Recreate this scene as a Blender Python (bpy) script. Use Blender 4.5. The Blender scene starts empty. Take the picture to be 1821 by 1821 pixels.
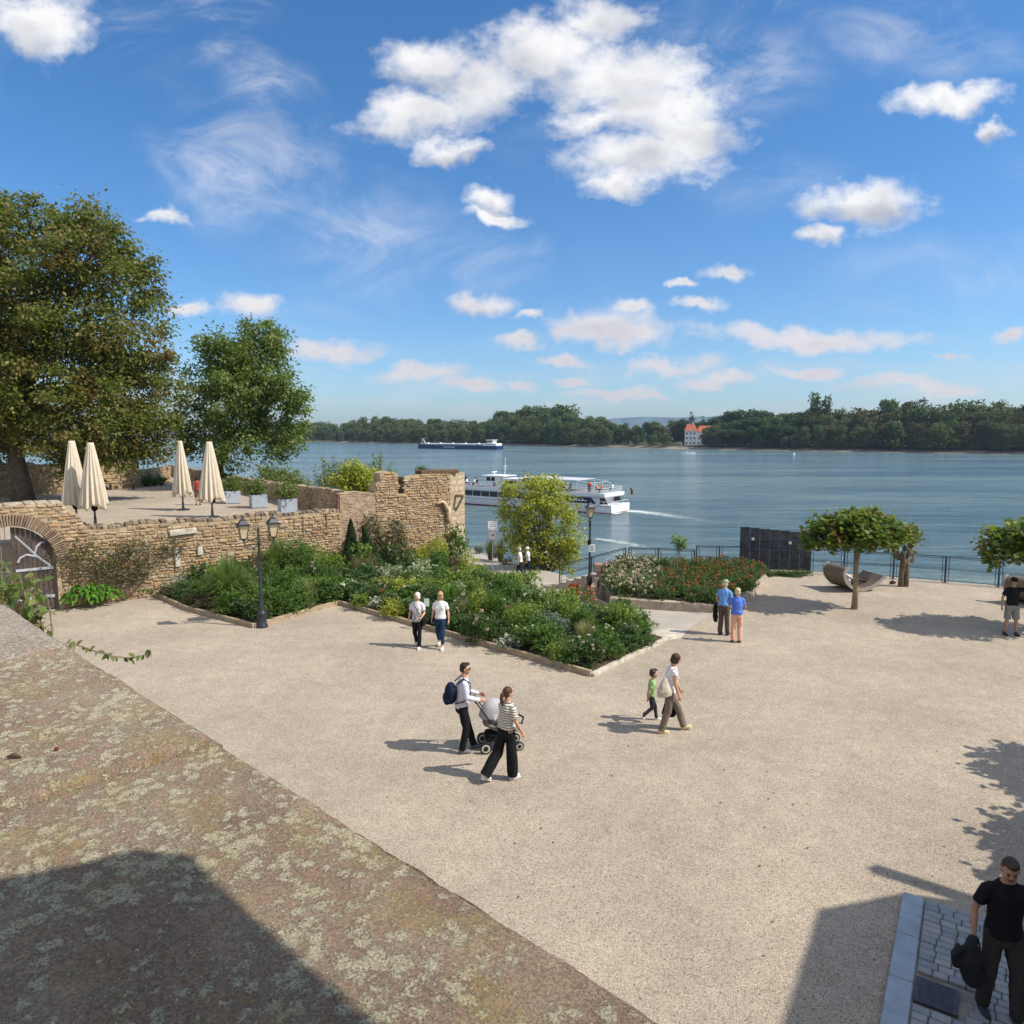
import bpy, math, random
import numpy as np
from mathutils import Vector, Matrix, Euler
R = math.radians
random.seed(7)
rng = np.random.default_rng(11)
scene = bpy.context.scene
col = scene.collection

# ------------------------------------------------------------ camera
CAMZ = 6.3; PITCH = R(6.33); FPX = 1280.0; WATER = -5.7
cam_d = bpy.data.cameras.new("camera"); cam = bpy.data.objects.new("camera", cam_d)
col.objects.link(cam); scene.camera = cam
cam_d.sensor_width = 36; cam_d.lens = 36 * FPX / 1821
cam_d.clip_start = 0.05; cam_d.clip_end = 30000
cam.location = (0, 0, CAMZ); cam.rotation_euler = (math.pi / 2 - PITCH, 0, 0)
CP, SP = math.cos(PITCH), math.sin(PITCH)

def ray(px, py):
    u = (px - 910.5) / FPX; v = (py - 910.5) / FPX
    return Vector((u, CP - v * SP, -(v * CP + SP)))
def G(px, py, z=0.0):            # point of the plane z seen at that place of the photograph
    d = ray(px, py); t = (z - CAMZ) / d.z
    return Vector((d.x * t, d.y * t, z))
def W(px, py, Y):                # point Y metres ahead
    d = ray(px, py); t = Y / d.y
    return Vector((d.x * t, Y, CAMZ + d.z * t))

# ------------------------------------------------------------ light
SUNV = Vector((1.62, -0.40, 1.80)).normalized()
sun_el = math.asin(SUNV.z); sun_az = math.atan2(SUNV.x, SUNV.y)
sd = bpy.data.lights.new("sun", 'SUN'); so = bpy.data.objects.new("sun", sd); col.objects.link(so)
sd.energy = 4.8; sd.angle = R(0.55); sd.color = (1.0, 0.93, 0.82)
so.rotation_euler = SUNV.to_track_quat('Z', 'Y').to_euler()
so.location = (30, -10, 40)
scene.view_settings.view_transform = 'Standard'; scene.view_settings.look = 'None'
scene.view_settings.exposure = 0.17; scene.view_settings.gamma = 1
SKY_STRENGTH = 0.115

# ------------------------------------------------------------ node helpers
class NT:
    def __init__(s, nt): s.nt = nt; s.n = nt.nodes; s.l = nt.links
    def node(s, t, **k):
        n = s.n.new(t)
        for a, b in k.items(): setattr(n, a, b)
        return n
    def put(s, inp, v):
        if hasattr(v, 'is_output') or isinstance(v, bpy.types.NodeSocket): s.l.new(v, inp)
        else: inp.default_value = v
    def math(s, op, a, b=None, clamp=False):
        n = s.node('ShaderNodeMath', operation=op, use_clamp=clamp); s.put(n.inputs[0], a)
        if b is not None: s.put(n.inputs[1], b)
        return n.outputs[0]
    def vmath(s, op, a, b=None):
        n = s.node('ShaderNodeVectorMath', operation=op); s.put(n.inputs[0], a)
        if b is not None: s.put(n.inputs[1], b)
        return n.outputs['Value'] if op in ('LENGTH', 'DOT_PRODUCT') else n.outputs[0]
    def noise(s, vec, scale, detail=4, rough=.55, dist=0.0):
        n = s.node('ShaderNodeTexNoise'); n.inputs['Scale'].default_value = scale
        n.inputs['Detail'].default_value = detail; n.inputs['Roughness'].default_value = rough
        n.inputs['Distortion'].default_value = dist
        if vec is not None: s.l.new(vec, n.inputs['Vector'])
        return n.outputs[0]
    def voro(s, vec, scale, feature='F1', out='Distance', rnd=1.0):
        n = s.node('ShaderNodeTexVoronoi', feature=feature); n.inputs['Scale'].default_value = scale
        n.inputs['Randomness'].default_value = rnd
        if vec is not None: s.l.new(vec, n.inputs['Vector'])
        return n.outputs[out]
    def ramp(s, f, stops, interp='LINEAR'):
        n = s.node('ShaderNodeValToRGB'); r = n.color_ramp; r.interpolation = interp
        while len(r.elements) < len(stops): r.elements.new(0.5)
        for e, (p, c) in zip(r.elements, stops):
            e.position = p; e.color = (c[0], c[1], c[2], 1) if not isinstance(c, (int, float)) else (c, c, c, 1)
        s.l.new(f, n.inputs[0]); return n.outputs[0]
    def mix(s, f, a, b, mode='MIX'):
        n = s.node('ShaderNodeMix', data_type='RGBA', blend_type=mode)
        s.put(n.inputs[0], f)
        for i, v in ((6, a), (7, b)):
            if isinstance(v, (tuple, list)): v = (v[0], v[1], v[2], 1)
            s.put(n.inputs[i], v)
        return n.outputs[2]
    def maprange(s, v, a, b, c=0.0, d=1.0, smooth=True):
        n = s.node('ShaderNodeMapRange', interpolation_type='SMOOTHSTEP' if smooth else 'LINEAR')
        s.put(n.inputs[0], v)
        for i, q in zip((1, 2, 3, 4), (a, b, c, d)): s.put(n.inputs[i], q)
        return n.outputs[0]
    def mapping(s, vec, scale=(1, 1, 1), rot=(0, 0, 0), loc=(0, 0, 0)):
        n = s.node('ShaderNodeMapping'); s.l.new(vec, n.inputs[0])
        n.inputs['Scale'].default_value = scale; n.inputs['Rotation'].default_value = rot; n.inputs['Location'].default_value = loc
        return n.outputs[0]

# ------------------------------------------------------------ sky with clouds
world = bpy.data.worlds.new("World"); scene.world = world; world.use_nodes = True
world.node_tree.nodes.clear(); w = NT(world.node_tree)
sky = w.node('ShaderNodeTexSky', sky_type='NISHITA'); sky.sun_disc = False
sky.sun_elevation = sun_el; sky.sun_rotation = sun_az
sky.air_density = 1.0; sky.dust_density = 0.6; sky.ozone_density = 1.3; sky.altitude = 100
tc = w.node('ShaderNodeTexCoord'); vec = tc.outputs['Generated']
sep = w.node('ShaderNodeSeparateXYZ'); w.l.new(vec, sep.inputs[0])
ay = w.math('MAXIMUM', w.math('ABSOLUTE', sep.outputs[1]), 0.02)
gx = w.math('DIVIDE', sep.outputs[0], ay); gz = w.math('DIVIDE', sep.outputs[2], ay)
cmb = w.node('ShaderNodeCombineXYZ'); w.l.new(gx, cmb.inputs[0]); w.l.new(gz, cmb.inputs[2]); gp = cmb.outputs[0]
def gpix(px, py): d = ray(px, py); return d.x / d.y, d.z / d.y
# warp for ragged outlines
wn = w.node('ShaderNodeTexNoise'); wn.inputs['Scale'].default_value = 9; wn.inputs['Detail'].default_value = 6; wn.inputs['Roughness'].default_value = .6
w.l.new(gp, wn.inputs['Vector'])
wv = w.vmath('SUBTRACT', wn.outputs['Color'], (.5, .5, .5))
sc1 = w.node('ShaderNodeVectorMath', operation='SCALE'); w.l.new(wv, sc1.inputs[0]); sc1.inputs['Scale'].default_value = .085
pw = w.vmath('ADD', gp, sc1.outputs[0])
CL = [(770,115,80,50),(735,208,100,38),(835,150,98,74),(960,90,105,58),(1060,45,85,45),(1100,130,140,60),(1170,190,130,70),(1140,285,130,50),(1210,235,95,60),(1050,215,75,30),(800,272,60,20),(1100,335,60,22),
 (862,355,42,22),(855,530,45,20),(1545,365,95,36),(1465,420,45,14),(1690,178,85,25),(1777,228,28,12),(55,38,105,55),(295,391,48,13),(335,552,42,13),
 (440,545,50,25),(590,622,85,22),(1297,487,40,14),(1232,549,45,13),(1065,580,80,25),(1115,600,60,22),(925,607,42,16),(1450,600,190,20),(740,665,75,18),(840,690,60,16),(1185,650,85,17),
 (1435,657,62,12),(1275,675,70,14),(1010,641,48,9),(930,681,28,8),(1095,694,85,12),(1620,684,130,14),(1800,585,40,12),(1110,552,38,14),(932,557,28,9),(1020,677,30,8),(1680,626,35,6),(1210,508,30,8),(1165,703,40,8),(880,385,60,14)]
fld = None; vs_ = None; ws_ = None
for ci_, (cx, cy, rx, ry) in enumerate(CL):
    a, b = gpix(cx, cy); a2, _ = gpix(cx + rx, cy); _, b2 = gpix(cx, cy - ry)
    m = w.mapping(pw, scale=(1 / (a2 - a), 0, 1 / (b2 - b)), loc=(-a / (a2 - a), 0, -b / (b2 - b)))
    L = w.vmath('LENGTH', m)
    f = w.math('SUBTRACT', 1.22, L)
    fld = f if fld is None else w.math('MAXIMUM', fld, f)
    if ci_ < 18:
        sz_ = w.node('ShaderNodeSeparateXYZ'); w.l.new(m, sz_.inputs[0]); fw_ = w.math('MAXIMUM', f, 0.0)
        a_ = w.math('MULTIPLY', fw_, sz_.outputs[2]); vs_ = a_ if vs_ is None else w.math('ADD', vs_, a_); ws_ = fw_ if ws_ is None else w.math('ADD', ws_, fw_)
fbm = w.noise(w.mapping(gp, scale=(1, 1, 1.7)), 11, 8, .62, .3)
fine = w.noise(w.mapping(gp, scale=(1, 1, 1.5)), 34, 5, .6)
d0 = w.math('ADD', fld, w.math('MULTIPLY', w.math('SUBTRACT', fbm, .5), 1.7))
d0 = w.math('ADD', d0, w.math('MULTIPLY', w.math('SUBTRACT', fine, .5), 1.0))
dens = w.math('POWER', w.maprange(d0, -0.18, 0.95), .85)
under = w.maprange(w.math('DIVIDE', vs_, w.math('ADD', ws_, .05)), .25, -.75)
# a thin layer of cirrus wisps
wmap = w.mapping(gp, scale=(1.0, 1, 1.9), rot=(0, R(35), 0))
wisp = w.noise(wmap, 5.0, 9, .68, 1.2)
cov = w.noise(gp, 2.3, 2, .5)
wsp = w.math('MULTIPLY', w.maprange(wisp, .47, .80), w.maprange(cov, .46, .62))
WZ = [(470,150,95,60,.6),(430,290,190,130,.5),(180,60,160,90,.3),(880,470,160,70,.3),(1350,330,160,60,.25),(560,560,120,30,.3),(1750,500,120,40,.35),(650,440,180,110,.42),(1290,130,170,110,.5),(1600,60,190,60,.35),(1700,90,150,60,.3),(560,380,60,40,.3),(1650,480,220,60,.2),(380,95,50,40,.35),(250,60,80,60,.4),(1030,560,110,30,.5)]
wz = None
for (cx, cy, rx, ry, s_) in WZ:
    a, b = gpix(cx, cy); a2, _ = gpix(cx + rx, cy); _, b2 = gpix(cx, cy - ry)
    m = w.mapping(pw, scale=(1 / (a2 - a), 0, 1 / (b2 - b)), loc=(-a / (a2 - a), 0, -b / (b2 - b)))
    f = w.math('MULTIPLY', w.maprange(w.vmath('LENGTH', m), 1.3, 0.1), s_)
    wz = f if wz is None else w.math('MAXIMUM', wz, f)
wz = w.math('MULTIPLY', wz, w.maprange(wisp, .36, .72))
lowb = w.math('MULTIPLY', w.maprange(gz, .16, .03), w.math('MULTIPLY', w.maprange(w.noise(w.mapping(gp, scale=(1, 1, 5)), 6, 7, .62), .42, .75), .5))
thin = w.math('MAXIMUM', w.math('MAXIMUM', w.math('MULTIPLY', wsp, .30), wz), lowb)
# unseen cloud added behind and above the viewpoint for neutral fill light
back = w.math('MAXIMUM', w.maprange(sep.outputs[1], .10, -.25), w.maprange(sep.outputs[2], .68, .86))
fill_cloud = w.math('MULTIPLY', back, w.maprange(w.noise(vec, 2.2, 6, .6), .32, .56))
alpha = w.math('MAXIMUM', w.math('MULTIPLY', dens, .96), thin); alpha = w.math('MAXIMUM', alpha, w.math('MULTIPLY', fill_cloud, .68))
# thicker, lower parts of the clouds are greyer
fbm1 = w.noise(w.mapping(gp, scale=(1, 1, 1.4)), 7, 3, .55, .2); fbm2 = w.noise(w.mapping(gp, scale=(1, 1, 1.4), loc=(-.04, 0, -.085)), 7, 3, .55, .2)
shade = w.math('ADD', w.math('ADD', w.math('MULTIPLY', w.maprange(d0, .35, 1.8), .45), w.math('MULTIPLY', under, .7)), w.math('MULTIPLY', w.math('SUBTRACT', fbm2, fbm1), -2.0))
ccol = w.mix(w.math('MAXIMUM', w.math('MINIMUM', shade, 1.0), 0.0), (8.0, 7.9, 7.85), (4.0, 4.15, 4.65))
elev = w.maprange(gz, .30, .08)
ccol = w.mix(elev, ccol, w.mix(.62, ccol, (4.9, 4.55, 4.95)))
hs = w.node('ShaderNodeHueSaturation'); hs.inputs['Saturation'].default_value = 1.12; w.l.new(sky.outputs[0], hs.inputs['Color'])
skc = w.mix(1.0, hs.outputs[0], w.ramp(gz, [(0.0, (.72, .90, 1.20)), (.12, (.68, .93, 1.20)), (.45, (.56, .93, 1.20)), (1, (.50, .90, 1.22))]), 'MULTIPLY')
fin = w.mix(alpha, skc, ccol)
bg = w.node('ShaderNodeBackground'); w.l.new(fin, bg.inputs[0]); bg.inputs[1].default_value = SKY_STRENGTH
wo = w.node('ShaderNodeOutputWorld'); w.l.new(bg.outputs[0], wo.inputs[0])
world.cycles.sampling_method = 'MANUAL'; world.cycles.sample_map_resolution = 512

# ------------------------------------------------------------ materials
MATS = {}
def newmat(name):
    m = bpy.data.materials.new(name); m.use_nodes = True; m.node_tree.nodes.clear(); n = NT(m.node_tree)
    out = n.node('ShaderNodeOutputMaterial'); p = n.node('ShaderNodeBsdfPrincipled'); n.l.new(p.outputs[0], out.inputs[0])
    MATS[name] = m
    return m, n, p, out
def bump(n, p, h, strength, dist):
    b = n.node('ShaderNodeBump'); b.inputs['Strength'].default_value = strength; b.inputs['Distance'].default_value = dist
    n.l.new(h, b.inputs['Height']); n.l.new(b.outputs[0], p.inputs['Normal'])
def simple(name, c, rough=.7, var=.25, scale=6, metal=0.0, bs=.2, bd=.01, bscale=40, spec=.4):
    m, n, p, out = newmat(name)
    tcd = n.node('ShaderNodeTexCoord').outputs['Object']
    f = n.noise(tcd, scale, 5, .6)
    lo = tuple(x * (1 - var) for x in c); hi = tuple(min(1, x * (1 + var)) for x in c)
    n.l.new(n.ramp(f, [(.3, lo), (.7, hi)]), p.inputs['Base Color'])
    p.inputs['Roughness'].default_value = rough; p.inputs['Metallic'].default_value = metal
    p.inputs['Specular IOR Level'].default_value = spec
    if bs: bump(n, p, n.noise(tcd, bscale, 4), bs, bd)
    return m
def island(name, cols, rough=.85, bs=.5, bd=.012, bscale=25, nz=.5):
    m, n, p, out = newmat(name)
    g = n.node('ShaderNodeNewGeometry'); tcd = n.node('ShaderNodeTexCoord').outputs['Object']
    st = [((i + .5) / len(cols), c) for i, c in enumerate(cols)]
    c1 = n.ramp(g.outputs['Random Per Island'], st)
    f = n.noise(tcd, bscale * .35, 6, .65)
    n.l.new(n.mix(nz, c1, n.ramp(f, [(.25, .25), (.75, 1.0)]), 'MULTIPLY'), p.inputs['Base Color'])
    p.inputs['Roughness'].default_value = rough; p.inputs['Specular IOR Level'].default_value = .2
    bump(n, p, n.noise(tcd, bscale, 6), bs, bd)
    return m
def leafmat(name, cols, trans=.35, rough=.55, patch=None, pscale=.5):
    m, n, p, out = newmat(name)
    g = n.node('ShaderNodeNewGeometry'); tcd = n.node('ShaderNodeTexCoord').outputs['Object']
    st = [((i + .5) / len(cols), c) for i, c in enumerate(cols)]
    c1 = n.ramp(g.outputs['Random Per Island'], st)
    if patch:
        c1 = n.mix(n.maprange(n.noise(tcd, pscale, 3), .5, .66), c1, n.ramp(g.outputs['Random Per Island'], [(.2, patch), (.8, tuple(x * .55 for x in patch))]))
    n.l.new(c1, p.inputs['Base Color']); p.inputs['Roughness'].default_value = rough; p.inputs['Specular IOR Level'].default_value = .35
    t = n.node('ShaderNodeBsdfTranslucent'); n.l.new(n.mix(.5, c1, (.35, .5, .05), 'MIX'), t.inputs[0])
    mx = n.node('ShaderNodeMixShader'); mx.inputs[0].default_value = trans
    n.l.new(p.outputs[0], mx.inputs[1]); n.l.new(t.outputs[0], mx.inputs[2]); n.l.new(mx.outputs[0], out.inputs[0])
    return m
def fabric(name, c, var=.12, rough=.9):
    return simple(name, c, rough, var, 9, bs=.35, bd=.012, bscale=16, spec=.15)

# gravel
m, n, p, out = newmat('gravel')
tcd = n.node('ShaderNodeTexCoord').outputs['Object']
cellc = n.voro(tcd, 72, out='Color'); cell = n.voro(tcd, 72)
sp = n.node('ShaderNodeSeparateColor'); n.l.new(cellc, sp.inputs[0])
g0 = n.ramp(sp.outputs[0], [(0, (.19, .155, .12)), (.2, (.40, .34, .265)), (.75, (.505, .435, .345)), (1, (.62, .55, .455))])
big = n.noise(tcd, .35, 6, .6); mid = n.noise(tcd, 2.5, 6, .65)
g1 = n.mix(1.0, g0, n.ramp(big, [(.3, (.80, .785, .77)), (.7, (1.06, 1.03, .99))]), 'MULTIPLY')
g1 = n.mix(1.0, g1, n.ramp(mid, [(.25, (.84, .83, .82)), (.7, (1.05, 1.05, 1.05))]), 'MULTIPLY')
stain = n.maprange(n.noise(tcd, 1.1, 7, .7, .8), .66, .74)
g1 = n.mix(n.math('MULTIPLY', stain, .35), g1, (.30, .22, .15))
n.l.new(g1, p.inputs['Base Color']); p.inputs['Roughness'].default_value = .95; p.inputs['Specular IOR Level'].default_value = .15
hh = n.math('ADD', n.math('MULTIPLY', cell, -.6), n.math('MULTIPLY', n.noise(tcd, 7, 6), .8))
bump(n, p, hh, .75, .02)
GRAVEL = m

# water
m, n, p, out = newmat('river_water')
tcd = n.node('ShaderNodeTexCoord').outputs['Object']
mp = n.mapping(tcd, scale=(.55, 1.5, 1), rot=(0, 0, R(-8)))
w1 = n.noise(mp, .9, 7, .66, .4); w2 = n.noise(n.mapping(tcd, scale=(.12, .34, 1), rot=(0, 0, R(6))), 1.0, 4, .55, .6)
w3 = n.noise(n.mapping(tcd, scale=(1.6, 3.6, 1)), 1.2, 4, .6)
hgt = n.math('ADD', n.math('ADD', n.math('MULTIPLY', w1, .5), n.math('MULTIPLY', w2, 1.1)), n.math('MULTIPLY', w3, .18))
bump(n, p, hgt, 1.0, .75)
band = n.math('ADD', n.math('MULTIPLY', n.noise(n.mapping(tcd, scale=(.010, .045, 1)), 1, 4, .6), .5), n.math('MULTIPLY', n.noise(n.mapping(tcd, scale=(.07, .55, 1), rot=(0, 0, R(7))), 1, 7, .68, .5), .5))
n.l.new(n.ramp(band, [(.38, (.055, .115, .15)), (.50, (.125, .20, .225)), (.62, (.21, .28, .26))]), p.inputs['Base Color'])
p.inputs['Roughness'].default_value = .12; p.inputs['IOR'].default_value = 1.33
WATERM = m
m, n, p, out = newmat('foam')
tcd = n.node('ShaderNodeTexCoord').outputs['Object']
f = n.noise(n.mapping(tcd, scale=(.5, 1.6, 1)), 1.6, 6, .7)
uvx = n.node('ShaderNodeAttribute', attribute_name='fade').outputs['Fac']
p.inputs['Base Color'].default_value = (.62, .68, .64, 1); p.inputs['Roughness'].default_value = .6
tr = n.node('ShaderNodeBsdfTransparent'); mx = n.node('ShaderNodeMixShader')
n.l.new(n.maprange(n.math('ADD', f, n.math('MULTIPLY', uvx, .45)), .62, .95), mx.inputs[0])
n.l.new(tr.outputs[0], mx.inputs[1]); n.l.new(p.outputs[0], mx.inputs[2]); n.l.new(mx.outputs[0], out.inputs[0])
FOAM = m

# parapet sandstone with lichen
def lichen(name, stone, cover, yellow, tint=(1, 1, 1)):
    m, n, p, out = newmat(name)
    tcd = n.node('ShaderNodeTexCoord').outputs['Object']
    stn = n.ramp(n.noise(tcd, 4.5, 8, .7, .5), stone)
    stn = n.mix(n.maprange(n.noise(tcd, 190, 3, .6), .35, .65), stn, n.mix(1.0, stn, (.62, .58, .56), 'MULTIPLY'))
    grain = n.noise(tcd, 150, 5, .75); g2 = n.noise(tcd, 60, 6, .75); zone = n.noise(tcd, 5, 6, .72, .4)
    wn_ = n.node('ShaderNodeTexNoise'); wn_.inputs['Scale'].default_value = 55; wn_.inputs['Detail'].default_value = 5; wn_.inputs['Roughness'].default_value = .75; n.l.new(tcd, wn_.inputs['Vector'])
    sc_ = n.node('ShaderNodeVectorMath', operation='SCALE'); n.l.new(n.vmath('SUBTRACT', wn_.outputs['Color'], (.5, .5, .5)), sc_.inputs[0]); sc_.inputs['Scale'].default_value = .016
    tw = n.vmath('ADD', tcd, sc_.outputs[0]); ros = n.voro(tw, 34)
    # crusts: ragged, granular cover
    f = n.math('ADD', n.math('ADD', n.math('MULTIPLY', zone, 1.1), n.math('MULTIPLY', g2, .95)), n.math('MULTIPLY', grain, .55))
    f = n.math('ADD', f, n.math('MULTIPLY', ros, -.55))
    la = n.maprange(f, cover, cover + .20)
    pale = n.ramp(n.noise(tcd, 240, 3, .7), [(.34, (.22, .20, .13)), (.5, (.48, .44, .31)), (.68, (.74, .69, .54))])
    c = n.mix(n.math('MULTIPLY', la, .88), stn, pale)
    yz = n.math('ADD', n.noise(tcd, 6.5, 6, .72), n.math('MULTIPLY', n.math('SUBTRACT', grain, .5), .9))
    yel = n.maprange(yz, yellow, yellow + .10)
    c = n.mix(n.math('MULTIPLY', yel, .46), c, n.ramp(grain, [(.35, (.24, .18, .06)), (.65, (.56, .44, .17))]))
    c = n.mix(n.math('MULTIPLY', n.maprange(n.noise(tcd, 320, 2, .6), .60, .70), .7), c, (.08, .07, .055))
    c = n.mix(n.math('MULTIPLY', n.maprange(n.noise(tcd, 210, 2, .6), .66, .72), .8), c, (.80, .77, .68))
    n.l.new(n.mix(1.0, c, tint, 'MULTIPLY'), p.inputs['Base Color']); p.inputs['Roughness'].default_value = .97; p.inputs['Specular IOR Level'].default_value = .1
    h1 = n.math('ADD', n.math('MULTIPLY', la, .5), n.math('MULTIPLY', n.noise(tcd, 120, 8, .8), 1.5)); h1 = n.math('ADD', h1, n.math('MULTIPLY', n.noise(tcd, 12, 5), 1.2))
    bump(n, p, h1, 1.0, .008)
    return m
LICHEN = lichen('lichen_sandstone', [(.3, (.30, .21, .155)), (.5, (.40, .30, .225)), (.7, (.52, .42, .32))], .94, .535, (1.2, 1.17, 1.12))
LICHEN2 = lichen('pale_lichen_stone', [(.3, (.36, .28, .24)), (.5, (.54, .46, .40)), (.7, (.64, .56, .49))], .98, .66, (1.12, 1.1, 1.08))

STONES = island('wall_stone', [(.43, .30, .17), (.52, .36, .19), (.36, .26, .17), (.58, .44, .28), (.29, .22, .15), (.54, .31, .13), (.60, .48, .33), (.47, .33, .20), (.38, .22, .12), (.50, .38, .24)], nz=.65)
STONESD = island('dark_stone', [(.16, .12, .09), (.26, .20, .14), (.33, .25, .17), (.20, .13, .10), (.40, .33, .24)], nz=.6)
REDST = island('red_brick', [(.36, .20, .15), (.42, .27, .21), (.30, .17, .13), (.48, .35, .28), (.40, .24, .20)], nz=.5)
MORTAR = simple('mortar', (.40, .31, .20), .95, .35, 3, bs=.8, bd=.03, bscale=14, spec=.1)
PALEST = simple('pale_stone', (.50, .45, .37), .9, .3, 5, bs=.6, bd=.015, bscale=30, spec=.15)
KERBM = simple('kerb_stone', (.36, .28, .19), .9, .3, 5, bs=.5, bd=.01, bscale=40, spec=.15)
SOIL = simple('soil', (.09, .065, .045), 1, .4, 4, bs=.8, bd=.04, bscale=15, spec=.1)
SETT = island('sett', [(.30, .32, .34), (.36, .37, .37), (.26, .28, .31), (.42, .41, .38), (.33, .35, .38)], rough=.7, nz=.35)
IRON = simple('dark_iron', (.045, .05, .058), .45, .2, 20, metal=.4, bs=.15, bd=.003)
IRONB = simple('blue_grey_iron', (.05, .075, .11), .5, .25, 20, metal=.3, bs=.15, bd=.003)
LAMPG = simple('lamp_glass', (.55, .46, .30), .25, .15, 4, bs=0, spec=.6)
WHITE = simple('white_paint', (.78, .79, .80), .4, .05, 2, bs=.05, spec=.5)
OFFW = simple('off_white', (.62, .63, .64), .5, .1, 2, bs=.05)
GLASS = simple('dark_window', (.02, .025, .035), .12, .3, 2, bs=0, spec=.8)
NAVY = simple('navy_paint', (.012, .03, .11), .4, .15, 2, bs=.05)
BARK = simple('bark', (.13, .10, .075), .95, .4, 5, bs=.9, bd=.04, bscale=12, spec=.1)
BARKP = simple('plane_bark', (.28, .22, .14), .9, .45, 7, bs=.6, bd=.02, bscale=14, spec=.1)
WOODD = simple('dark_door_wood', (.075, .058, .048), .8, .35, 4, bs=.5, bd=.01, bscale=25)
SKIN = simple('skin', (.52, .30, .20), .55, .08, 8, bs=.1, bd=.003)
SKIN2 = simple('tanned_skin', (.40, .22, .14), .55, .08, 8, bs=.1, bd=.003)
BLACK = fabric('black_cloth', (.012, .012, .015)); WHITEC = fabric('white_cloth', (.74, .73, .73), .06)

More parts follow.
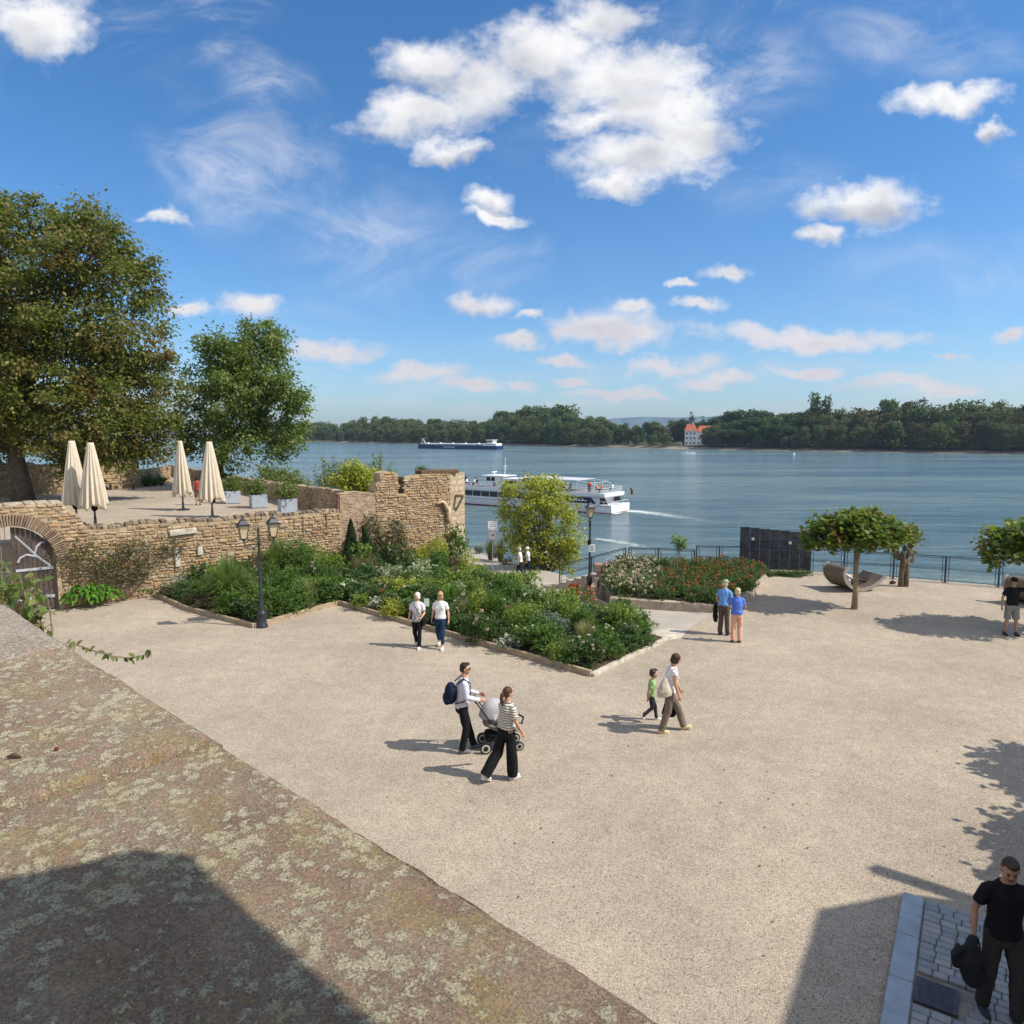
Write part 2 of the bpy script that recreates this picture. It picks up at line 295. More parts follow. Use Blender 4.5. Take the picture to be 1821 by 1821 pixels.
# ------------------------------------------------------------ mesh builder
class MB:
    def __init__(s): s.v = []; s.f = []; s.n = 0
    def add(s, verts, faces):
        b = s.n; s.v.extend([tuple(q) for q in verts]); s.n += len(verts)
        s.f.extend([tuple(i + b for i in f) for f in faces]); return s
    def box(s, c, size, rz=0, bev=0, M=None):
        hx, hy, hz = size[0] / 2, size[1] / 2, size[2] / 2
        if bev:
            b = min(bev, hx * .9, hy * .9, hz * .9); vs = []; 
            for sx in (-1, 1):
                for sy in (-1, 1):
                    for sz in (-1, 1):
                        vs += [(sx * hx, sy * (hy - b), sz * (hz - b)), (sx * (hx - b), sy * hy, sz * (hz - b)), (sx * (hx - b), sy * (hy - b), sz * hz)]
            idx = lambda sx, sy, sz, k: ((sx > 0) * 4 + (sy > 0) * 2 + (sz > 0)) * 3 + k
            F = []
            for a in (-1, 1):
                F.append([idx(a, -1, -1, 0), idx(a, a, -a, 0) if 0 else idx(a, 1, -1, 0), idx(a, 1, 1, 0), idx(a, -1, 1, 0)][::a])
                F.append([idx(-1, a, -1, 1), idx(-1, a, 1, 1), idx(1, a, 1, 1), idx(1, a, -1, 1)][::a])
                F.append([idx(-1, -1, a, 2), idx(1, -1, a, 2), idx(1, 1, a, 2), idx(-1, 1, a, 2)][::a])
            for a in (-1, 1):
                for b_ in (-1, 1):
                    s1 = a * b_
                    F.append([idx(a, b_, -1, 0), idx(a, b_, -1, 1), idx(a, b_, 1, 1), idx(a, b_, 1, 0)][::s1])
                    F.append([idx(a, -1, b_, 0), idx(a, 1, b_, 0), idx(a, 1, b_, 2), idx(a, -1, b_, 2)][::s1])
                    F.append([idx(-1, a, b_, 1), idx(-1, a, b_, 2), idx(1, a, b_, 2), idx(1, a, b_, 1)][::s1])
            for a in (-1, 1):
                for b_ in (-1, 1):
                    for c_ in (-1, 1):
                        F.append([idx(a, b_, c_, 0), idx(a, b_, c_, 1), idx(a, b_, c_, 2)][::a * b_ * c_])
        else:
            vs = [(x * hx, y * hy, z * hz) for z in (-1, 1) for y in (-1, 1) for x in (-1, 1)]
            F = [(0, 2, 3, 1), (4, 5, 7, 6), (0, 1, 5, 4), (2, 6, 7, 3), (0, 4, 6, 2), (1, 3, 7, 5)]
        cr, sr = math.cos(rz), math.sin(rz); o = []
        for x, y, z in vs:
            if M is not None: q = M @ Vector((x, y, z)); x, y, z = q
            o.append((c[0] + x * cr - y * sr, c[1] + x * sr + y * cr, c[2] + z))
        return s.add(o, F)
    def tube(s, pts, rad, seg=8, caps=True, ell=None):
        pts = [Vector(q) for q in pts]; k = len(pts)
        if not isinstance(rad, (list, tuple)): rad = [rad] * k
        prev = None; vs = []
        for i, q in enumerate(pts):
            t = (pts[min(i + 1, k - 1)] - pts[max(i - 1, 0)])
            t = t.normalized() if t.length > 1e-9 else Vector((0, 0, 1))
            if prev is None:
                a = Vector((0, 1, 0)) if abs(t.y) < .9 else Vector((1, 0, 0)); 
                u = a.cross(t).normalized()
            else:
                u = (prev - t * prev.dot(t)); u = u.normalized() if u.length > 1e-6 else Vector((1, 0, 0))
            prev = u; vv = t.cross(u)
            r = rad[i]; ra, rb = (r if isinstance(r, (tuple, list)) else (r, r))
            for j in range(seg):
                an = 2 * math.pi * j / seg
                vs.append(q + u * (math.cos(an) * ra) + vv * (math.sin(an) * rb))
        F = []
        for i in range(k - 1):
            for j in range(seg):
                a = i * seg + j; b = i * seg + (j + 1) % seg
                F.append((a, b, b + seg, a + seg))
        if caps: F.append(tuple(range(seg))[::-1]); F.append(tuple(range((k - 1) * seg, k * seg)))
        return s.add(vs, F)
    def lathe(s, c, prof, seg=16, sx=1, sy=1, ph=0):
        vs = []; k = len(prof)
        for r, z in prof:
            for j in range(seg):
                an = 2 * math.pi * j / seg + ph
                vs.append((c[0] + r * math.cos(an) * sx, c[1] + r * math.sin(an) * sy, c[2] + z))
        F = []
        for i in range(k - 1):
            for j in range(seg):
                a = i * seg + j; b = i * seg + (j + 1) % seg; F.append((a, b, b + seg, a + seg))
        F.append(tuple(range(seg))[::-1]); F.append(tuple(range((k - 1) * seg, k * seg)))
        return s.add(vs, F)
    def ball(s, c, r, seg=12, rings=8, M=None):
        if not isinstance(r, (tuple, list)): r = (r, r, r)
        vs = [(0, 0, -1)]
        for i in range(1, rings):
            th = math.pi * i / rings
            for j in range(seg):
                a = 2 * math.pi * j / seg; vs.append((math.sin(th) * math.cos(a), math.sin(th) * math.sin(a), -math.cos(th)))
        vs.append((0, 0, 1)); F = []
        for j in range(seg): F.append((0, 1 + (j + 1) % seg, 1 + j))
        for i in range(rings - 2):
            for j in range(seg):
                a = 1 + i * seg + j; b = 1 + i * seg + (j + 1) % seg; F.append((a, b, b + seg, a + seg))
        t = len(vs) - 1
        for j in range(seg): F.append((t, t - seg + j, t - seg + (j + 1) % seg))
        o = []
        for x, y, z in vs:
            q = Vector((x * r[0], y * r[1], z * r[2]))
            if M is not None: q = M @ q
            o.append((c[0] + q.x, c[1] + q.y, c[2] + q.z))
        return s.add(o, F)
    def prism(s, poly, z0, z1):      # polygon xy extruded in z (z0,z1 numbers or lists)
        k = len(poly); z0 = z0 if isinstance(z0, list) else [z0] * k; z1 = z1 if isinstance(z1, list) else [z1] * k
        vs = [(a[0], a[1], z0[i]) for i, a in enumerate(poly)] + [(a[0], a[1], z1[i]) for i, a in enumerate(poly)]
        F = [tuple(range(k))[::-1], tuple(range(k, 2 * k))] + [(i, (i + 1) % k, (i + 1) % k + k, i + k) for i in range(k)]
        return s.add(vs, F)
    def ext(s, poly, O, U, V, N):    # polygon in plane (U,V), extruded by N
        k = len(poly); O, U, V, N = map(Vector, (O, U, V, N))
        a = [O + U * q[0] + V * q[1] for q in poly]; vs = a + [q + N for q in a]
        F = [tuple(range(k))[::-1], tuple(range(k, 2 * k))] + [(i, (i + 1) % k, (i + 1) % k + k, i + k) for i in range(k)]
        return s.add(vs, F)
    def xf(s, M): s.v = [tuple(M @ Vector(q)) for q in s.v]; return s
    def mesh(s, name):
        me = bpy.data.meshes.new(name); me.from_pydata(s.v, [], s.f); me.update(); return me
    def obj(s, name, mat_, parent=None, smooth=False, loc=None, fixn=True):
        me = s.mesh(name)
        if fixn:
            import bmesh
            bm = bmesh.new(); bm.from_mesh(me); bmesh.ops.recalc_face_normals(bm, faces=bm.faces[:]); bm.to_mesh(me); bm.free()
        return link(name, me, mat_, parent, smooth, loc)
def link(name, me, mat_, parent=None, smooth=False, loc=None):
    if not me.materials: me.materials.append(mat_)
    if smooth: me.shade_smooth()
    o = bpy.data.objects.new(name, me); col.objects.link(o)
    if parent is not None: o.parent = parent
    if loc is not None: o.location = loc
    return o
def thing(name, label, cat, loc=(0, 0, 0), rz=0, group=None, scale=1):
    o = bpy.data.objects.new(name, None); col.objects.link(o); o.location = loc; o.rotation_euler = (0, 0, rz)
    o.scale = (scale,) * 3 if not isinstance(scale, tuple) else scale
    o.empty_display_size = .3; o['label'] = label; o['category'] = cat
    if group: o['group'] = group
    return o
def tag(o, label, cat, group=None):
    o['label'] = label; o['category'] = cat
    if group: o['group'] = group
    return o
def struct(o, kind='structure'): o['kind'] = kind; return o
def dup(root, loc, rz=0, label=None, scale=1, group=None):
    r = root.copy(); col.objects.link(r); r.location = loc; r.rotation_euler = (0, 0, rz)
    r.scale = (scale,) * 3 if not isinstance(scale, tuple) else scale
    if label: r['label'] = label
    if group: r['group'] = group
    for ch in list(root.children):
        c = ch.copy(); col.objects.link(c); c.parent = r
        for g in list(ch.children):
            d = g.copy(); col.objects.link(d); d.parent = c
    return r
def npmesh(name, V, k):           # V: (N*k,3) array, faces of k consecutive verts
    N = len(V) // k; me = bpy.data.meshes.new(name)
    me.vertices.add(N * k); me.vertices.foreach_set('co', np.ascontiguousarray(V, dtype=np.float32).ravel())
    me.loops.add(N * k); me.loops.foreach_set('vertex_index', np.arange(N * k, dtype=np.int32))
    me.polygons.add(N); me.polygons.foreach_set('loop_start', np.arange(0, N * k, k, dtype=np.int32))
    me.update(calc_edges=True); return me
def unit(a): return a / (np.linalg.norm(a, axis=1, keepdims=True) + 1e-9)
def leaves(C, size, up=.4, aspect=.55, droop=0.0, D=None, narrow=False):
    """rhombic leaves at C; normals lean up; D optional growth directions"""
    N = len(C); size = np.broadcast_to(size, (N,)).reshape(N, 1) * rng.uniform(.65, 1.3, (N, 1))
    nrm = unit(rng.normal(size=(N, 3)) + np.array([0.25, -.1, up * 2]))
    d = rng.normal(size=(N, 3)) if D is None else D + rng.normal(size=(N, 3)) * .35
    d = d + np.array([0, 0, -droop]); d = unit(d - nrm * np.sum(d * nrm, 1, keepdims=True))
    sd_ = np.cross(nrm, d)
    a = C - d * size * .5; b = C + d * size * .5; mid = C + nrm * size * .08
    l = mid + sd_ * size * aspect * .5; r = mid - sd_ * size * aspect * .5
    return np.stack([a, r, b, l], 1).reshape(-1, 3)
def blobpts(blobs, per, shell=.55, tw=.16):
    """cluster centres in a set of ellipsoids (cx,cy,cz,rx,ry,rz); per = clusters per unit surface"""
    P = []; B = []
    for i, (cx, cy, cz, rx, ry, rz) in enumerate(blobs):
        k = max(3, int(per * (rx * ry + ry * rz + rx * rz)))
        d = unit(rng.normal(size=(k, 3))); r = shell + (1 - shell) * rng.random((k, 1)) ** .6
        P.append(d * r * np.array([rx, ry, rz]) * (1 + rng.normal(size=(k, 1)) * tw * .5) + np.array([cx, cy, cz])); B += [i] * k
    return np.concatenate(P), np.array(B)
def cluster_leaves(P, n, rad, size, **kw):
    k = len(P); idx = np.repeat(np.arange(k), n)
    off = rng.normal(size=(k * n, 3)) * rad * rng.uniform(.6, 1.3, (k, 1))[idx] * np.array([1, 1, .75])
    C = P[idx] + off
    return leaves(C, size, D=off / rad, **kw)
def bow(a, b, sag, k=4):
    a, b = Vector(a), Vector(b); out = []
    for i in range(k + 1):
        t = i / k; q = a.lerp(b, t); q.z += sag * math.sin(math.pi * t); out.append(q)
    return out
# ============================================================ GROUND AND WATER
TERR = 2.4
def sheet(name, poly, z, m, skirt=None):
    k = len(poly); zs = [q[2] if len(q) > 2 else z for q in poly]
    mb = MB()
    if skirt is None: mb.add([(q[0], q[1], zs[i]) for i, q in enumerate(poly)], [tuple(range(k))])
    else: mb.prism(poly, skirt, zs)
    return struct(mb.obj(name, m))
A = Vector((-16.1, 25.3, 0)); B = Vector((-7.75, 32.3, 0)); T1 = Vector((-3.05, 35.64, 0)); T2 = Vector((-2.42, 36.6, 0))
GL = A + (A - B).normalized() * 7.0
plaza_poly = [(-30, -30), (60, -30), (60, 6.3), (40, 17.6), (19.9, 29.25), (16.55, 31.1), (13.5, 32.6), (8.45, 33.15), (5.2, 33.5), (3.95, 31.3), (3.75, 26.1), (7.2, 24.93), (5.1, 21.8), (1.9, 25.1), (-.2, 27.9), (-2.0, 31.3),
              (T1.x + .3, T1.y - .4), (B.x, B.y + .3), (A.x, A.y + .3), (GL.x, GL.y + .3), (-30, 22)]
sheet('plaza', plaza_poly, 0.0, GRAVEL, -7.5)
# street behind the gate
sheet('street', [(GL.x, GL.y), (A.x - 1.2, A.y - .9), (A.x - 1.2 - 3, A.y + 3.2), (GL.x - 3, GL.y + 5)], .012, simple('street_grey', (.30, .28, .26), .9, .2, 3))
# cobbled path falling towards the river
m, n, p, out = newmat('path_cobbles')
tcd = n.node('ShaderNodeTexCoord').outputs['Object']
br = n.node('ShaderNodeTexBrick'); n.l.new(n.mapping(tcd, rot=(0, 0, R(-35)), scale=(5.5, 5.5, 5.5)), br.inputs[0])
br.inputs['Color1'].default_value = (.50, .45, .385, 1); br.inputs['Color2'].default_value = (.40, .36, .31, 1); br.inputs['Mortar'].default_value = (.30, .26, .22, 1)
br.inputs['Mortar Size'].default_value = .05; br.inputs['Brick Width'].default_value = .9; br.inputs['Row Height'].default_value = .7
n.l.new(n.mix(1, br.outputs[0], n.ramp(n.noise(tcd, .8, 6, .65), [(.3, (.8, .8, .8)), (.7, (1.1, 1.08, 1.05))]), 'MULTIPLY'), p.inputs['Base Color'])
p.inputs['Roughness'].default_value = .85; bump(n, p, br.outputs[1], -.4, .01)
PATHM = m
rows = [((5.1, 21.8, .0), (7.2, 24.93, .0)), ((1.9, 25.1, -.08), (3.75, 26.1, -.08)), ((-.2, 27.9, -.55), (3.3, 30.5, -.7)), ((-2.0, 31.3, -1.1), (2.9, 35.2, -1.25)),
        ((-2.5, 36.2, -1.7), (3.1, 41, -1.95)), ((-3.2, 41, -2.0), (.6, 45.5, -2.1)), ((-7, 47, -2.2), (-3.5, 51.5, -2.2)), ((-16, 58, -2.4), (-12, 62, -2.4))]
mb = MB(); vs = []; F = []
NS = 8
for i, (l, r_) in enumerate(rows):
    for j in range(NS + 1): vs.append(tuple(Vector(l).lerp(Vector(r_), j / NS)))
for i in range(len(rows) - 1):
    for j in range(NS): a = i * (NS + 1) + j; F.append((a, a + 1, a + NS + 2, a + NS + 1))
# gravel apron joins the path
mb.add(vs, F); struct(mb.obj('path', PATHM, smooth=True))
sheet('slab_apron', [(4.2, 20.9), (5.2, 21.6), (5.6, 22.4), (5.0, 22.7), (4.3, 22.2)], .008, PALEST)
# river bank below the path
mb = MB(); vs = []; F = []
bank = [(3.3, 30.5, -.75), (2.9, 35.2, -1.3), (3.1, 41, -2.0), (.6, 45.5, -2.15), (-3.5, 51.5, -2.25), (-12, 62, -2.45), (-30, 80, -2.6)]
offs = [(6, 2), (7, 3), (6, 8), (6.5, 13), (2, 21), (4, 28), (4, 30)]
for i, (q, o) in enumerate(zip(bank, offs)):
    for j in range(9):
        t = j / 8; vs.append((q[0] + o[0] * t + random.uniform(-.15, .15) * (j > 0), q[1] + o[1] * t, q[2] + (-6.1 - q[2]) * (1 - (1 - t) ** 1.3) - .02 + random.uniform(-.1, .08) * (j > 0)))
for i in range(6):
    for j in range(8): a = i * 9 + j; F.append((a, a + 1, a + 10, a + 9))
mb.add(vs, F); struct(mb.obj('river_bank', simple('bank_stones', (.25, .21, .16), .95, .45, 2.2, bs=.9, bd=.08, bscale=5), smooth=True))
# bank under the terrace wall, river side
sheet('terrace_bank', [(-8.2, 33.5), (-2.8, 36.5), (-4, 42), (-8, 50), (-14, 60), (-28, 80), (-60, 120), (-60, 70), (-33, 66)], -2.45, simple('bank_green', (.10, .11, .05), .95, .4, 2), -7)
# terrace of gravel
terr_poly = [(A.x, A.y + .25), (B.x + .1, B.y + .3), (-8.4, 33.4), (-14.2, 42.0), (-20.8, 51.2), (-32, 66.5), (-36, 66), (-33, 42), (-40, 26), (GL.x, GL.y + 5.5), (GL.x + 3.9, GL.y + 4.0)]
sheet('terrace', terr_poly, TERR, GRAVEL, -3)
# water
mb = MB(); mb.add([(-4000, -60, WATER), (4000, -60, WATER), (4000, 6000, WATER), (-4000, 6000, WATER)], [(0, 1, 2, 3)]); struct(mb.obj('river', WATERM))

# far bank
shore = [(-2600, 2600), (-1300, 1900), (-620, 1320), (-400, 1080), (-278, 941), (-202, 840), (-90, 722), (-5, 660), (83, 564), (149, 492), (206, 449), (278, 392), (400, 300), (700, 60), (1200, -300)]
SH = [Vector((x, y, 0)) for x, y in shore]
nrm = []
for i in range(len(SH)):
    t = (SH[min(i + 1, len(SH) - 1)] - SH[max(i - 1, 0)]).normalized(); nrm.append(Vector((-t.y, t.x, 0)))
def shore_at(px):                 # far-shore point and inland direction in line with that column
    k = ray(px, 790); r_ = k.x / k.y
    for i in range(len(SH) - 1):
        a, b = SH[i], SH[i + 1]; fa = a.x - r_ * a.y; fb = b.x - r_ * b.y
        if fa * fb <= 0:
            t = fa / (fa - fb); return a.lerp(b, t), nrm[i].lerp(nrm[i + 1], t).normalized()
    return SH[-1], nrm[-1]
prof = [(-4, -6.0), (1.5, -5.45), (6, -5.0), (9, -4.0), (30, -3.2), (90, -2.6), (400, -1.5), (3500, 2)]
mb = MB(); vs = []; F = []
dense = []
for i in range(len(SH) - 1):
    L = (SH[i + 1] - SH[i]).length; k = max(1, int(L / 12))
    for j in range(k): dense.append((SH[i].lerp(SH[i + 1], j / k), nrm[i].lerp(nrm[i + 1], j / k).normalized()))
for q, nn in dense:
    w_ = random.uniform(-1.5, 1.5)
    for (d_, z_) in prof: r_ = q + nn * (d_ + w_ * (d_ < 8)); vs.append((r_.x, r_.y, z_ + (random.uniform(-.1, .15) if 1 < d_ < 10 else 0)))
K = len(prof)
for i in range(len(dense) - 1):
    for j in range(K - 1): a = i * K + j; F.append((a, a + 1, a + K + 1, a + K))
mb.add(vs, F)
m, n, p, out = newmat('far_bank')
pos = n.node('ShaderNodeNewGeometry').outputs['Position']; sz = n.node('ShaderNodeSeparateXYZ'); n.l.new(pos, sz.inputs[0])
sand = n.ramp(n.noise(n.node('ShaderNodeTexCoord').outputs['Object'], .08, 6, .7), [(.35, (.07, .065, .045)), (.62, (.26, .22, .165))])
n.l.new(n.mix(n.maprange(sz.outputs[2], -4.6, -3.9), sand, (.035, .045, .02)), p.inputs['Base Color']); p.inputs['Roughness'].default_value = 1
struct(mb.obj('far_shore', m, smooth=True))
# distant wooded hills
def hill(pts, Y, name, c):
    mb = MB(); vs = []; F = []
    xs = np.linspace(pts[0][0], pts[-1][0], 90)
    for x in xs:
        y_ = np.interp(x, [q[0] for q in pts], [q[1] for q in pts]) + random.uniform(-.35, .35)
        top = W(x, y_, Y); vs += [(top.x, top.y - 500, -6), (top.x, top.y, top.z), (top.x, top.y + 900, -6)]
    for i in range(len(xs) - 1):
        a = 3 * i; F += [(a, a + 3, a + 4, a + 1), (a + 1, a + 4, a + 5, a + 2)]
    mb.add(vs, F); return struct(mb.obj(name, simple(name + '_forest', c, 1, .5, .01, bs=0), smooth=True))
hill([(700, 768), (1000, 757), (1090, 744), (1140, 741), (1200, 743), (1240, 741), (1300, 740), (1420, 748), (1700, 762)], 4200, 'hills', (.07, .12, .14))  # bluish base colour carries some of the distance haze

# ============================================================ MASONRY
def rubble(name_root, P, Q, z0, top, thick=.6, face=-1, stone=STONES, rowh=(.08, .17), slen=(.10, .40), core=MORTAR, coping=STONESD, holes=None, ends=(0, 0), coph=.13, copden=1.0, prot=(.015, .06), part='stonework', seed=1):
    """stone wall P->Q; top = list of (distance, height); face -1 means the stones show on the right-hand side of P->Q"""
    rs = random.Random(seed); P = Vector((P[0], P[1], 0)); Q = Vector((Q[0], Q[1], 0))
    D = (Q - P); L = D.length; D.normalize(); N = Vector((D.y, -D.x, 0)) * (1 if face == -1 else -1)
    ts = [a for a, b in top]; hs = [b for a, b in top]
    H = lambda s_: float(np.interp(s_, ts, hs))
    poly = [(0, z0), (L, z0)] + [(a, b) for a, b in reversed(top)]
    if core is not None and holes is None:
        MB().ext(poly, P - N * thick, D, (0, 0, 1), N * thick).obj('wall_core', core, name_root)
    sb = MB(); rz = math.atan2(D.y, D.x); z = z0
    while z < max(hs):
        h = rs.uniform(*rowh); s_ = -rs.uniform(0, .2)
        while s_ < L:
            l = rs.uniform(*slen); c_ = s_ + l / 2; hh = h * rs.uniform(.82, 1.12)
            e_ = s_ + l
            if s_ < 0: c_ = e_ / 2; l = e_
            if e_ > L: l = L - s_; c_ = s_ + l / 2
            zc = z + h / 2 + rs.uniform(-.015, .015)
            if l > .07 and zc + hh * .3 < H(c_) and not (holes and holes(c_, zc)):
                d_ = rs.uniform(*prot); q = P + D * c_ + N * (d_ - .07)
                sb.box((q.x, q.y, zc + rs.uniform(-.012, .012)), (l - rs.uniform(.012, .035), .14, hh - rs.uniform(.008, .03)), rz + rs.uniform(-.07, .07), bev=rs.uniform(.012, min(.05, hh * .36)), M=Matrix.Rotation(rs.uniform(-.13, .13), 3, 'Y'))
            s_ = e_
        z += h
    for k, s_ in ((0, 0.0), (1, L)):
        if ends[k]:
            z = z0 if ends[k] is True else ends[k]
            while z < H(s_) - .08:
                h = rs.uniform(*rowh); t_ = .02
                while t_ < thick:
                    l = min(rs.uniform(.15, .4), thick - t_ + .02); q = P + D * (s_ + (-.03 if k == 0 else .03)) - N * (t_ + l / 2)
                    sb.box((q.x, q.y, z + h / 2), (.12, l - .02, h - .02), rz + rs.uniform(-.05, .05), bev=.02); t_ += l
                z += h
    so_ = sb.obj(part, stone, name_root)
    if coping is not None:
        cb = MB(); s_ = 0
        while s_ < L:
            l = rs.uniform(.18, .5) / copden
            for side in ((.28, .72) if thick > .45 else (.5,)):
                hh = rs.uniform(.5, 1.25) * coph; q = P + D * (s_ + l / 2) - N * (thick * side) 
                cb.box((q.x, q.y, H(s_ + l / 2) + hh * .32), (l * rs.uniform(.75, 1.05), thick * rs.uniform(.4, .62) if thick > .45 else thick * 1.08, hh), rz + rs.uniform(-.2, .2), bev=.03,
                       M=Matrix.Rotation(rs.uniform(-.14, .14), 3, 'Y') @ Matrix.Rotation(rs.uniform(-.1, .1), 3, 'X'))
            s_ += l
        cb.obj('coping', coping, name_root)
    return so_

COPE = island('coping_stone', [(.24, .18, .12), (.38, .30, .20), (.16, .12, .09), (.46, .37, .26), (.28, .20, .13)], nz=.6)
# terrace retaining wall A -> B
L_AB = (B - A).length
wall = thing('retaining_wall', 'long low rubble stone wall holding up the gravel terrace behind the flower bed', 'stone wall')
rs = random.Random(4)
top = [(s_, 2.80 - .008 * s_ + rs.uniform(-.06, .06)) for s_ in np.linspace(0, L_AB, 26)]
rubble(wall, A, B, 0, top, .55, seed=3, coping=COPE, coph=.17, copden=1.7)
dAB = (B - A).normalized(); nAB = Vector((dAB.y, -dAB.x, 0)); rAB = math.atan2(dAB.y, dAB.x)
mb = MB()
q = A + dAB * 4.15 + nAB * .05; mb.box((q.x, q.y, 2.42), (1.0, .16, .22), rAB, bev=.02, M=Matrix.Rotation(-.05, 3, 'Y'))
for s_, z_ in ((3.85, 1.75), (4.75, 1.6), (3.9, 1.3)): q = A + dAB * s_ + nAB * .045; mb.box((q.x, q.y, z_), (.2, .14, .5 if z_ < 1.5 else .34), rAB, bev=.02)
mb.obj('blocked_window_frame', PALEST, wall)
mb = MB()
for s_ in (7.6, 9.1, 10.2): q = A + dAB * s_ + nAB * .012; mb.box((q.x, q.y, 2.2), (.06, .1, .9), rAB, bev=.01)
mb.obj('drain_slot', simple('slot_dark', (.20, .13, .06), 1, .3, 5), wall)

# gate wall, left of A
gate = thing('gate_wall', 'tall stone wall with a brick arched gateway at the left edge', 'gateway')
dG = (A - GL).normalized(); LG = 7.9; P0 = GL; P1 = GL + dG * LG
sA = 7.0                                # distance of A along it
AC = sA - 1.42; AR = 1.30; SPR = 1.80   # arch centre, radius, springing
def hole(s_, z_):
    if abs(s_ - AC) < AR + .1 and z_ < SPR: return True
    return z_ >= SPR and math.hypot(s_ - AC, z_ - SPR) < AR + (.42 if z_ > SPR + .2 else .15)
nG = Vector((dG.y, -dG.x, 0))
def wallpoly(off, th, mat_, nm):        # wall with arch cut out as two profiles
    arc = [(AC + AR * math.cos(a), SPR + AR * math.sin(a)) for a in np.linspace(0, math.pi, 25)]
    TOPG = 3.78
    right = [(AC + AR, 0), (LG, 0), (LG, 2.8), (LG - .25, 3.35), (LG - .7, TOPG), (AC, TOPG)] + [q for q in reversed(arc) if q[0] >= AC - 1e-6][0:]
    left = [(AC - AR, 0)] + [q for q in reversed(arc) if q[0] <= AC + 1e-6] + [(AC, TOPG), (0, TOPG), (0, 0)]
    mb = MB()
    for poly in (right, left): mb.ext(poly, P0 - nG * (off + th), dG, (0, 0, 1), nG * th)
    return mb.obj(nm, mat_, gate)
wallpoly(0, .95, MORTAR, 'wall_core')
rubble(gate, P0, P1, 0, [(0, 3.8), (LG - .8, 3.8), (LG - .25, 3.3), (LG, 2.9)], .95, holes=hole, core=None, coping=None, seed=8, rowh=(.09, .17), ends=(0, 0))
mb = MB(); rs = random.Random(5); s_ = 0
while s_ < LG - .9:
    l = rs.uniform(.3, .7)
    for o_ in (.2, .52, .82):
        q = P0 + dG * (s_ + l / 2) - nG * o_; mb.box((q.x, q.y, 3.80 + rs.uniform(-.02, .02)), (l - .03, .3, .12), rAB + rs.uniform(-.05, .05), bev=.025)
    s_ += l
mb.obj('coping', simple('gate_coping', (.38, .32, .24), .95, .4, 4, bs=.8, bd=.02, bscale=20, spec=.1), gate)
mb = MB(); 
for i in range(58):
    a = math.pi * (i + .5) / 58; r0 = AR + .21
    c_ = P0 + dG * (AC + r0 * math.cos(a)) + nG * .0; 
    M_ = Matrix.Rotation(-a + math.pi / 2 * 0, 3, 'Y')
    mb.box((c_.x, c_.y, SPR + r0 * math.sin(a)), (rs.uniform(.36, .46), .16, .052), rAB, bev=.008, M=M_)
mb.obj('brick_arch', island('arch_brick', [(.27, .18, .14), (.34, .24, .17), (.39, .30, .21), (.22, .15, .11), (.42, .33, .23)], nz=.6), gate)
# right-hand leaf of the door, closed in the arch
def leaf_poly(r0, x0, x1, base=.06):
    pts = [(x0, base), (x1, base)]
    for a in np.linspace(0, 1, 14):
        x = x1 + (x0 - x1) * a; pts.append((x, SPR + math.sqrt(max(0, r0 * r0 - x * x))))
    return pts
door = None
mb = MB(); r0 = AR - .05; np_ = 8
for i in range(np_):
    xa = .04 + (r0 - .1) * i / np_; xb = .04 + (r0 - .1) * (i + 1) / np_ - .012
    za = SPR + math.sqrt(max(0, r0 ** 2 - xa ** 2)); zb = SPR + math.sqrt(max(0, r0 ** 2 - xb ** 2))
    mb.ext([(xa, .06), (xb, .06), (xb, zb), (xa, za)], P0 + dG * AC - nG * .20, dG, (0, 0, 1), nG * (.07 + .006 * (i % 2)))
door = mb.obj('door', WOODD, gate)
STRAP = simple('strap_iron', (.42, .45, .48), .6, .2, 12, metal=.2)
mb = MB(); O = P0 + dG * AC - nG * .11
def lp(x, z): q = O + dG * x; return Vector((q.x, q.y, z))
mb.tube([lp(1.15, 1.55), lp(.75, 1.95), lp(.45, 2.35), lp(.15, 2.72)], [(.05, .02)] * 4, 6)
mb.tube([lp(.75, 1.95), lp(.45, 2.05), lp(.25, 1.95), lp(.18, 1.8)], [(.04, .02)] * 4, 6)
mb.tube([lp(.68, 2.05), lp(.75, 2.3), lp(.9, 2.45), lp(1.0, 2.45)], [(.04, .02)] * 4, 6)
mb.tube([lp(.5, .75), lp(.65, .95), lp(.6, 1.1), lp(.45, 1.12)], [(.04, .02)] * 4, 6)
q = O + dG * .66; mb.box((q.x, q.y, 1.52), (1.1, .03, .09), rAB); mb.box((q.x, q.y, .5), (1.1, .03, .1), rAB)
mb.obj('strap_hinge', STRAP, door)
mb = MB()
for i in range(9): q = P0 + dG * (AC - .1 - i * .14) - nG * .5; mb.tube([(q.x, q.y, .05), (q.x, q.y, SPR + math.sqrt(max(.01, AR ** 2 - (.1 + i * .14) ** 2)))], .011, 6)
q = P0 + dG * (AC - .65) - nG * .5; mb.box((q.x, q.y, 1.45), (1.25, .03, .04), rAB); mb.box((q.x, q.y, .12), (1.25, .03, .04), rAB)
mb.obj('grille', simple('grille_grey', (.28, .28, .27), .6, .1, 5), gate)
# house wall of the street beyond the gate
hb = thing('street_house', 'pale rendered house wall seen through the bars of the arched gateway', 'house', (-25.5, 28.5, 0), R(20))
mb = MB(); mb.box((0, 0, 1.15), (9, .4, 2.3)); mb.obj('wall', simple('grey_render', (.46, .44, .40), .9, .12, 1), hb)
mb = MB(); mb.box((-1, -.21, 1.4), (.9, .06, 1.1)); mb.obj('window', GLASS, hb)

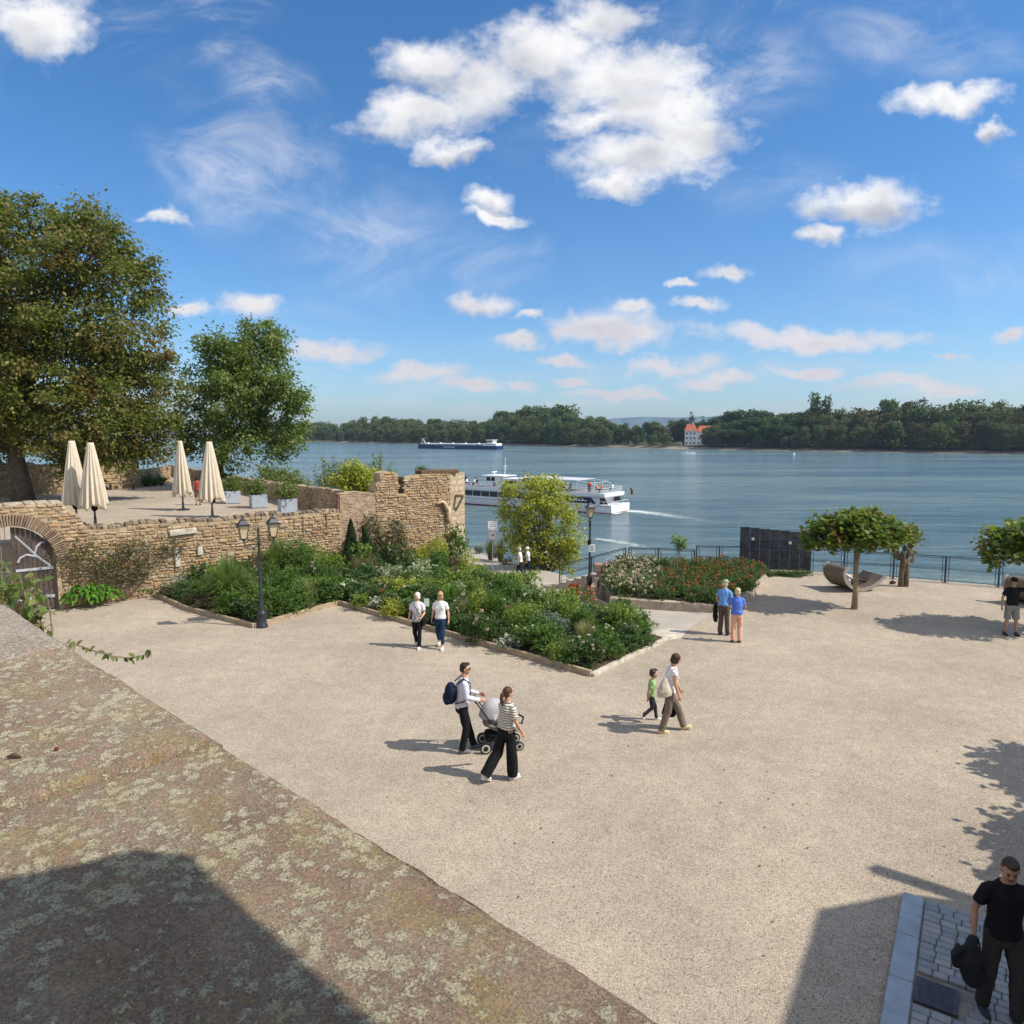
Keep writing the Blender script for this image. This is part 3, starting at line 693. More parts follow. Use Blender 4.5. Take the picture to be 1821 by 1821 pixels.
# brick section B -> C and tower wall C -> T1, facet T1 -> T2
dBT = (T1 - B).normalized(); LBT = (T1 - B).length; nBT = Vector((dBT.y, -dBT.x, 0)); rBT = math.atan2(dBT.y, dBT.x)
def s_at(px, P_, d_):
    k = ray(px, 880); r_ = k.x / k.y; return (r_ * P_.y - P_.x) / (d_.x - r_ * d_.y)
def h_at(px, py, P_=B, d_=dBT): 
    s_ = s_at(px, P_, d_); q = P_ + d_ * s_; return W(px, py, q.y).z
sC = s_at(667, B, dBT); C_ = B + dBT * sC
bw = thing('parapet_wall', 'reddish brick wall section between the terrace corner and the ruined tower', 'brick wall')
topb = [(0, 3.55), (.1, h_at(608, 876)), (.5 * sC, h_at(640, 874)), (sC, h_at(667, 877))]
rubble(bw, B, C_, -.3, topb, .55, stone=REDST, rowh=(.07, .1), slen=(.16, .3), prot=(.0, .02), seed=12, coping=None, ends=(2.4, 0))
tower = thing('ruined_tower', 'ruined stone tower with broken battlements standing at the river end of the wall', 'tower ruin')
Lt = LBT - sC
def tt(px, py): return (s_at(px, B, dBT) - sC, h_at(px, py))
prof_t = [(0, h_at(668, 872)), tt(669, 862), tt(671, 858), (tt(676, 858)[0], h_at(676, 857)), (tt(677, 842)[0], h_at(677, 842)), tt(690, 838), tt(705, 841)]
a1 = tt(708, 877)[0]; lowz = h_at(714, 878)
prof_t += [(a1, h_at(708, 843)), (a1 + .01, lowz), (a1 + .33, lowz)]
prof_t += [(a1 + .34, h_at(720, 851)), tt(730, 849), tt(742, 846), tt(752, 843), tt(770, 842), tt(785, 841), (Lt, h_at(800, 841))]
prof_t = sorted(prof_t)
rubble(tower, C_, T1, -2.8, prof_t, .75, seed=21, coping=None, rowh=(.08, .16), slen=(.10, .36))
mb = MB()
for s0_, side in ((a1, 1), (a1 + .34, -1)):          # reveals of the crenel
    z = lowz
    while z < h_at(714, 850):
        q = C_ + dBT * s0_ - nBT * .38; mb.box((q.x, q.y, z + .08), (.06, .76, .15), rBT, bev=.02); z += .16
mb.obj('crenel_reveal', STONESD, tower)
dF = (T2 - T1).normalized(); LF = (T2 - T1).length
rubble(tower, T1, T2, -2.8, [(0, h_at(800, 841)), (LF, h_at(800, 841) - .02)], .75, seed=23, coping=None, part='turret_stonework', stone=island('smooth_stone', [(.52, .42, .28), (.56, .46, .32), (.48, .38, .25), (.60, .50, .36)], nz=.5), prot=(.005, .02), rowh=(.2, .34), slen=(.3, .7))
T3 = Vector((-3.6, 39.6, 0)); T4 = Vector((-7.2, 38.6, 0))
rubble(tower, T2, T3, -2.8, [(0, 4.2), ((T3 - T2).length, 3.6)], .7, seed=25, coping=None, part='river_stonework')
rubble(tower, T3, T4, -2.8, [(0, 2.4), ((T4 - T3).length, 2.2)], .7, seed=26, coping=None, part='back_stonework')
PLK = simple('old_timber', (.13, .075, .045), .9, .4, 8, bs=.6, bd=.01, bscale=30)
mb = MB(); zt = h_at(790, 841)
for k in range(5):
    q = T1 - dBT * (1.0 - .0 * k) - nBT * (.05 + .16 * k); mb.box((q.x + .35, q.y + .25, zt + .06 + .01 * (k % 2)), (2.1 - .1 * (k % 3), .145, .17), rBT + .02 * (k % 3 - 1), bev=.02)
mb.obj('timber_capping', PLK, tower)
CORB = simple('corbel_stone', (.50, .38, .25), .95, .45, 6, bs=.9, bd=.03, bscale=14, spec=.1)
# corbelled hood on the face, beam and brace at the edge
mb = MB(); sx = s_at(788, B, dBT); c0 = B + dBT * sx; 
zc = h_at(788, 905)
arcp = [(-.45 + .5 * (1 - math.cos(a)) * 1.0, .42 * math.sin(a)) for a in np.linspace(.3, math.pi / 2, 7)]
pts = []
for a in np.linspace(0, 1, 9):
    x = -.42 + .62 * a; z = zc + .28 + .12 * math.sin(a * math.pi * .6) - (max(0, a - .55) * 1.1) * 1.0
    q = c0 + dBT * x + nBT * (.09 + .05 * a); pts.append((q.x, q.y, z))
mb.tube(pts, [.05, .06, .07, .08, .09, .10, .11, .11, .10], 7)
q = c0 + dBT * .22 + nBT * .12; mb.tube([(q.x, q.y, zc + .1), (q.x, q.y, zc - .25), (q.x, q.y, zc - .55), (q.x - nBT.x * .08, q.y - nBT.y * .08, zc - .72)], [.12, .14, .12, .05], 6)
mb.obj('corbel', CORB, tower, smooth=True)
mb = MB()
ze = h_at(820, 881); q0 = T1.lerp(T2, .35); nF = Vector((dF.y, -dF.x, 0)); q1 = q0 + nF * .55
mb.tube([q0 + Vector((0, 0, ze)), q1 + Vector((0, 0, ze))], .09, 6); mb.tube([q0 + nF * .02 + Vector((0, 0, ze - .75)), q1 - nF * .1 + Vector((0, 0, ze - .05))], .06, 6)
mb.obj('bracket', island('bracket_stone', [(.34, .24, .16), (.40, .30, .2)]), tower)
mb = MB(); sp_ = s_at(803, B, dBT); q = T1.lerp(T2, .2) + nF * .045; zz = h_at(808, 953); rF = math.atan2(dF.y, dF.x)
q = T1 - dBT * .02 + nBT * .07
mb.box((q.x, q.y, zz), (.42, .03, .34), rBT, bev=.006); mb.obj('plaque', simple('bronze', (.13, .08, .055), .5, .2, 10, metal=.5), tower)

# parapet along the river side of the terrace
rp = thing('river_parapet', 'waist high stone parapet running along the river edge of the terrace', 'stone wall')
RP = [(-7.95, 32.5), (-14.0, 41.7), (-20.6, 51.0), (-31.5, 66.0)]
for i in range(3):
    L = (Vector(RP[i + 1]) - Vector(RP[i])).length; rs = random.Random(i)
    z_a = (3.62, 3.35, 3.3, 3.25)
    rubble(rp, RP[i + 1], RP[i], TERR - .05, [(L * t, z_a[i + 1] * (1 - t) + z_a[i] * t + rs.uniform(-.03, .03)) for t in np.linspace(0, 1, 14)], .4, face=-1, seed=30 + i, coping=COPE, coph=.08, copden=.8, rowh=(.12, .2), ends=(0, 0))
# boundary wall at the far left of the terrace
bwall = thing('boundary_wall', 'pale yellow stone boundary wall behind the trunk of the big tree', 'stone wall')
for i, (P_, Q_, h_) in enumerate([((-32.5, 40.8), (-29.8, 45), 4.35), ((-29.8, 45), (-26.5, 51.2), 4.2), ((-26.5, 51.2), (-27.5, 58), 3.5)]):
    L = (Vector(Q_) - Vector(P_)).length
    rubble(bwall, P_, Q_, TERR - .05, [(0, h_), (L, h_)], .5, face=-1, seed=40 + i, coping=COPE, coph=.1, rowh=(.14, .24), slen=(.2, .5))
# small white post stone by the boundary wall
wp = MB(); wp.box((0, 0, .42), (.42, .3, .84), 0, bev=.03); o = wp.obj('marker_stone', WHITE); q = G(205, 866, TERR); o.location = (q.x, q.y, TERR)
tag(o, 'small white upright block standing before the boundary wall on the terrace', 'stone block')

# ============================================================ FOREGROUND PARAPET
DP = .74; ZP = CAMZ - DP
E0 = G(600, 1470, ZP); E1 = G(0, 1085, ZP); e = (E1 - E0); e.z = 0; e.normalize(); nin = Vector((-e.y, e.x, 0)) * 1.0
if nin.dot(Vector((-1, -1, 0))) < 0: nin = -nin
fp = thing('castle_parapet', 'broad lichen covered sandstone parapet in the foreground', 'stone parapet', (E0.x - nin.x * .036, E0.y - nin.y * .036, 0), math.atan2(e.y, e.x))
# local frame: x along e (away), y = left of e.  inward = local +y or -y
side = 1 if (Vector((-e.y, e.x, 0)).dot(nin) > 0) else -1
def s_of(px, py): q = G(px, py, ZP) - E0; return q.dot(e)
cuts = [-2.6, s_of(371, 1318), s_of(101, 1156), 9.0]
from mathutils import noise as mnoise
for i in range(3):
    a, b = cuts[i] + .006, cuts[i + 1] - .006
    zoff = (0, .006, .016)[i]
    nx = int((b - a) / (.0125 if i < 2 else .03)); ny = 100; wid = 1.25
    X = np.linspace(a, b, nx + 1); Yv = np.concatenate([np.linspace(0, wid, ny + 1)])
    V = []; F = []
    for ix, x in enumerate(X):
        edge = (mnoise.fractal(Vector((x * 1.3, 0, i * 7)), 1, 2, 4) * .004 + mnoise.noise(Vector((x * 14, 3, i))) * .0045 + mnoise.noise(Vector((x * 40, 3, i))) * .003)
        col_ = [(x, edge * 1.0, -.30), (x, edge - .006, -.03)]
        dend = min(x - a, b - x)
        for y in Yv:
            h = mnoise.fractal(Vector((x * 2, y * 2, i * 3)), 1, 2, 4) * .010 + mnoise.noise(Vector((x * 22, y * 22, i))) * .0035 + mnoise.noise(Vector((x * 60, y * 60, i))) * .0015
            rnd = -.035 * max(0, 1 - y / .03) ** 2 - .014 * max(0, 1 - dend / .03) ** 2 - (.012 * max(0, 1 - dend / .09) if mnoise.noise(Vector((y * 5, i, 1))) > .1 else 0)
            # a shallow broken strip next to the far joint
            if i == 1 and b - x < .17 and y > .18: h -= .014 * min(1, (y - .18) * 8) * (1 if b - x > .03 else .5)
            col_.append((x, edge * max(0, 1 - y * 3) + y, h + rnd))
        V += col_
    m_ = ny + 3
    for ix in range(nx):
        for j in range(m_ - 1): q = ix * m_ + j; F.append((q, q + m_, q + m_ + 1, q + 1) if side > 0 else (q, q + 1, q + m_ + 1, q + m_))
    for ix in (0, nx): F.append(tuple(ix * m_ + j for j in range(m_)))
    V = [(x, y * side, z + ZP + zoff) for x, y, z in V]
    o = MB().add(V, F).obj('coping_slab', LICHEN, fp, smooth=True, fixn=False)
    if i == 2: 
        pm = LICHEN2; o.data.materials.clear(); o.data.materials.append(pm); o['label'] = 'paler end slab of the parapet'
MB().box((3.2, side * .63, ZP / 2 - .16), (11.6, 1.2, ZP - .36)).obj('wall_body', MORTAR, fp)
# inner walkway on which the photographer stands
MB().box((E0.x - .75 * 1 + nin.x * 2.4, E0.y + nin.y * 2.6, ZP - 1.15), (7, 2.4, .2), math.atan2(e.y, e.x)).obj('wall_walk', MORTAR)['kind'] = 'structure'
def spot(px, py, z0): return G(px, py, z0)
# twig and beetle-sized bits on the slab
q = G(101, 1331, ZP + .012); o = MB().ball((0, 0, 0), (.006, .004, .004), 8, 6).obj('red_berry', simple('berry', (.20, .03, .02), .4, .2, 40)); o.location = q; tag(o, 'tiny dark red berry lying on the lichen covered parapet', 'berry')
q = G(24, 1346, ZP + .012); o = MB().tube([(-.014, 0, 0), (0, .003, .003), (.016, 0, 0)], [.003, .006, .003], 6).obj('dead_leaf', simple('dead_leaf', (.10, .05, .03), .7, .2, 40)); o.location = q; tag(o, 'small curled brown dead leaf lying on the parapet left of the berry', 'leaf')

# ============================================================ PAVED APRON, lower right
ap = [G(1605, 1595), G(1565, 1821), G(1745, 1640)]
u_ = (ap[1] - ap[0]).normalized(); v_ = (ap[2] - ap[0]); v_ = (v_ - u_ * v_.dot(u_)).normalized()
apo = thing('paved_apron', '', 'pavement', (ap[0].x, ap[0].y, 0), math.atan2(u_.y, u_.x))
sv = 1 if Vector((-u_.y, u_.x, 0)).dot(v_) > 0 else -1
for k_ in ('label', 'category'): del apo[k_]
struct(apo)
MB().box((3, sv * 3.0, .02), (6.0, 6.0, .06)).obj('joint_bed', simple('joint_sand', (.24, .22, .19), 1, .3, 6), apo)
mb = MB(); x = 0
while x < 6: 
    l = random.uniform(.8, 1.1); mb.box((x + l / 2, sv * .13, .035), (l - .01, .25, .11), bev=.012); x += l
mb.obj('border_slab', simple('border_stone', (.33, .38, .43), .8, .15, 6, bs=.3), apo)
mb = MB(); x = .02; mhx = ((G(1664, 1782) - ap[0]).dot(u_), (G(1664, 1782) - ap[0]).dot(v_))
while x < 5.6:
    l = random.uniform(.105, .13); y = .27
    while y < 4.5:
        w_ = random.uniform(.15, .215)
        if not (abs(x + l / 2 - mhx[0]) < .27 and abs(y + w_ / 2 - mhx[1]) < .27):
            mb.box((x + l / 2 + random.uniform(-.004, .004), sv * (y + w_ / 2), .04 + random.uniform(-.004, .004)), (l - .009, w_ - .010, .1), random.uniform(-.03, .03), bev=.010)
        y += w_
    x += l
mb.obj('setts', SETT, apo)
mh = MB(); mh.box((0, 0, .062), (.42, .42, .06), bev=.005)
for i in range(8): mh.box((-.17 + .048 * i, 0, .094), (.018, .34, .006))
mc = mh.obj('manhole_cover', simple('cast_iron', (.07, .07, .085), .55, .3, 12, metal=.3)); q = ap[0] + u_ * mhx[0] + v_ * mhx[1]; mc.location = (q.x, q.y, .0); mc.rotation_euler = (0, 0, math.atan2(u_.y, u_.x))
tag(mc, 'dark square iron manhole cover set among grey setts', 'manhole cover')

# ============================================================ BUILDING AND ADDED SHADE CASTERS OUT OF FRAME
hs_ = thing('castle_house', 'tall plastered castle building beside the paved apron, outside the view', 'building')
kk = 4.2; off = Vector((1.62 * kk, -.40 * kk, 1.80 * kk))
c1_ = G(1455, 1618) + off; c2_ = G(1390, 1821) + off; dd = (c2_ - c1_); dd.z = 0; dd.normalize()
c3_ = G(1800, 1690) + off; d3 = (c3_ - c1_); d3.z = 0; d3.normalize()
H_ = c1_.z
cA_ = G(1603, 1588) + off; cA_.z = H_ = c1_.z; dB_ = (G(1800, 1655) + off - cA_); dB_.z = 0; dB_.normalize()
poly = [c1_, cA_, cA_ + dB_ * 7, c1_ + d3 * 9 + dd * 14, c1_ + dd * 14]
MB().prism([(q.x, q.y) for q in poly], 0.0, H_).obj('wall', simple('plaster', (.5, .44, .34), .9, .15, 1), hs_)
rb = MB(); cc = sum((q for q in poly), Vector()) / 5; rb.add([(q.x, q.y, H_ + .004) for q in poly] + [(cc.x, cc.y, H_ + 2.0)], [(0, 1, 5), (1, 2, 5), (2, 3, 5), (3, 4, 5), (4, 0, 5), (4, 3, 2, 1, 0)]).obj('roof', simple('slate', (.08, .08, .09), .7, .2, 4), hs_)
# unseen beam and brace, added to cast the narrow band of shade
bb = thing('shade_beam', 'added timber beam casting a narrow band of shade, outside the view', 'beam')
k2 = 4.0; o2 = Vector((1.62 * k2, -.40 * k2, 1.80 * k2)); b1_ = G(1556, 1545) + o2; b2_ = G(1770, 1615) + o2
MB().tube([b1_, b2_ + (b2_ - b1_) * 1.5], [.14, .14], 4).obj('beam', PLK, bb)
MB().tube([b2_ + (b2_ - b1_) * 1.4, Vector((c1_ + d3 * 4).xyz) - Vector((0, 0, H_ * .3))], .08, 6).obj('brace', PLK, bb)
# unseen slab on a pillar, added to shade part of the parapet
k3 = .80; o3 = Vector((1.62, -.40, 1.80)) * k3
h1 = G(295, 1503, ZP) + o3; h2 = G(640, 1821, ZP) + o3; h3 = G(0, 1567, ZP) + o3
a_ = (h2 - h1).normalized(); b_ = (h3 - h1).normalized()
hd = thing('shade_slab', 'added overhead slab above the viewpoint, shading the parapet', 'shade slab')
rc = [h1 + a_ * .05, h1 + b_ * .05, h1 + b_ * 1.5, h1 + b_ * 1.5 + a_ * 2.6, h1 + a_ * 2.6]
MB().prism([(q.x, q.y) for q in rc], h1.z - .03, h1.z).obj('slab', PALEST, hd)
q = h1 + b_ * 1.25 + a_ * 2.4
MB().prism([(q.x - .2, q.y - .2), (q.x + .2, q.y - .2), (q.x + .2, q.y + .2), (q.x - .2, q.y + .2)], 0, h1.z - .033).obj('pillar', PALEST, hd)

# ============================================================ FENCES, RAILS, STEPS
def railing(root, pts, hgt=.98, mat_=IRON, post_r=.026, dbl=True, mids=(.5,), low=.1):
    """flat-iron railing through base points, one mesh per post and per rail"""
    for i, q in enumerate(pts):
        q = Vector(q); mb = MB(); mb.box((q.x, q.y, q.z + hgt / 2), (.055, .055, hgt)); 
        if dbl:
            d_ = (Vector(pts[min(i + 1, len(pts) - 1)]) - Vector(pts[max(i - 1, 0)])).normalized() * .12
            for sg in (-1, 1):
                if (i == 0 and sg < 0) or (i == len(pts) - 1 and sg > 0): continue
                mb.box((q.x + d_.x * sg, q.y + d_.y * sg, q.z + hgt / 2 + d_.z * sg), (.022, .022, hgt - .06))
        mb.box((q.x, q.y, q.z + .012), (.13, .13, .024))
        mb.obj('post', mat_, root)
    for i in range(len(pts) - 1):
        a, b = Vector(pts[i]), Vector(pts[i + 1]); mb = MB()
        for h in (hgt, hgt - .07) + tuple(m_ * hgt for m_ in mids) + tuple(m_ * hgt - .06 for m_ in mids) + (low,):
            z_ = Vector((0, 0, h)); mb.tube([a + z_, b + z_], .021 if h == hgt else .013, 6)
        mb.obj('rail_panel', mat_, root)
f1 = thing('stair_railing', 'dark iron railing climbing beside the steps up to the quay', 'railing')
R0 = W(995, 1037, 36.0); R0.z = -1.28; R0 = G(995, 1037, -1.28); R1 = G(1053, 1022, -.62); R2 = G(1112, 1009, 0)
R1b = Vector(R0).lerp(R2, .5)
railing(f1, [R0, R1b + Vector((0, 0, .0)), R2], .92, IRON)
f2 = thing('quay_railing', 'low dark iron railing along the quay behind the rose bed', 'railing')
railing(f2, [R2 + Vector((.16, .03, 0)), G(1170, 1010), G(1234, 1013)], .92, IRON)
f3 = thing('quay_fence', 'blue grey iron fence along the river edge of the gravel square', 'fence')
pf = [G(1238, 1013), G(1278, 1014), G(1365, 1016), G(1440, 1019), G(1500, 1023.5), G(1588, 1029), G(1680, 1036), G(1775, 1044)]
dl = (pf[-1] - pf[-2]); pf += [pf[-1] + dl, pf[-1] + dl * 2.1, pf[-1] + dl * 3.2]
railing(f3, pf, 1.12, IRONB, mids=(.55,))
PBM = simple('weathered_board', (.045, .048, .055), .7, .6, 3.5, bs=.5, bd=.006, bscale=14)
sc_ = thing('board_screen', 'dark weathered board screen fixed to the quay fence left of the plane tree', 'screen')
pa = G(1312, 1013.5) + Vector((-.0, -.16, 0)); pb = G(1436, 1018) + Vector((0, -.16, 0)); dpb = (pb - pa); LP = dpb.length; rzp = math.atan2(dpb.y, dpb.x); dpb.normalize()
hl = W(1313, 937, pa.y).z; hr = W(1436, 949, pb.y).z; kb_ = 7
for i in range(kb_):
    q = pa + dpb * (LP * (i + .5) / kb_); h_ = hl + (hr - hl) * (i + .5) / kb_
    MB().box((q.x, q.y, h_ / 2 + .06), (LP / kb_ - .012, .035, h_ - .08), rzp).obj('board', PBM, sc_)
mb = MB()
for z_ in (.98, 1.46): q = (pa + pb) / 2; mb.box((q.x + .01, q.y - .045, z_), (LP, .035, .05), rzp)
mb.obj('batten', IRONB, sc_)
def bplate(px, py, s_):
    t = (ray(px, py).x / ray(px, py).y * pa.y - pa.x) / (dpb.x - ray(px, py).x / ray(px, py).y * dpb.y); q = pa + dpb * t; return q, W(px, py, q.y).z
for px, py in ((1338, 958), (1404, 965)):
    q, z_ = bplate(px, py, 0); MB().box((q.x, q.y - .075, z_), (.12, .02, .12), rzp, bev=.006).obj('label_plate', OFFW, sc_)
GRAF = simple('graffiti_grey', (.10, .105, .115), .8, .3, 9, bs=0)
def textmesh(s, size, extr=.004):
    c = bpy.data.curves.new('t', 'FONT'); c.body = s; c.size = size; c.extrude = extr; c.align_x = 'CENTER'; c.align_y = 'CENTER'
    o = bpy.data.objects.new('t', c); col.objects.link(o); dg = bpy.context.evaluated_depsgraph_get(); me = bpy.data.meshes.new_from_object(o.evaluated_get(dg))
    bpy.data.objects.remove(o); return me
me = textmesh('USA', .34); q, z_ = bplate(1384, 954, 0); o = link('graffiti', me, GRAF, sc_); o.location = (q.x, q.y - .03, z_); o.rotation_euler = (R(90), 0, rzp)
# steps between lower path and quay
st = MB(); a0 = Vector((R0.x + .2, R0.y - .25, 0)); a1_ = Vector((R2.x - .1, R2.y - .2, 0)); k_ = 8; dn = (a1_ - a0).normalized(); pn = Vector((dn.y, -dn.x, 0))
for i in range(k_):
    t0 = i / k_; q = a0.lerp(a1_, (i + .5) / k_) + pn * .75; zt = -1.28 + 1.28 * (i + 1) / k_
    st.box((q.x, q.y, (zt - 3) / 2), ((a1_ - a0).length / k_ + .0, 1.5, zt + 3), math.atan2(dn.y, dn.x))
struct(st.obj('steps', simple('step_stone', (.40, .34, .28), .9, .3, 4)))
# ============================================================ FOLIAGE MATERIALS
LF_LIME = leafmat('lime_leaves', [(.07, .10, .022), (.17, .18, .036), (.10, .125, .028), (.24, .21, .05), (.05, .075, .02), (.19, .18, .04)], .35, patch=(.27, .16, .06), pscale=.6)
LF_GREEN = leafmat('green_leaves', [(.08, .135, .036), (.13, .195, .05), (.18, .23, .06), (.06, .10, .03), (.24, .25, .07)], .35)
LF_BED = leafmat('bed_leaves', [(.045, .105, .018), (.08, .16, .026), (.12, .20, .036), (.032, .075, .015)], .35)
LF_BED2 = leafmat('bed_leaves_dark', [(.032, .075, .020), (.05, .105, .028), (.075, .14, .038), (.024, .052, .016)], .3)
LF_BED3 = leafmat('bed_leaves_bright', [(.14, .22, .03), (.19, .27, .045), (.10, .18, .026), (.24, .30, .07)], .4)
LF_YEL = leafmat('yellow_green_leaves', [(.38, .42, .05), (.50, .49, .07), (.28, .33, .045), (.58, .52, .10), (.20, .21, .04)], .45)
LF_WIL = leafmat('willow_leaves', [(.17, .20, .06), (.22, .24, .08), (.12, .15, .05)], .35)
LF_PLANE = leafmat('plane_leaves', [(.05, .11, .015), (.08, .15, .02), (.13, .19, .025), (.20, .20, .04), (.035, .07, .014)], .35, patch=(.26, .17, .05), pscale=1.4)
LF_SILV = leafmat('silver_leaves', [(.20, .26, .20), (.28, .33, .27), (.14, .19, .15)], .2)
LF_HOST = leafmat('broad_leaves', [(.07, .19, .02), (.11, .26, .03), (.05, .13, .02)], .3)
LF_GRASS = leafmat('grass_blades', [(.12, .20, .045), (.17, .26, .065), (.08, .15, .035), (.22, .28, .10)], .35)
LF_STRAW = leafmat('straw_blades', [(.30, .27, .11), (.24, .24, .10), (.36, .30, .15)], .3)
LF_REDG = leafmat('reddish_blades', [(.15, .13, .06), (.20, .15, .08), (.10, .11, .04)], .3)
LF_CON = leafmat('conifer_needles', [(.018, .05, .016), (.03, .075, .022), (.045, .095, .03)], .1)
LF_BROWN = leafmat('brown_green_leaves', [(.05, .06, .025), (.10, .08, .04), (.04, .05, .02), (.13, .09, .06)], .25)
LF_PALE = leafmat('pale_narrow_leaves', [(.36, .38, .25), (.20, .28, .12), (.46, .46, .34)], .3)
LF_VINE = leafmat('vine_leaves', [(.10, .17, .04), (.16, .23, .05), (.07, .12, .03), (.22, .24, .07), (.16, .12, .06)], .35)
FAR = [leafmat('far_leaves_' + w_, c_, .15, .8) for w_, c_ in (('green', [(.06, .10, .030), (.085, .13, .042), (.115, .155, .05)]), ('olive', [(.11, .13, .042), (.15, .16, .05), (.08, .10, .034)]),
       ('dark', [(.032, .066, .024), (.046, .086, .032), (.036, .074, .028)]), ('brown', [(.09, .085, .035), (.07, .07, .03), (.11, .08, .03)]), ('pale', [(.11, .125, .07), (.14, .15, .09), (.085, .10, .055)]))]
FL = {k: leafmat('petals_' + k, v, .25, .6) for k, v in dict(white=[(.75, .72, .62), (.68, .66, .5)], pink=[(.72, .50, .45), (.78, .66, .56), (.7, .6, .5)], red=[(.55, .05, .04), (.62, .12, .05)], orange=[(.55, .14, .06), (.45, .10, .05)], cream=[(.58, .46, .36), (.52, .37, .30), (.64, .55, .44)]).items()}
def fol(name, V, m, root, k=4): return link(name, npmesh(name, V, k), m, root)

# ============================================================ BIG TREES
def limb_tree(root, base, trunk_r, fork_z, targets, bark, lean=(0, 0), seg=8, tips=None):
    """trunk with tapering limbs to the targets; all in the root's space"""
    mb = MB(); fx, fy = lean
    mb.tube([(0, 0, -.3), (fx * .1, fy * .1, fork_z * .25), (fx * .5, fy * .5, fork_z * .6), (fx, fy, fork_z)], [trunk_r * 1.45, trunk_r * 1.05, trunk_r * .9, trunk_r * .85], 12)
    o = mb.obj('trunk', bark, root, smooth=True)
    f = Vector((fx, fy, fork_z)); mb = MB()
    for t in targets:
        t = Vector(t); d = (t - f); r0 = trunk_r * random.uniform(.35, .55)
        mid = f + d * .4 + Vector((0, 0, d.length * .08)) + Vector((random.uniform(-.3, .3), random.uniform(-.3, .3), 0))
        mb.tube([f - Vector((0, 0, trunk_r)), f.lerp(mid, .5), mid, mid.lerp(t, .5), t], [r0, r0 * .8, r0 * .6, r0 * .4, r0 * .15], 6)
        if tips is not None:
            near = tips[np.argsort(np.linalg.norm(tips - np.array(t), axis=1))[:14]]
            for q in near: 
                s_ = mid.lerp(t, random.uniform(.2, 1)); q = Vector(q); mb.tube([s_, s_.lerp(q, .5) + Vector((0, 0, .12 * (q - s_).length)), q], [r0 * .22, r0 * .14, r0 * .05], 4, caps=False)
    mb.obj('limbs', bark, root, smooth=True); return o
def pixtree(name, label, cat, bpx, bpy_, z, Y, blobs, bark, leafm, trunk_r, fork, per, n, rad, size, dy=.6, lt=8, group=None, droop=.6, lean=(0, 0), up=.5, shell=.45, aspect=.55, nt=None, tw=.16):
    b = W(bpx, bpy_, Y); b.z = z; root = thing(name, label, cat, b, 0, group)
    Bl = []
    for (px, py, r, *rest) in blobs:
        c_ = W(px, py, Y) ; rr = r * Y / FPX; ry = (rest[0] if rest else r) * Y / FPX
        Bl.append((c_.x - b.x, random.uniform(-1, 1) * rr * dy, c_.z - z, rr, rr, ry))
    P, I = blobpts(Bl, per, shell, tw)
    fol('crown', cluster_leaves(P, n, rad, size, up=up, droop=droop, aspect=aspect), leafm, root)
    tg = sorted(Bl, key=lambda q: -q[3])[:lt]
    limb_tree(root, b, trunk_r, fork, [(q[0], q[1], q[2]) for q in tg], bark, lean, tips=P)
    return root
pixtree('lime_tree', 'huge old tree with a dense olive and brown crown at the left edge', 'tree', 42, 890, TERR, 41.2,
        [(25, 425, 70), (110, 440, 72), (185, 455, 66), (-70, 430, 100), (232, 535, 48), (120, 560, 95), (20, 560, 100), (228, 610, 55), (140, 660, 100), (30, 680, 100), (238, 700, 58), (185, 752, 82), (85, 745, 80), (262, 755, 45),
         (-80, 600, 130), (-100, 740, 110), (-10, 785, 40), (225, 478, 36), (-12, 375, 30), (262, 655, 36), (240, 800, 30), (150, 800, 40), (60, 385, 26), (150, 395, 26), (215, 425, 22), (252, 470, 22), (275, 590, 24), (292, 640, 20), (300, 700, 22), (120, 805, 34), (190, 805, 32), (270, 800, 26), (255, 780, 40)],
        BARK, LF_LIME, .46, 3.6, 2.5, 135, .40, .23, dy=.9, tw=.42, lt=12, droop=1.1, lean=(-.4, 0))
pixtree('maple_tree', 'medium round green tree on the terrace behind the right pair of parasols', 'tree', 393, 866, TERR, 50.5,
        [(440, 640, 62), (378, 650, 44), (492, 690, 46), (398, 715, 72), (478, 755, 58), (355, 765, 45), (425, 790, 50), (332, 722, 20), (462, 606, 36), (380, 612, 30), (500, 785, 32), (322, 790, 20), (440, 700, 66), (518, 715, 24), (455, 640, 50)],
        BARK, LF_GREEN, .26, 2.2, 2.5, 100, .40, .25, tw=.36, lt=8, droop=.4)
# shrubs and trees on the bank
def bankbush(name, label, cat, blobs, Y, zb, leafm, per, n, rad, size, group=None, stems=7, up=.4, shell=.3, aspect=.5, bpx=None, **kw):
    bpx = bpx or sum(q[0] for q in blobs) / len(blobs); b = W(bpx, 950, Y); b.z = zb; root = thing(name, label, cat, b, 0, group); Bl = []
    for (px, py, r, *rest) in blobs:
        c_ = W(px, py, Y); rr = r * Y / FPX; Bl.append((c_.x - b.x, random.uniform(-.5, .5) * rr, c_.z - zb, rr, rr, (rest[0] if rest else r) * Y / FPX))
    P, I = blobpts(Bl, per, shell); fol('foliage', cluster_leaves(P, n, rad, size, up=up, aspect=aspect, **kw), leafm, root)
    mb = MB()
    for i in range(stems):
        t = P[random.randrange(len(P))]; a = Vector((random.uniform(-.2, .2), random.uniform(-.2, .2), -.3)); t = Vector(t)
        mb.tube([a, a.lerp(t, .5) + Vector((0, 0, .1 * t.length)), t], [.05, .035, .012], 5)
    mb.obj('stems', BARK, root); return root
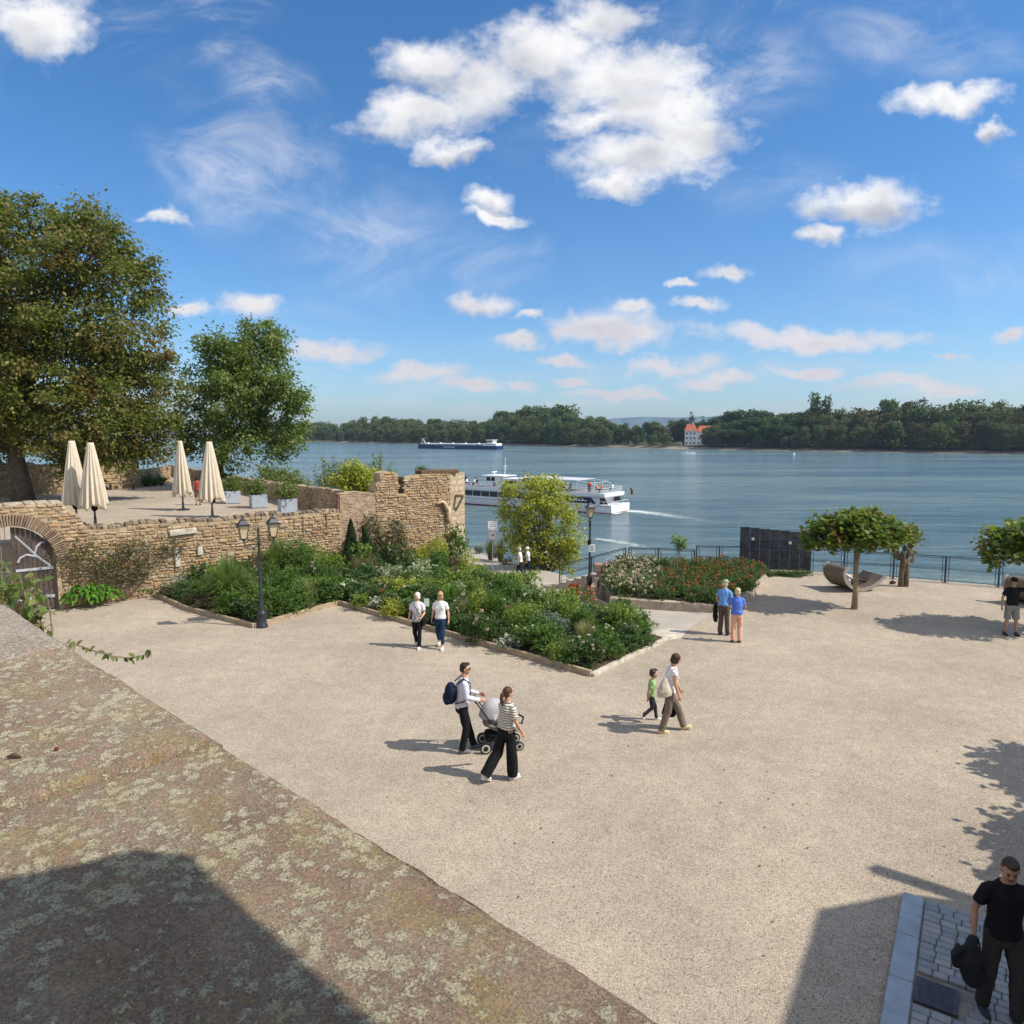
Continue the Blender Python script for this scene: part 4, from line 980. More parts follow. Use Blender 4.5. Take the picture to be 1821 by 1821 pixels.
bankbush('bank_tree', 'bright yellow green tree on the bank in front of the passenger boat', 'tree', [(955, 885, 42), (925, 930, 36), (992, 905, 36), (912, 872, 22), (965, 965, 50), (1012, 965, 28), (918, 965, 28), (1003, 993, 32), (945, 1000, 25), (985, 862, 20), (950, 858, 20), (1015, 925, 18), (900, 905, 18)], 43.5, -2.3, LF_YEL, 22, 17, .19, .19, bpx=968, stems=40, shell=.1)
bankbush('yellow_green_bush', 'bright lime green bush showing above the terrace parapet left of the tower', 'bush', [(632, 838, 24), (650, 855, 30), (615, 858, 24), (640, 875, 28), (668, 872, 20)], 46, -2, LF_YEL, 26, 22, .2, .2, shell=.2)
bankbush('willow_bush', 'grey green willow bush between the second tree and the planters', 'bush', [(490, 850, 30), (520, 862, 24), (470, 868, 22), (500, 875, 34), (540, 880, 18)], 58, -2, LF_WIL, 18, 22, .28, .22, shell=.2)
for (cx_, lab) in ((592, 'sparse wispy pale willow behind the low parapet, left of the lime green bush'), (672, 'sparse wispy pale willow peeping out behind the lime green bush')):
    b = W(cx_, 900, 50); b.z = -2.3; root = thing('wispy_willow', lab, 'willow', b, 0, 'wispy willows on the bank'); mb = MB(); tips_ = []
    for i in range(46):
        a = random.uniform(0, 2 * math.pi); rr = random.uniform(.2, 1.45); h = random.uniform(5.6, 7.5) - rr * .8
        t = Vector((math.cos(a) * rr * 1.15, math.sin(a) * rr, h)); pts = [(0, 0, 0), t * .35, t * .7 + Vector((0, 0, .3)), t]
        mb.tube(pts, [.012, .009, .006, .003], 4, caps=False)
        for k in range(95): tips_.append(Vector(pts[2]).lerp(t, random.uniform(-.6, 1)) + Vector((random.gauss(0, .09), random.gauss(0, .09), random.gauss(0, .09))))
    mb.obj('stems', LF_WIL, root); fol('foliage', leaves(np.array([tuple(q) for q in tips_]), .17, aspect=.4), LF_WIL, root)

# plane trees, pollarded to flat crowns
def plane_tree(name, label, loc, blobs, trunk_h, group='pollarded plane trees', tr=.095, seedrz=0):
    root = thing(name, label, 'plane tree', loc, seedrz, group); P, I = blobpts(blobs, 40, .3)
    fol('crown', cluster_leaves(P, 9, .13, .19, up=.9, aspect=.85), LF_PLANE, root)
    mb = MB(); mb.tube([(0, 0, -.2), (.02, 0, .7), (-.02, 0, 1.4), (0, 0, trunk_h)], [tr * 1.25, tr, tr * .92, tr * 1.1], 10); mb.obj('trunk', BARKP, root, smooth=True); mb = MB()
    for q in P[::5]:
        q = Vector(q); m_ = Vector((q.x * .5, q.y * .5, trunk_h + .1 + (q.z - trunk_h) * .25)); mb.tube([(0, 0, trunk_h - .1), m_, q], [.045, .03, .008], 5, caps=False)
    mb.obj('limbs', BARKP, root); return root
FLAT = [(-1.2, .1, 2.75, .75, .8, .45), (-.5, 0, 3.0, .8, 1.1, .5), (.35, .2, 3.05, .85, 1.2, .55), (1.1, 0, 2.85, .7, .9, .5), (0, -.6, 2.7, 1.0, .7, .5), (.2, .9, 2.8, 1, .6, .5), (.1, 0, 3.2, .8, .9, .45), (-1.0, 0, 2.95, .5, .6, .4), (-1.7, 0, 2.4, .3, .5, .34), (1.5, .1, 2.6, .35, .5, .4), (.9, .3, 2.45, .5, .5, .32), (.45, -.2, 2.5, .6, .6, .35), (-1.0, -.4, 2.5, .6, .6, .3)]
pt = plane_tree('plane_tree', 'flat crowned plane tree with a slim trunk standing in front of the curved lounger', G(1519, 1083), FLAT, 2.25)
FLAT2 = [(x * 1.15, y * 1.1, z + .1, a * 1.15, b * 1.1, c_) for x, y, z, a, b, c_ in FLAT]
p2 = plane_tree('plane_tree', 'flat crowned plane tree cut off by the right edge, above the man in black', Vector((17.0, 22.2, 0)), FLAT2, 2.3)
dup(p2, (13.1, 11.3, 0), 1.9, 'flat crowned plane tree outside the right edge, the farther of two', 1.0); dup(p2, (11.3, 9.3, 0), .6, 'flat crowned plane tree outside the right edge beside the castle building', .95)
# gnarled one
gq = G(1606, 1043); root = thing('gnarled_plane_tree', 'small gnarled pollard with a thick double stem beside the quay fence', 'plane tree', gq, 0, 'pollarded plane trees'); root.scale = (.78, .78, .92)
mb = MB(); mb.tube([(-.12, 0, -.1), (-.14, 0, .5), (-.06, 0, 1.0), (0, 0, 1.3)], [.15, .12, .17, .2], 9); mb.tube([(.14, 0, -.1), (.15, .02, .5), (.1, 0, 1.0), (.02, 0, 1.35)], [.14, .13, .17, .2], 9)
for a in range(9): t = Vector((math.cos(a * .7) * .55, math.sin(a * 1.9) * .4, 1.55 + .18 * (a % 3))); mb.tube([(0, 0, 1.2), t * .75, t], [.12, .09, .07], 7); mb.ball(t, .09, 8, 6)
mb.obj('trunk', simple('gnarled_bark', (.14, .105, .07), .95, .6, 9, bs=1, bd=.03, bscale=14), root, smooth=True)
P, I = blobpts([(-.1, 0, 2.35, .75, .6, .45), (.35, 0, 2.15, .45, .5, .5), (-.65, 0, 2.0, .4, .4, .35), (.3, 0, 2.65, .3, .3, .25)], 40, .2); fol('crown', cluster_leaves(P, 6, .12, .18, up=.8, aspect=.85), LF_PLANE, root)

# ============================================================ BED PLANTS (prototypes, then copies)
USED = {}; BLOOM = {}
def place(key, builder, loc, rz, scale, label, group):
    if key not in USED:
        r = builder(); USED[key] = r; r.location = loc; r.rotation_euler = (0, 0, rz); r.scale = (scale,) * 3 if not isinstance(scale, tuple) else scale
        r['label'] = label; r['group'] = group; return r
    return dup(USED[key], loc, rz, label, scale, group)
def b_bush(name, leafm, n=1500, size=.075, flowers=None, nf=22, H=.8, Rr=.52, fs=.05, cat='shrub'):
    def f():
        root = thing(name, 'x', cat)
        bl = [(random.uniform(-.22, .22), random.uniform(-.22, .22), H * random.uniform(.45, .62), Rr * .72, Rr * .72, H * .42) for _ in range(5)] + [(0, 0, H * .3, Rr, Rr, H * .36)]
        P, I = blobpts(bl, 60, .45); P[:, 2] = np.maximum(P[:, 2], .03)
        fol('foliage', cluster_leaves(P, max(3, n // len(P)), .05, size, up=.7, aspect=.6), leafm, root)
        mb = MB()
        for i in range(7): t = P[random.randrange(len(P))]; mb.tube([(0, 0, -.05), (t[0] * .5, t[1] * .5, t[2] * .6), tuple(t)], [.012, .009, .004], 4, caps=False)
        mb.obj('stems', BARK, root)
        if flowers:
            top = P[P[:, 2] > H * .42]; idx = rng.choice(len(top), nf); C = top[idx] * np.array([1.06, 1.06, 1.03]) + np.array([0, 0, .04])
            if nf <= 24:
                for c_ in C:
                    if 'bloom_' + flowers + name + str(int(fs * 1000)) not in BLOOM: BLOOM['bloom_' + flowers + name + str(int(fs * 1000))] = npmesh('bloom', leaves(rng.normal(size=(11, 3)) * fs * .30, fs * 1.1, up=.9, aspect=.9), 4)
                    link('bloom', BLOOM['bloom_' + flowers + name + str(int(fs * 1000))], FL[flowers], root, loc=tuple(c_))
            else:
                C = np.repeat(C, 9, 0) + rng.normal(size=(nf * 9, 3)) * fs * .32
                o_ = fol('blossoms', leaves(C, fs * 1.1, up=.9, aspect=.9), FL[flowers], root); o_['kind'] = 'stuff'
        return root
    return f
def blades(n, H, spread, w_, droop=.5, base=.12):
    V = []
    for i in range(n):
        a = rng.uniform(0, 2 * math.pi); o = rng.uniform(0, base); d = np.array([math.cos(a), math.sin(a), 0]); sd_ = np.array([-d[1], d[0], 0])
        h = H * rng.uniform(.6, 1.1); sp = spread * rng.uniform(.15, 1.1); pts = []
        for t in (0, .35, .7, 1.0):
            pts.append(d * (o + sp * t ** 1.6) + np.array([0, 0, h * (t - droop * (sp / spread) * t ** 2.6)]))
        ws = [w_, w_ * .9, w_ * .6, w_ * .1]
        for k in range(3): V += [pts[k] - sd_ * ws[k], pts[k] + sd_ * ws[k], pts[k + 1] + sd_ * ws[k + 1], pts[k + 1] - sd_ * ws[k + 1]]
    return np.array(V)
def b_grass(name, leafm, n=420, H=1.2, spread=.8, w_=.009, droop=.55, plume=None):
    def f():
        root = thing(name, 'x', 'ornamental grass'); fol('blades', blades(n, H, spread, w_, droop), leafm, root)
        if plume:
            V = blades(10, H * 1.45, spread * .2, .004, .05, .1); fol('flower_spikes', np.concatenate([V, blades(14, H * 1.5, spread * .22, .014, .05, .1)]), LF_STRAW, root)
        return root
    return f
def b_hosta(name='hosta_plant'):
    def f():
        root = thing(name, 'x', 'leafy plant'); V = []
        for i in range(170):
            a = rng.uniform(0, 2 * math.pi); r_ = rng.uniform(.08, .62); z = .55 - r_ * .55 + rng.uniform(-.05, .08); d = np.array([math.cos(a), math.sin(a), 0]); s_ = np.array([-d[1], d[0], 0])
            c0 = d * r_ + np.array([0, 0, max(.08, z)]); L = rng.uniform(.16, .26); wd = L * .32; tip = c0 + d * L + np.array([0, 0, -L * .35]); mid = c0 + d * L * .5 + np.array([0, 0, L * .12])
            V += [c0, mid - s_ * wd, tip, mid + s_ * wd]
        fol('foliage', np.array(V), LF_HOST, root)
        return root
    return f
def b_cone(name='dwarf_conifer'):
    def f():
        root = thing(name, 'x', 'conifer'); k = 5200; h = rng.uniform(0, 1, k) ** .85; a = rng.uniform(0, 2 * math.pi, k); r_ = (1 - h) ** .75 * .30 * (1 + .12 * np.sin(a * 5 + h * 9)) * rng.uniform(.82, 1.08, k)
        C = np.stack([np.cos(a) * r_, np.sin(a) * r_, h * 1.75 + .05], 1); fol('foliage', leaves(C, .07, up=.6, aspect=.35, D=np.stack([np.cos(a) * .3, np.sin(a) * .3, np.ones(k)], 1)), LF_CON, root)
        MB().tube([(0, 0, -.1), (0, 0, 1.2)], [.04, .02], 6).obj('trunk', BARK, root); return root
    return f
BED1 = [(-13.4, 27.3), (-11.6, 25.2), (-8.34, 22.83), (-6.38, 26.04), (2.06, 18.22), (4.6, 21.5), (1.8, 24.7), (-.3, 27.7), (-2.1, 31.2), (-2.6, 35.0), (-7.7, 31.9)]
BED2 = [(3.95, 26.1), (7.2, 25.05), (8.6, 26.6), (10.3, 29.6), (10.6, 31.2), (9.9, 31.9), (5.0, 31.9), (4.15, 30.6)]
def inside(x, y, poly):
    c_ = False; j = len(poly) - 1
    for i in range(len(poly)):
        xi, yi = poly[i]; xj, yj = poly[j]
        if (yi > y) != (yj > y) and x < (xj - xi) * (y - yi) / (yj - yi) + xi: c_ = not c_
        j = i
    return c_
sheet('bed_soil', BED1, .07, SOIL, -2.2); sheet('rose_bed_soil', BED2, .22, SOIL, -1.5)
# kerbs
def kerb(name, label, pts, h, w_=.1, mat_=KERBM, z=0):
    root = thing(name, label, 'kerb')
    for a, b in zip(pts[:-1], pts[1:]):
        a, b = Vector((a[0], a[1], 0)), Vector((b[0], b[1], 0)); L = (b - a).length; k = max(1, round(L / 1.9))
        for i in range(k):
            q = a.lerp(b, (i + .5) / k); mb = MB(); mb.box((q.x, q.y, h / 2 + z - .1), (L / k - .012, w_, h + .2), math.atan2((b - a).y, (b - a).x) + random.uniform(-.006, .006), bev=.01); mb.obj('edging_board', mat_, root)
kerb('bed_edging', 'low brown edging boards around the long flower bed', [(-13.7, 27.2), (-11.6, 25.08), (-8.34, 22.73), (-6.38, 25.94), (2.06, 18.09)], .16)
kerb('bed_edging', 'short pale edging along the right end of the long flower bed', [(2.06, 18.09), (5.05, 21.8)], .09, .14, PALEST)
kerb('rose_bed_kerb', 'broad stone kerb in front of the rose bed', [(3.62, 26.02), (7.15, 24.85), (8.6, 26.4), (10.5, 29.4), (10.85, 31.3)], .27, .34, simple('kerb_sandstone', (.42, .34, .26), .9, .3, 5, bs=.5, bd=.01))
kerb('rose_bed_kerb', 'curved stone kerb at the path corner of the rose bed', [(3.62, 26.02), (3.15, 27.2), (3.3, 29.0), (3.75, 31.2)], .2, .2, KERBM, -.25)
taken = []
GR1 = 'plants of the long flower bed'; GR2 = 'plants of the rose bed'
def at(px, Y): k = ray(px, 950); return k.x / k.y * Y
def spec(key, builder, px, Y, scale, label, group=GR1, clear=.6, z=.05, rz=None):
    x = at(px, Y); taken.append((x, Y, clear)); return place(key, builder, (x, Y, z), random.uniform(0, 6) if rz is None else rz, scale, label, group)
spec('biggrass', b_grass('ornamental_grass', LF_GRASS, 1000, 1.95, 1.2, .022, .55, plume=True), 403, 25.7, 1.0, 'big arching clump of green ornamental grass left of the double street lamp', clear=1.25)
spec('biggrass', None, 492, 29.2, (.8, .8, 1.15), 'tall upright grass clump behind the double street lamp', clear=.6)
spec('silver', b_bush('silver_shrub', LF_SILV, 1500, .06, H=.95, Rr=.55), 316, 27.1, (1.15, 1.15, 1.0), 'silvery shrub at the left end of the long flower bed, against the wall', clear=.6)
spec('brownheath', b_bush('heath_cushion', LF_BROWN, 1300, .06, H=.5, Rr=.5), 288, 27.0, 1.0, 'low brownish cushion at the far left tip of the flower bed', clear=.4)
spec('brownheath', None, 338, 25.7, 1.0, 'low brownish cushion hanging over the edging below the big grass', clear=.4)
spec('brownheath', None, 368, 25.0, (1.2, 1, .9), 'wide dark heath cushion between the big grass and the lamp post', clear=.4)
spec('bigshrub', b_bush('broad_shrub', LF_BED, 4600, .085, H=1.9, Rr=.95), 525, 29.3, 1.0, 'broad rounded green shrub before the terrace wall, right of the street lamp', clear=1.0)
spec('bigshrub', None, 480, 27.6, .62, 'rounded green shrub directly behind the lamp post', clear=.7)
spec('cone', b_cone(), 624, 30.8, (1.55, 1.55, 1.4), 'dark upright conifer against the wall, left of its leaning neighbour', clear=.5)
c2c = spec('cone', None, 672, 30.7, (1.35, 1.35, 1.3), 'dark conifer leaning to the right in front of the tower wall', clear=.5); c2c.rotation_euler = (0, -.28, .3)
spec('brownshrub', b_bush('bronze_shrub', LF_BROWN, 5200, .085, H=2.6, Rr=.9), 655, 32.0, (.9, .9, 1.0), 'tall bronze green shrub between the two conifers', clear=.7)
spec('brownshrub', None, 700, 32.3, (.95, .7, .92), 'tall bronze green shrub right of the leaning conifer', clear=.7)
spec('redgrass', b_grass('reddish_grass', LF_REDG, 520, 1.3, .55, .007, .3), 640, 29.4, (1.15, 1, 1), 'reddish brown feathery grass in front of the conifers', clear=.6)
spec('redgrass', None, 662, 29.6, 1.0, 'olive brown grass clump to the right of the reddish one', clear=.5)
spec('straw', b_grass('feather_grass', LF_STRAW, 520, .85, .36, .006, .3), 543, 25.6, (1.0, 1, 1.15), 'oval tuft of pale feather grass behind the inner corner of the bed', clear=.45)
spec('straw', None, 824, 23.2, 1.0, 'pale feather grass beside the blond woman', clear=.35)
spec('straw', None, 1044, 20.6, 1.0, 'straw coloured feather grass near the right end of the long bed', clear=.35)
spec('artem', b_bush('artemisia_shrub', LF_SILV, 1900, .06, H=.75, Rr=.62), 985, 21.4, (1.3, .9, 1.1), 'silver grey artemisia near the right end of the long bed', clear=.65)
spec('palefl', b_bush('pale_leaved_shrub', LF_PALE, 900, .13, H=1.1, Rr=.55), 690, 28.0, (1.1, .9, 1.0), 'shrub with drooping cream white leaves below the tower wall, left one', clear=.5)
spec('palefl', None, 745, 28.8, (1.1, .8, 1.05), 'shrub with drooping cream white leaves below the tower wall, right one', clear=.5)
spec('palefl', None, 812, 26.6, .7, 'pale leaved shrub beside the dried brown flower stalks', clear=.4)
spec('yelshrub', b_bush('golden_shrub', LF_YEL, 1500, .07, H=1.0, Rr=.6), 718, 26.6, (1.2, 1, 1), 'soft golden green shrub in the middle of the long bed', clear=.6)
spec('strap', b_grass('strap_leaf_plant', LF_HOST, 70, .75, .42, .028, .4), 1148, 21.4, 1.0, 'bright strap leaved plant at the right tip of the long bed', clear=.35)
spec('strap', None, 800, 25.2, (1.2, 1.2, 1.5), 'bright large leaved plant in the long bed above the women', clear=.5)
spec('darkb', b_bush('dark_shrub', LF_BED2, 1700, .075, H=.85, Rr=.5), 1108, 23.0, (1.1, 1, 1.15), 'dark round shrub by the path at the right end of the long bed', clear=.55)
spec('redrose', b_bush('red_rose_bush', LF_BED, 1400, .07, 'red', 24, H=.95, Rr=.5, fs=.085), 1032, 24.4, (1.1, 1, 1.05), 'rose bush with scarlet blooms at the path side of the long bed', clear=.6)
for px_, Y_, lb in ((672, 25.0, 'frothy white shrub at the inner kerb corner'), (905, 20.3, 'frothy white shrub at the kerb right of the women'), (742, 30.3, 'frothy pale shrub deep in the bed under the tower')):
    spec('froth', b_bush('white_flowering_shrub', LF_SILV, 900, .05, 'white', 46, H=.45, Rr=.42, fs=.05), px_, Y_, 1.0, lb, clear=.4)
KINDS = {
 'rose_g': (b_bush('rose_bush', LF_BED2, 1700, .075, 'cream', 8, H=.72, Rr=.52, fs=.065), 'rose bush with few cream blooms in the long flower bed'),
 'rose_w': (b_bush('rose_bush', LF_BED, 1500, .075, 'white', 11, H=.78, Rr=.52, fs=.07), 'rose bush with white blooms in the long flower bed'),
 'rose_r': (b_bush('rose_bush', LF_BED2, 1600, .07, 'red', 8, H=.7, Rr=.52, fs=.045), 'rose bush with dark red blooms in the long flower bed'),
 'bright': (b_bush('leafy_perennial', LF_BED3, 1400, .08, H=.85, Rr=.5), 'fresh bright green perennial in the long flower bed'),
 'green': (b_bush('leafy_perennial', LF_BED, 1700, .08, H=.9, Rr=.55), 'mid green bushy perennial in the long flower bed'),
 'dark': (b_bush('leafy_perennial', LF_BED2, 1700, .07, H=.6, Rr=.5), 'dark green cushion plant in the long flower bed')}
KINDS['yel'] = (b_bush('golden_perennial', LF_YEL, 1500, .07, H=.8, Rr=.5), 'yellowish green perennial in the long flower bed')
def zone(x, y):
    px_ = 910.5 + FPX * x / y; best = min(((330, 'left of the big grass'), (400, 'beside the big arching grass'), (465, 'beside the double lamp'), (540, 'right of the street lamp'), (605, 'near the inner corner'),
      (680, 'right of the inner corner'), (745, 'behind the left woman'), (800, 'behind the right woman'), (870, 'right of the two women'), (940, 'in the middle of the right wing'), (1000, 'by the silver shrub'), (1060, 'near the front corner'), (1130, 'at the right tip')), key=lambda q: abs(q[0] - px_))
    fr = min((Vector((x, y)) - Vector(a).lerp(Vector(b), t)).length for a, b in zip(pp[:-1], pp[1:]) for t in np.linspace(0, 1, 12))
    return ('front row, ' if fr < 1.0 else ('second row, ' if fr < 2.1 else ('middle rows, ' if fr < 3.6 else 'back rows, '))) + best[1]
def putk(k, x, y, s_, grp=GR1, z=.05, zs=1.0, lab=None):
    b_, l_ = KINDS[k]; lab = lab or l_.replace(' in the long flower bed', ', ' + zone(x, y)); place(k, b_, (x, y, z), random.uniform(0, 6.28), (s_ * random.uniform(.9, 1.15), s_ * random.uniform(.9, 1.15), s_ * zs), lab or l_, grp)
pp = [(-13.0, 27.0), (-11.5, 25.55), (-8.34, 23.3), (-6.2, 26.7), (2.0, 18.62), (4.35, 21.4)]
rs = random.Random(3)
for a, b in zip(pp[:-1], pp[1:]):
    a, b = Vector(a), Vector(b); k = max(1, round((b - a).length / .62))
    for i in range(k):
        q = a.lerp(b, (i + .5) / k) + Vector((rs.uniform(-.12, .12), rs.uniform(-.05, .2)))
        if all(math.hypot(q.x - t[0], q.y - t[1]) > t[2] for t in taken):
            far_ = q.x > 1
            kd = rs.choice(['rose_g', 'rose_r', 'dark', 'rose_w', 'green', 'rose_g'] if q.x > -6.4 else ['rose_g', 'green', 'dark', 'green']); putk(kd, q.x, q.y, rs.uniform(.85, 1.1)); taken.append((q.x, q.y, .45))
cnt = 0
for _ in range(9000):
    x, y = rs.uniform(-13, 5), rs.uniform(18, 35)
    if inside(x, y, BED1) and all(math.hypot(x - t[0], y - t[1]) > max(.6, t[2]) for t in taken):
        dw = (Vector((x, y, 0)) - A).dot(nAB)          # distance from the wall
        kd = rs.choice(['green', 'green', 'dark', 'rose_g', 'bright', 'rose_g', 'bright'] if x < -6.4 else ['rose_w', 'rose_g', 'bright', 'green', 'rose_r', 'rose_g', 'bright', 'green', 'yel'])
        putk(kd, x, y, rs.uniform(.85, 1.25), zs=rs.choice([.7, .85, 1.0, 1.15, 1.35]) * (1.25 if dw < 2.5 and x < -1 else 1)); taken.append((x, y, .6)); cnt += 1
print('bed plants', cnt, len(taken))
# rose bed
KINDS['b2c'] = (b_bush('rose_bush', LF_BED2, 1100, .065, 'cream', 26, H=.7, Rr=.5, fs=.075), 'rose bush with cream pink blooms in the rose bed by the quay')
KINDS['b2o'] = (b_bush('rose_bush', LF_BED2, 1300, .07, 'orange', 10, H=.64, Rr=.52, fs=.052), 'rose bush with orange red blooms in the rose bed by the quay')
KINDS['b2g'] = (b_grass('meadow_grass', LF_REDG, 300, .8, .4, .006, .3), 'brownish grass tuft in the middle of the rose bed by the quay')
t2 = []
def spec2(*a, **k): r_ = spec(*a, **k); t2.append(taken[-1]); return r_
x_ = at(1207, 29.6); rt = thing('standard_tree', 'small clipped standard tree with a bright green head in the rose bed', 'small tree', (x_, 29.6, .2), 0)
P, I = blobpts([(0, 0, 1.55, .34, .34, .34), (.12, 0, 1.35, .3, .3, .22), (-.15, 0, 1.7, .2, .2, .2)], 90, .3); fol('crown', cluster_leaves(P, 10, .05, .09, up=.7, aspect=.6), LF_BED3, rt)
mb = MB(); mb.tube([(-.06, 0, -.1), (-.03, 0, .7), (0, 0, 1.4)], .018, 5); mb.tube([(.1, 0, -.1), (.08, 0, .7), (.02, 0, 1.4)], .014, 5); mb.tube([(-.2, 0, -.1), (-.12, 0, .8), (-.02, 0, 1.5)], .012, 5); mb.obj('trunk', BARKP, rt); t2.append((x_, 29.6, .35))
x_ = at(1183, 30.2); place('dark', None, (x_, 30.2, .2), 0, (1.0, 1, 1.35), 'dark green round shrub left of the small clipped tree in the rose bed', GR2); t2.append((x_, 30.2, .5))
for _ in range(4000):
    x, y = rs.uniform(3.5, 11), rs.uniform(24.5, 32)
    if inside(x, y, BED2) and all(math.hypot(x - t[0], y - t[1]) > max(.55, t[2]) for t in t2):
        e_ = min(abs(x - 3.6), 9)
        px_ = 910.5 + FPX * x / y
        zr_ = ('left end', 'left part', 'middle', 'right part', 'right end')[min(4, int((px_ - 1040) / 62))] if px_ > 1040 else 'left end'; dr_ = 'front' if y < 24.9 + (3.9 if px_ < 1172 else 1.9) else 'back'
        kd = 'b2c' if px_ < 1172 else ('b2g' if px_ < 1207 and rs.random() < .7 else 'b2o')
        b_, l_ = KINDS[kd]; sc__ = rs.uniform(.85, 1.1); place(kd, b_, (x, y, .2), rs.uniform(0, 6), (sc__, sc__, sc__ * rs.uniform(.9, 1.15)), l_.replace('in the rose bed by the quay', 'in the rose bed, %s, %s row' % (zr_, dr_)).replace('in the middle of the rose bed by the quay', 'in the %s of the rose bed, %s' % (zr_, dr_)), GR2); t2.append((x, y, .55))
# red blocks behind
for i in range(7):
    px_ = 1064 + i * 14; Y_ = 32.0 - .0 * i; x_ = at(px_, Y_)
    o = MB().box((0, 0, .12), (.36 + .1 * (i % 2), .4, .42), bev=.05).obj('sandstone_block', simple('red_sandstone_%d' % i if 0 else 'red_sandstone', (.40, .25, .19), .95, .3, 4, bs=.6) if i == 0 else MATS_RS, None)
    if i == 0: MATS_RS = o.data.materials[0]
    o.location = (x_, Y_, .1); o.rotation_euler = (0, 0, random.uniform(-.3, .3)); tag(o, 'rough red sandstone block at the back of the rose bed', 'stone block', 'red sandstone blocks behind the rose bed')
# hostas at the wall foot
for px_, py_, s_, lb in ((148, 1078, 1.0, 'lush hosta beside the arched door'), (178, 1074, .9, 'lush hosta in the middle of the row at the wall foot'), (250, 1058, .85, 'lush hosta right of the gap at the wall foot'), (262, 1052, .6, 'small hosta next to the tip of the flower bed')):
    q = G(px_, py_); place('hosta', b_hosta(), (q.x + .1, q.y - .05, 0), random.uniform(0, 6), (s_ * 1.1, s_ * 1.0, s_ * 1.5), lb, 'hostas along the wall foot')
q = G(212, 1066); place('yelshrub', None, (q.x, q.y, 0), 0, .55, 'small yellowish plant between the hostas at the wall foot', 'hostas along the wall foot')
# climber on the wall
cr = thing('wall_climber', 'straggly brownish green climbing plant spread over the stone wall above the hostas', 'climbing plant', (A + dAB * 1.8 + nAB * .2), 0)
P = []
mb = MB()
for s0 in (1.3, 2.0):
    for k in range(13):
        a = random.uniform(-1.0, 1.2); L = random.uniform(.9, 2.1); pts = []; 
        for t in np.linspace(0, 1, 7): 
            s_ = s0 - 1.8 + math.sin(a) * L * t + .12 * math.sin(t * 7 + k); z = min(2.6, .15 + math.cos(a * .8) * L * t * 1.25); o_ = .05 + .12 * t * random.random(); pts.append(dAB * s_ + nAB * (o_ - .1) + Vector((0, 0, z)))
        mb.tube(pts, [.016, .013, .011, .009, .007, .005, .003], 4, caps=False)
        for q in pts[3:]:
            for _ in range(10): P.append(tuple(q + dAB * random.gauss(0, .17) + nAB * abs(random.gauss(0, .08)) + Vector((0, 0, random.gauss(0, .13)))))
mb.obj('stems', BARK, cr); P = np.array(P); P = P[P[:, 2] > .7]
for cx_, cz_, sx_, sz_, k_ in ((-1.2, 2.0, .28, .35, 170), (.45, 1.95, .45, .28, 420), (1.9, 1.95, .35, .22, 230), (-.3, 1.5, .5, .25, 220), (.1, 1.0, .3, .3, 150)):
    for _ in range(k_): q = dAB * random.gauss(cx_, sx_) + nAB * abs(random.gauss(0, .08)) + Vector((0, 0, random.gauss(cz_, sz_))); P = np.vstack([P, tuple(q)]) if q.z < 2.8 else P
fol('foliage', leaves(P, .085, up=.4), LF_BROWN, cr); fol('young_leaves', leaves(P[::2] + rng.normal(size=P[::2].shape) * .05, .08, up=.5), LF_BED2, cr)
# creeping greenery under the board screen
for px_, Y_ in ((1318, 31.5), (1340, 31.7), (1362, 31.4), (1385, 31.3), (1408, 31.1), (1428, 31.3)):
    place('dark', None, (at(px_, Y_), Y_, -.05), random.uniform(0, 6), (1.0, .6, .55), 'low creeping green plant at the board screen, %s' % ('at its left end', 'second from its left end', 'left of its middle', 'right of its middle', 'second from its right end', 'at its right end')[[1318, 1340, 1362, 1385, 1408, 1428].index(px_)], 'creepers under the board screen')
# ivy hanging over the tower top
x_ = C_ + dBT * (s_at(762, B, dBT) - sC) - nBT * .5; place('green', None, (x_.x, x_.y, h_at(765, 843)), 0, (.7, .7, .45), 'tuft of greenery growing on top of the ruined tower', 'plants of the tower')
# dry weeds and the bank edge left of the yellow tree
for px_, Y_, s_ in ((852, 50, .9), (872, 47, 1.1), (890, 46.2, 1.2), (905, 45.2, .9), (880, 48, .8)):
    place('brownheath' if s_ < 1 else 'redgrass', None, (at(px_, Y_), Y_, -2.15), random.uniform(0, 6), (s_, s_, s_ * 1.2), 'dry brown weeds at the edge of the lower path', 'weeds on the bank edge')
# dried flower stalks
ds = thing('dried_stalks', 'dried brown flower stalks standing in front of the tower foot', 'dead plant', (at(806, 27.5), 27.5, 0)); mb = MB()
for k in range(9): a = random.uniform(0, 6.28); t = Vector((math.cos(a) * .16, math.sin(a) * .1, random.uniform(1.1, 1.65))); mb.tube([(0, 0, 0), t * .6, t], [.012, .01, .012], 4); mb.ball(t, (.05, .04, .08), 6, 5)
mb.obj('stalks', simple('dry_brown', (.12, .07, .04), .9, .4, 9), ds)

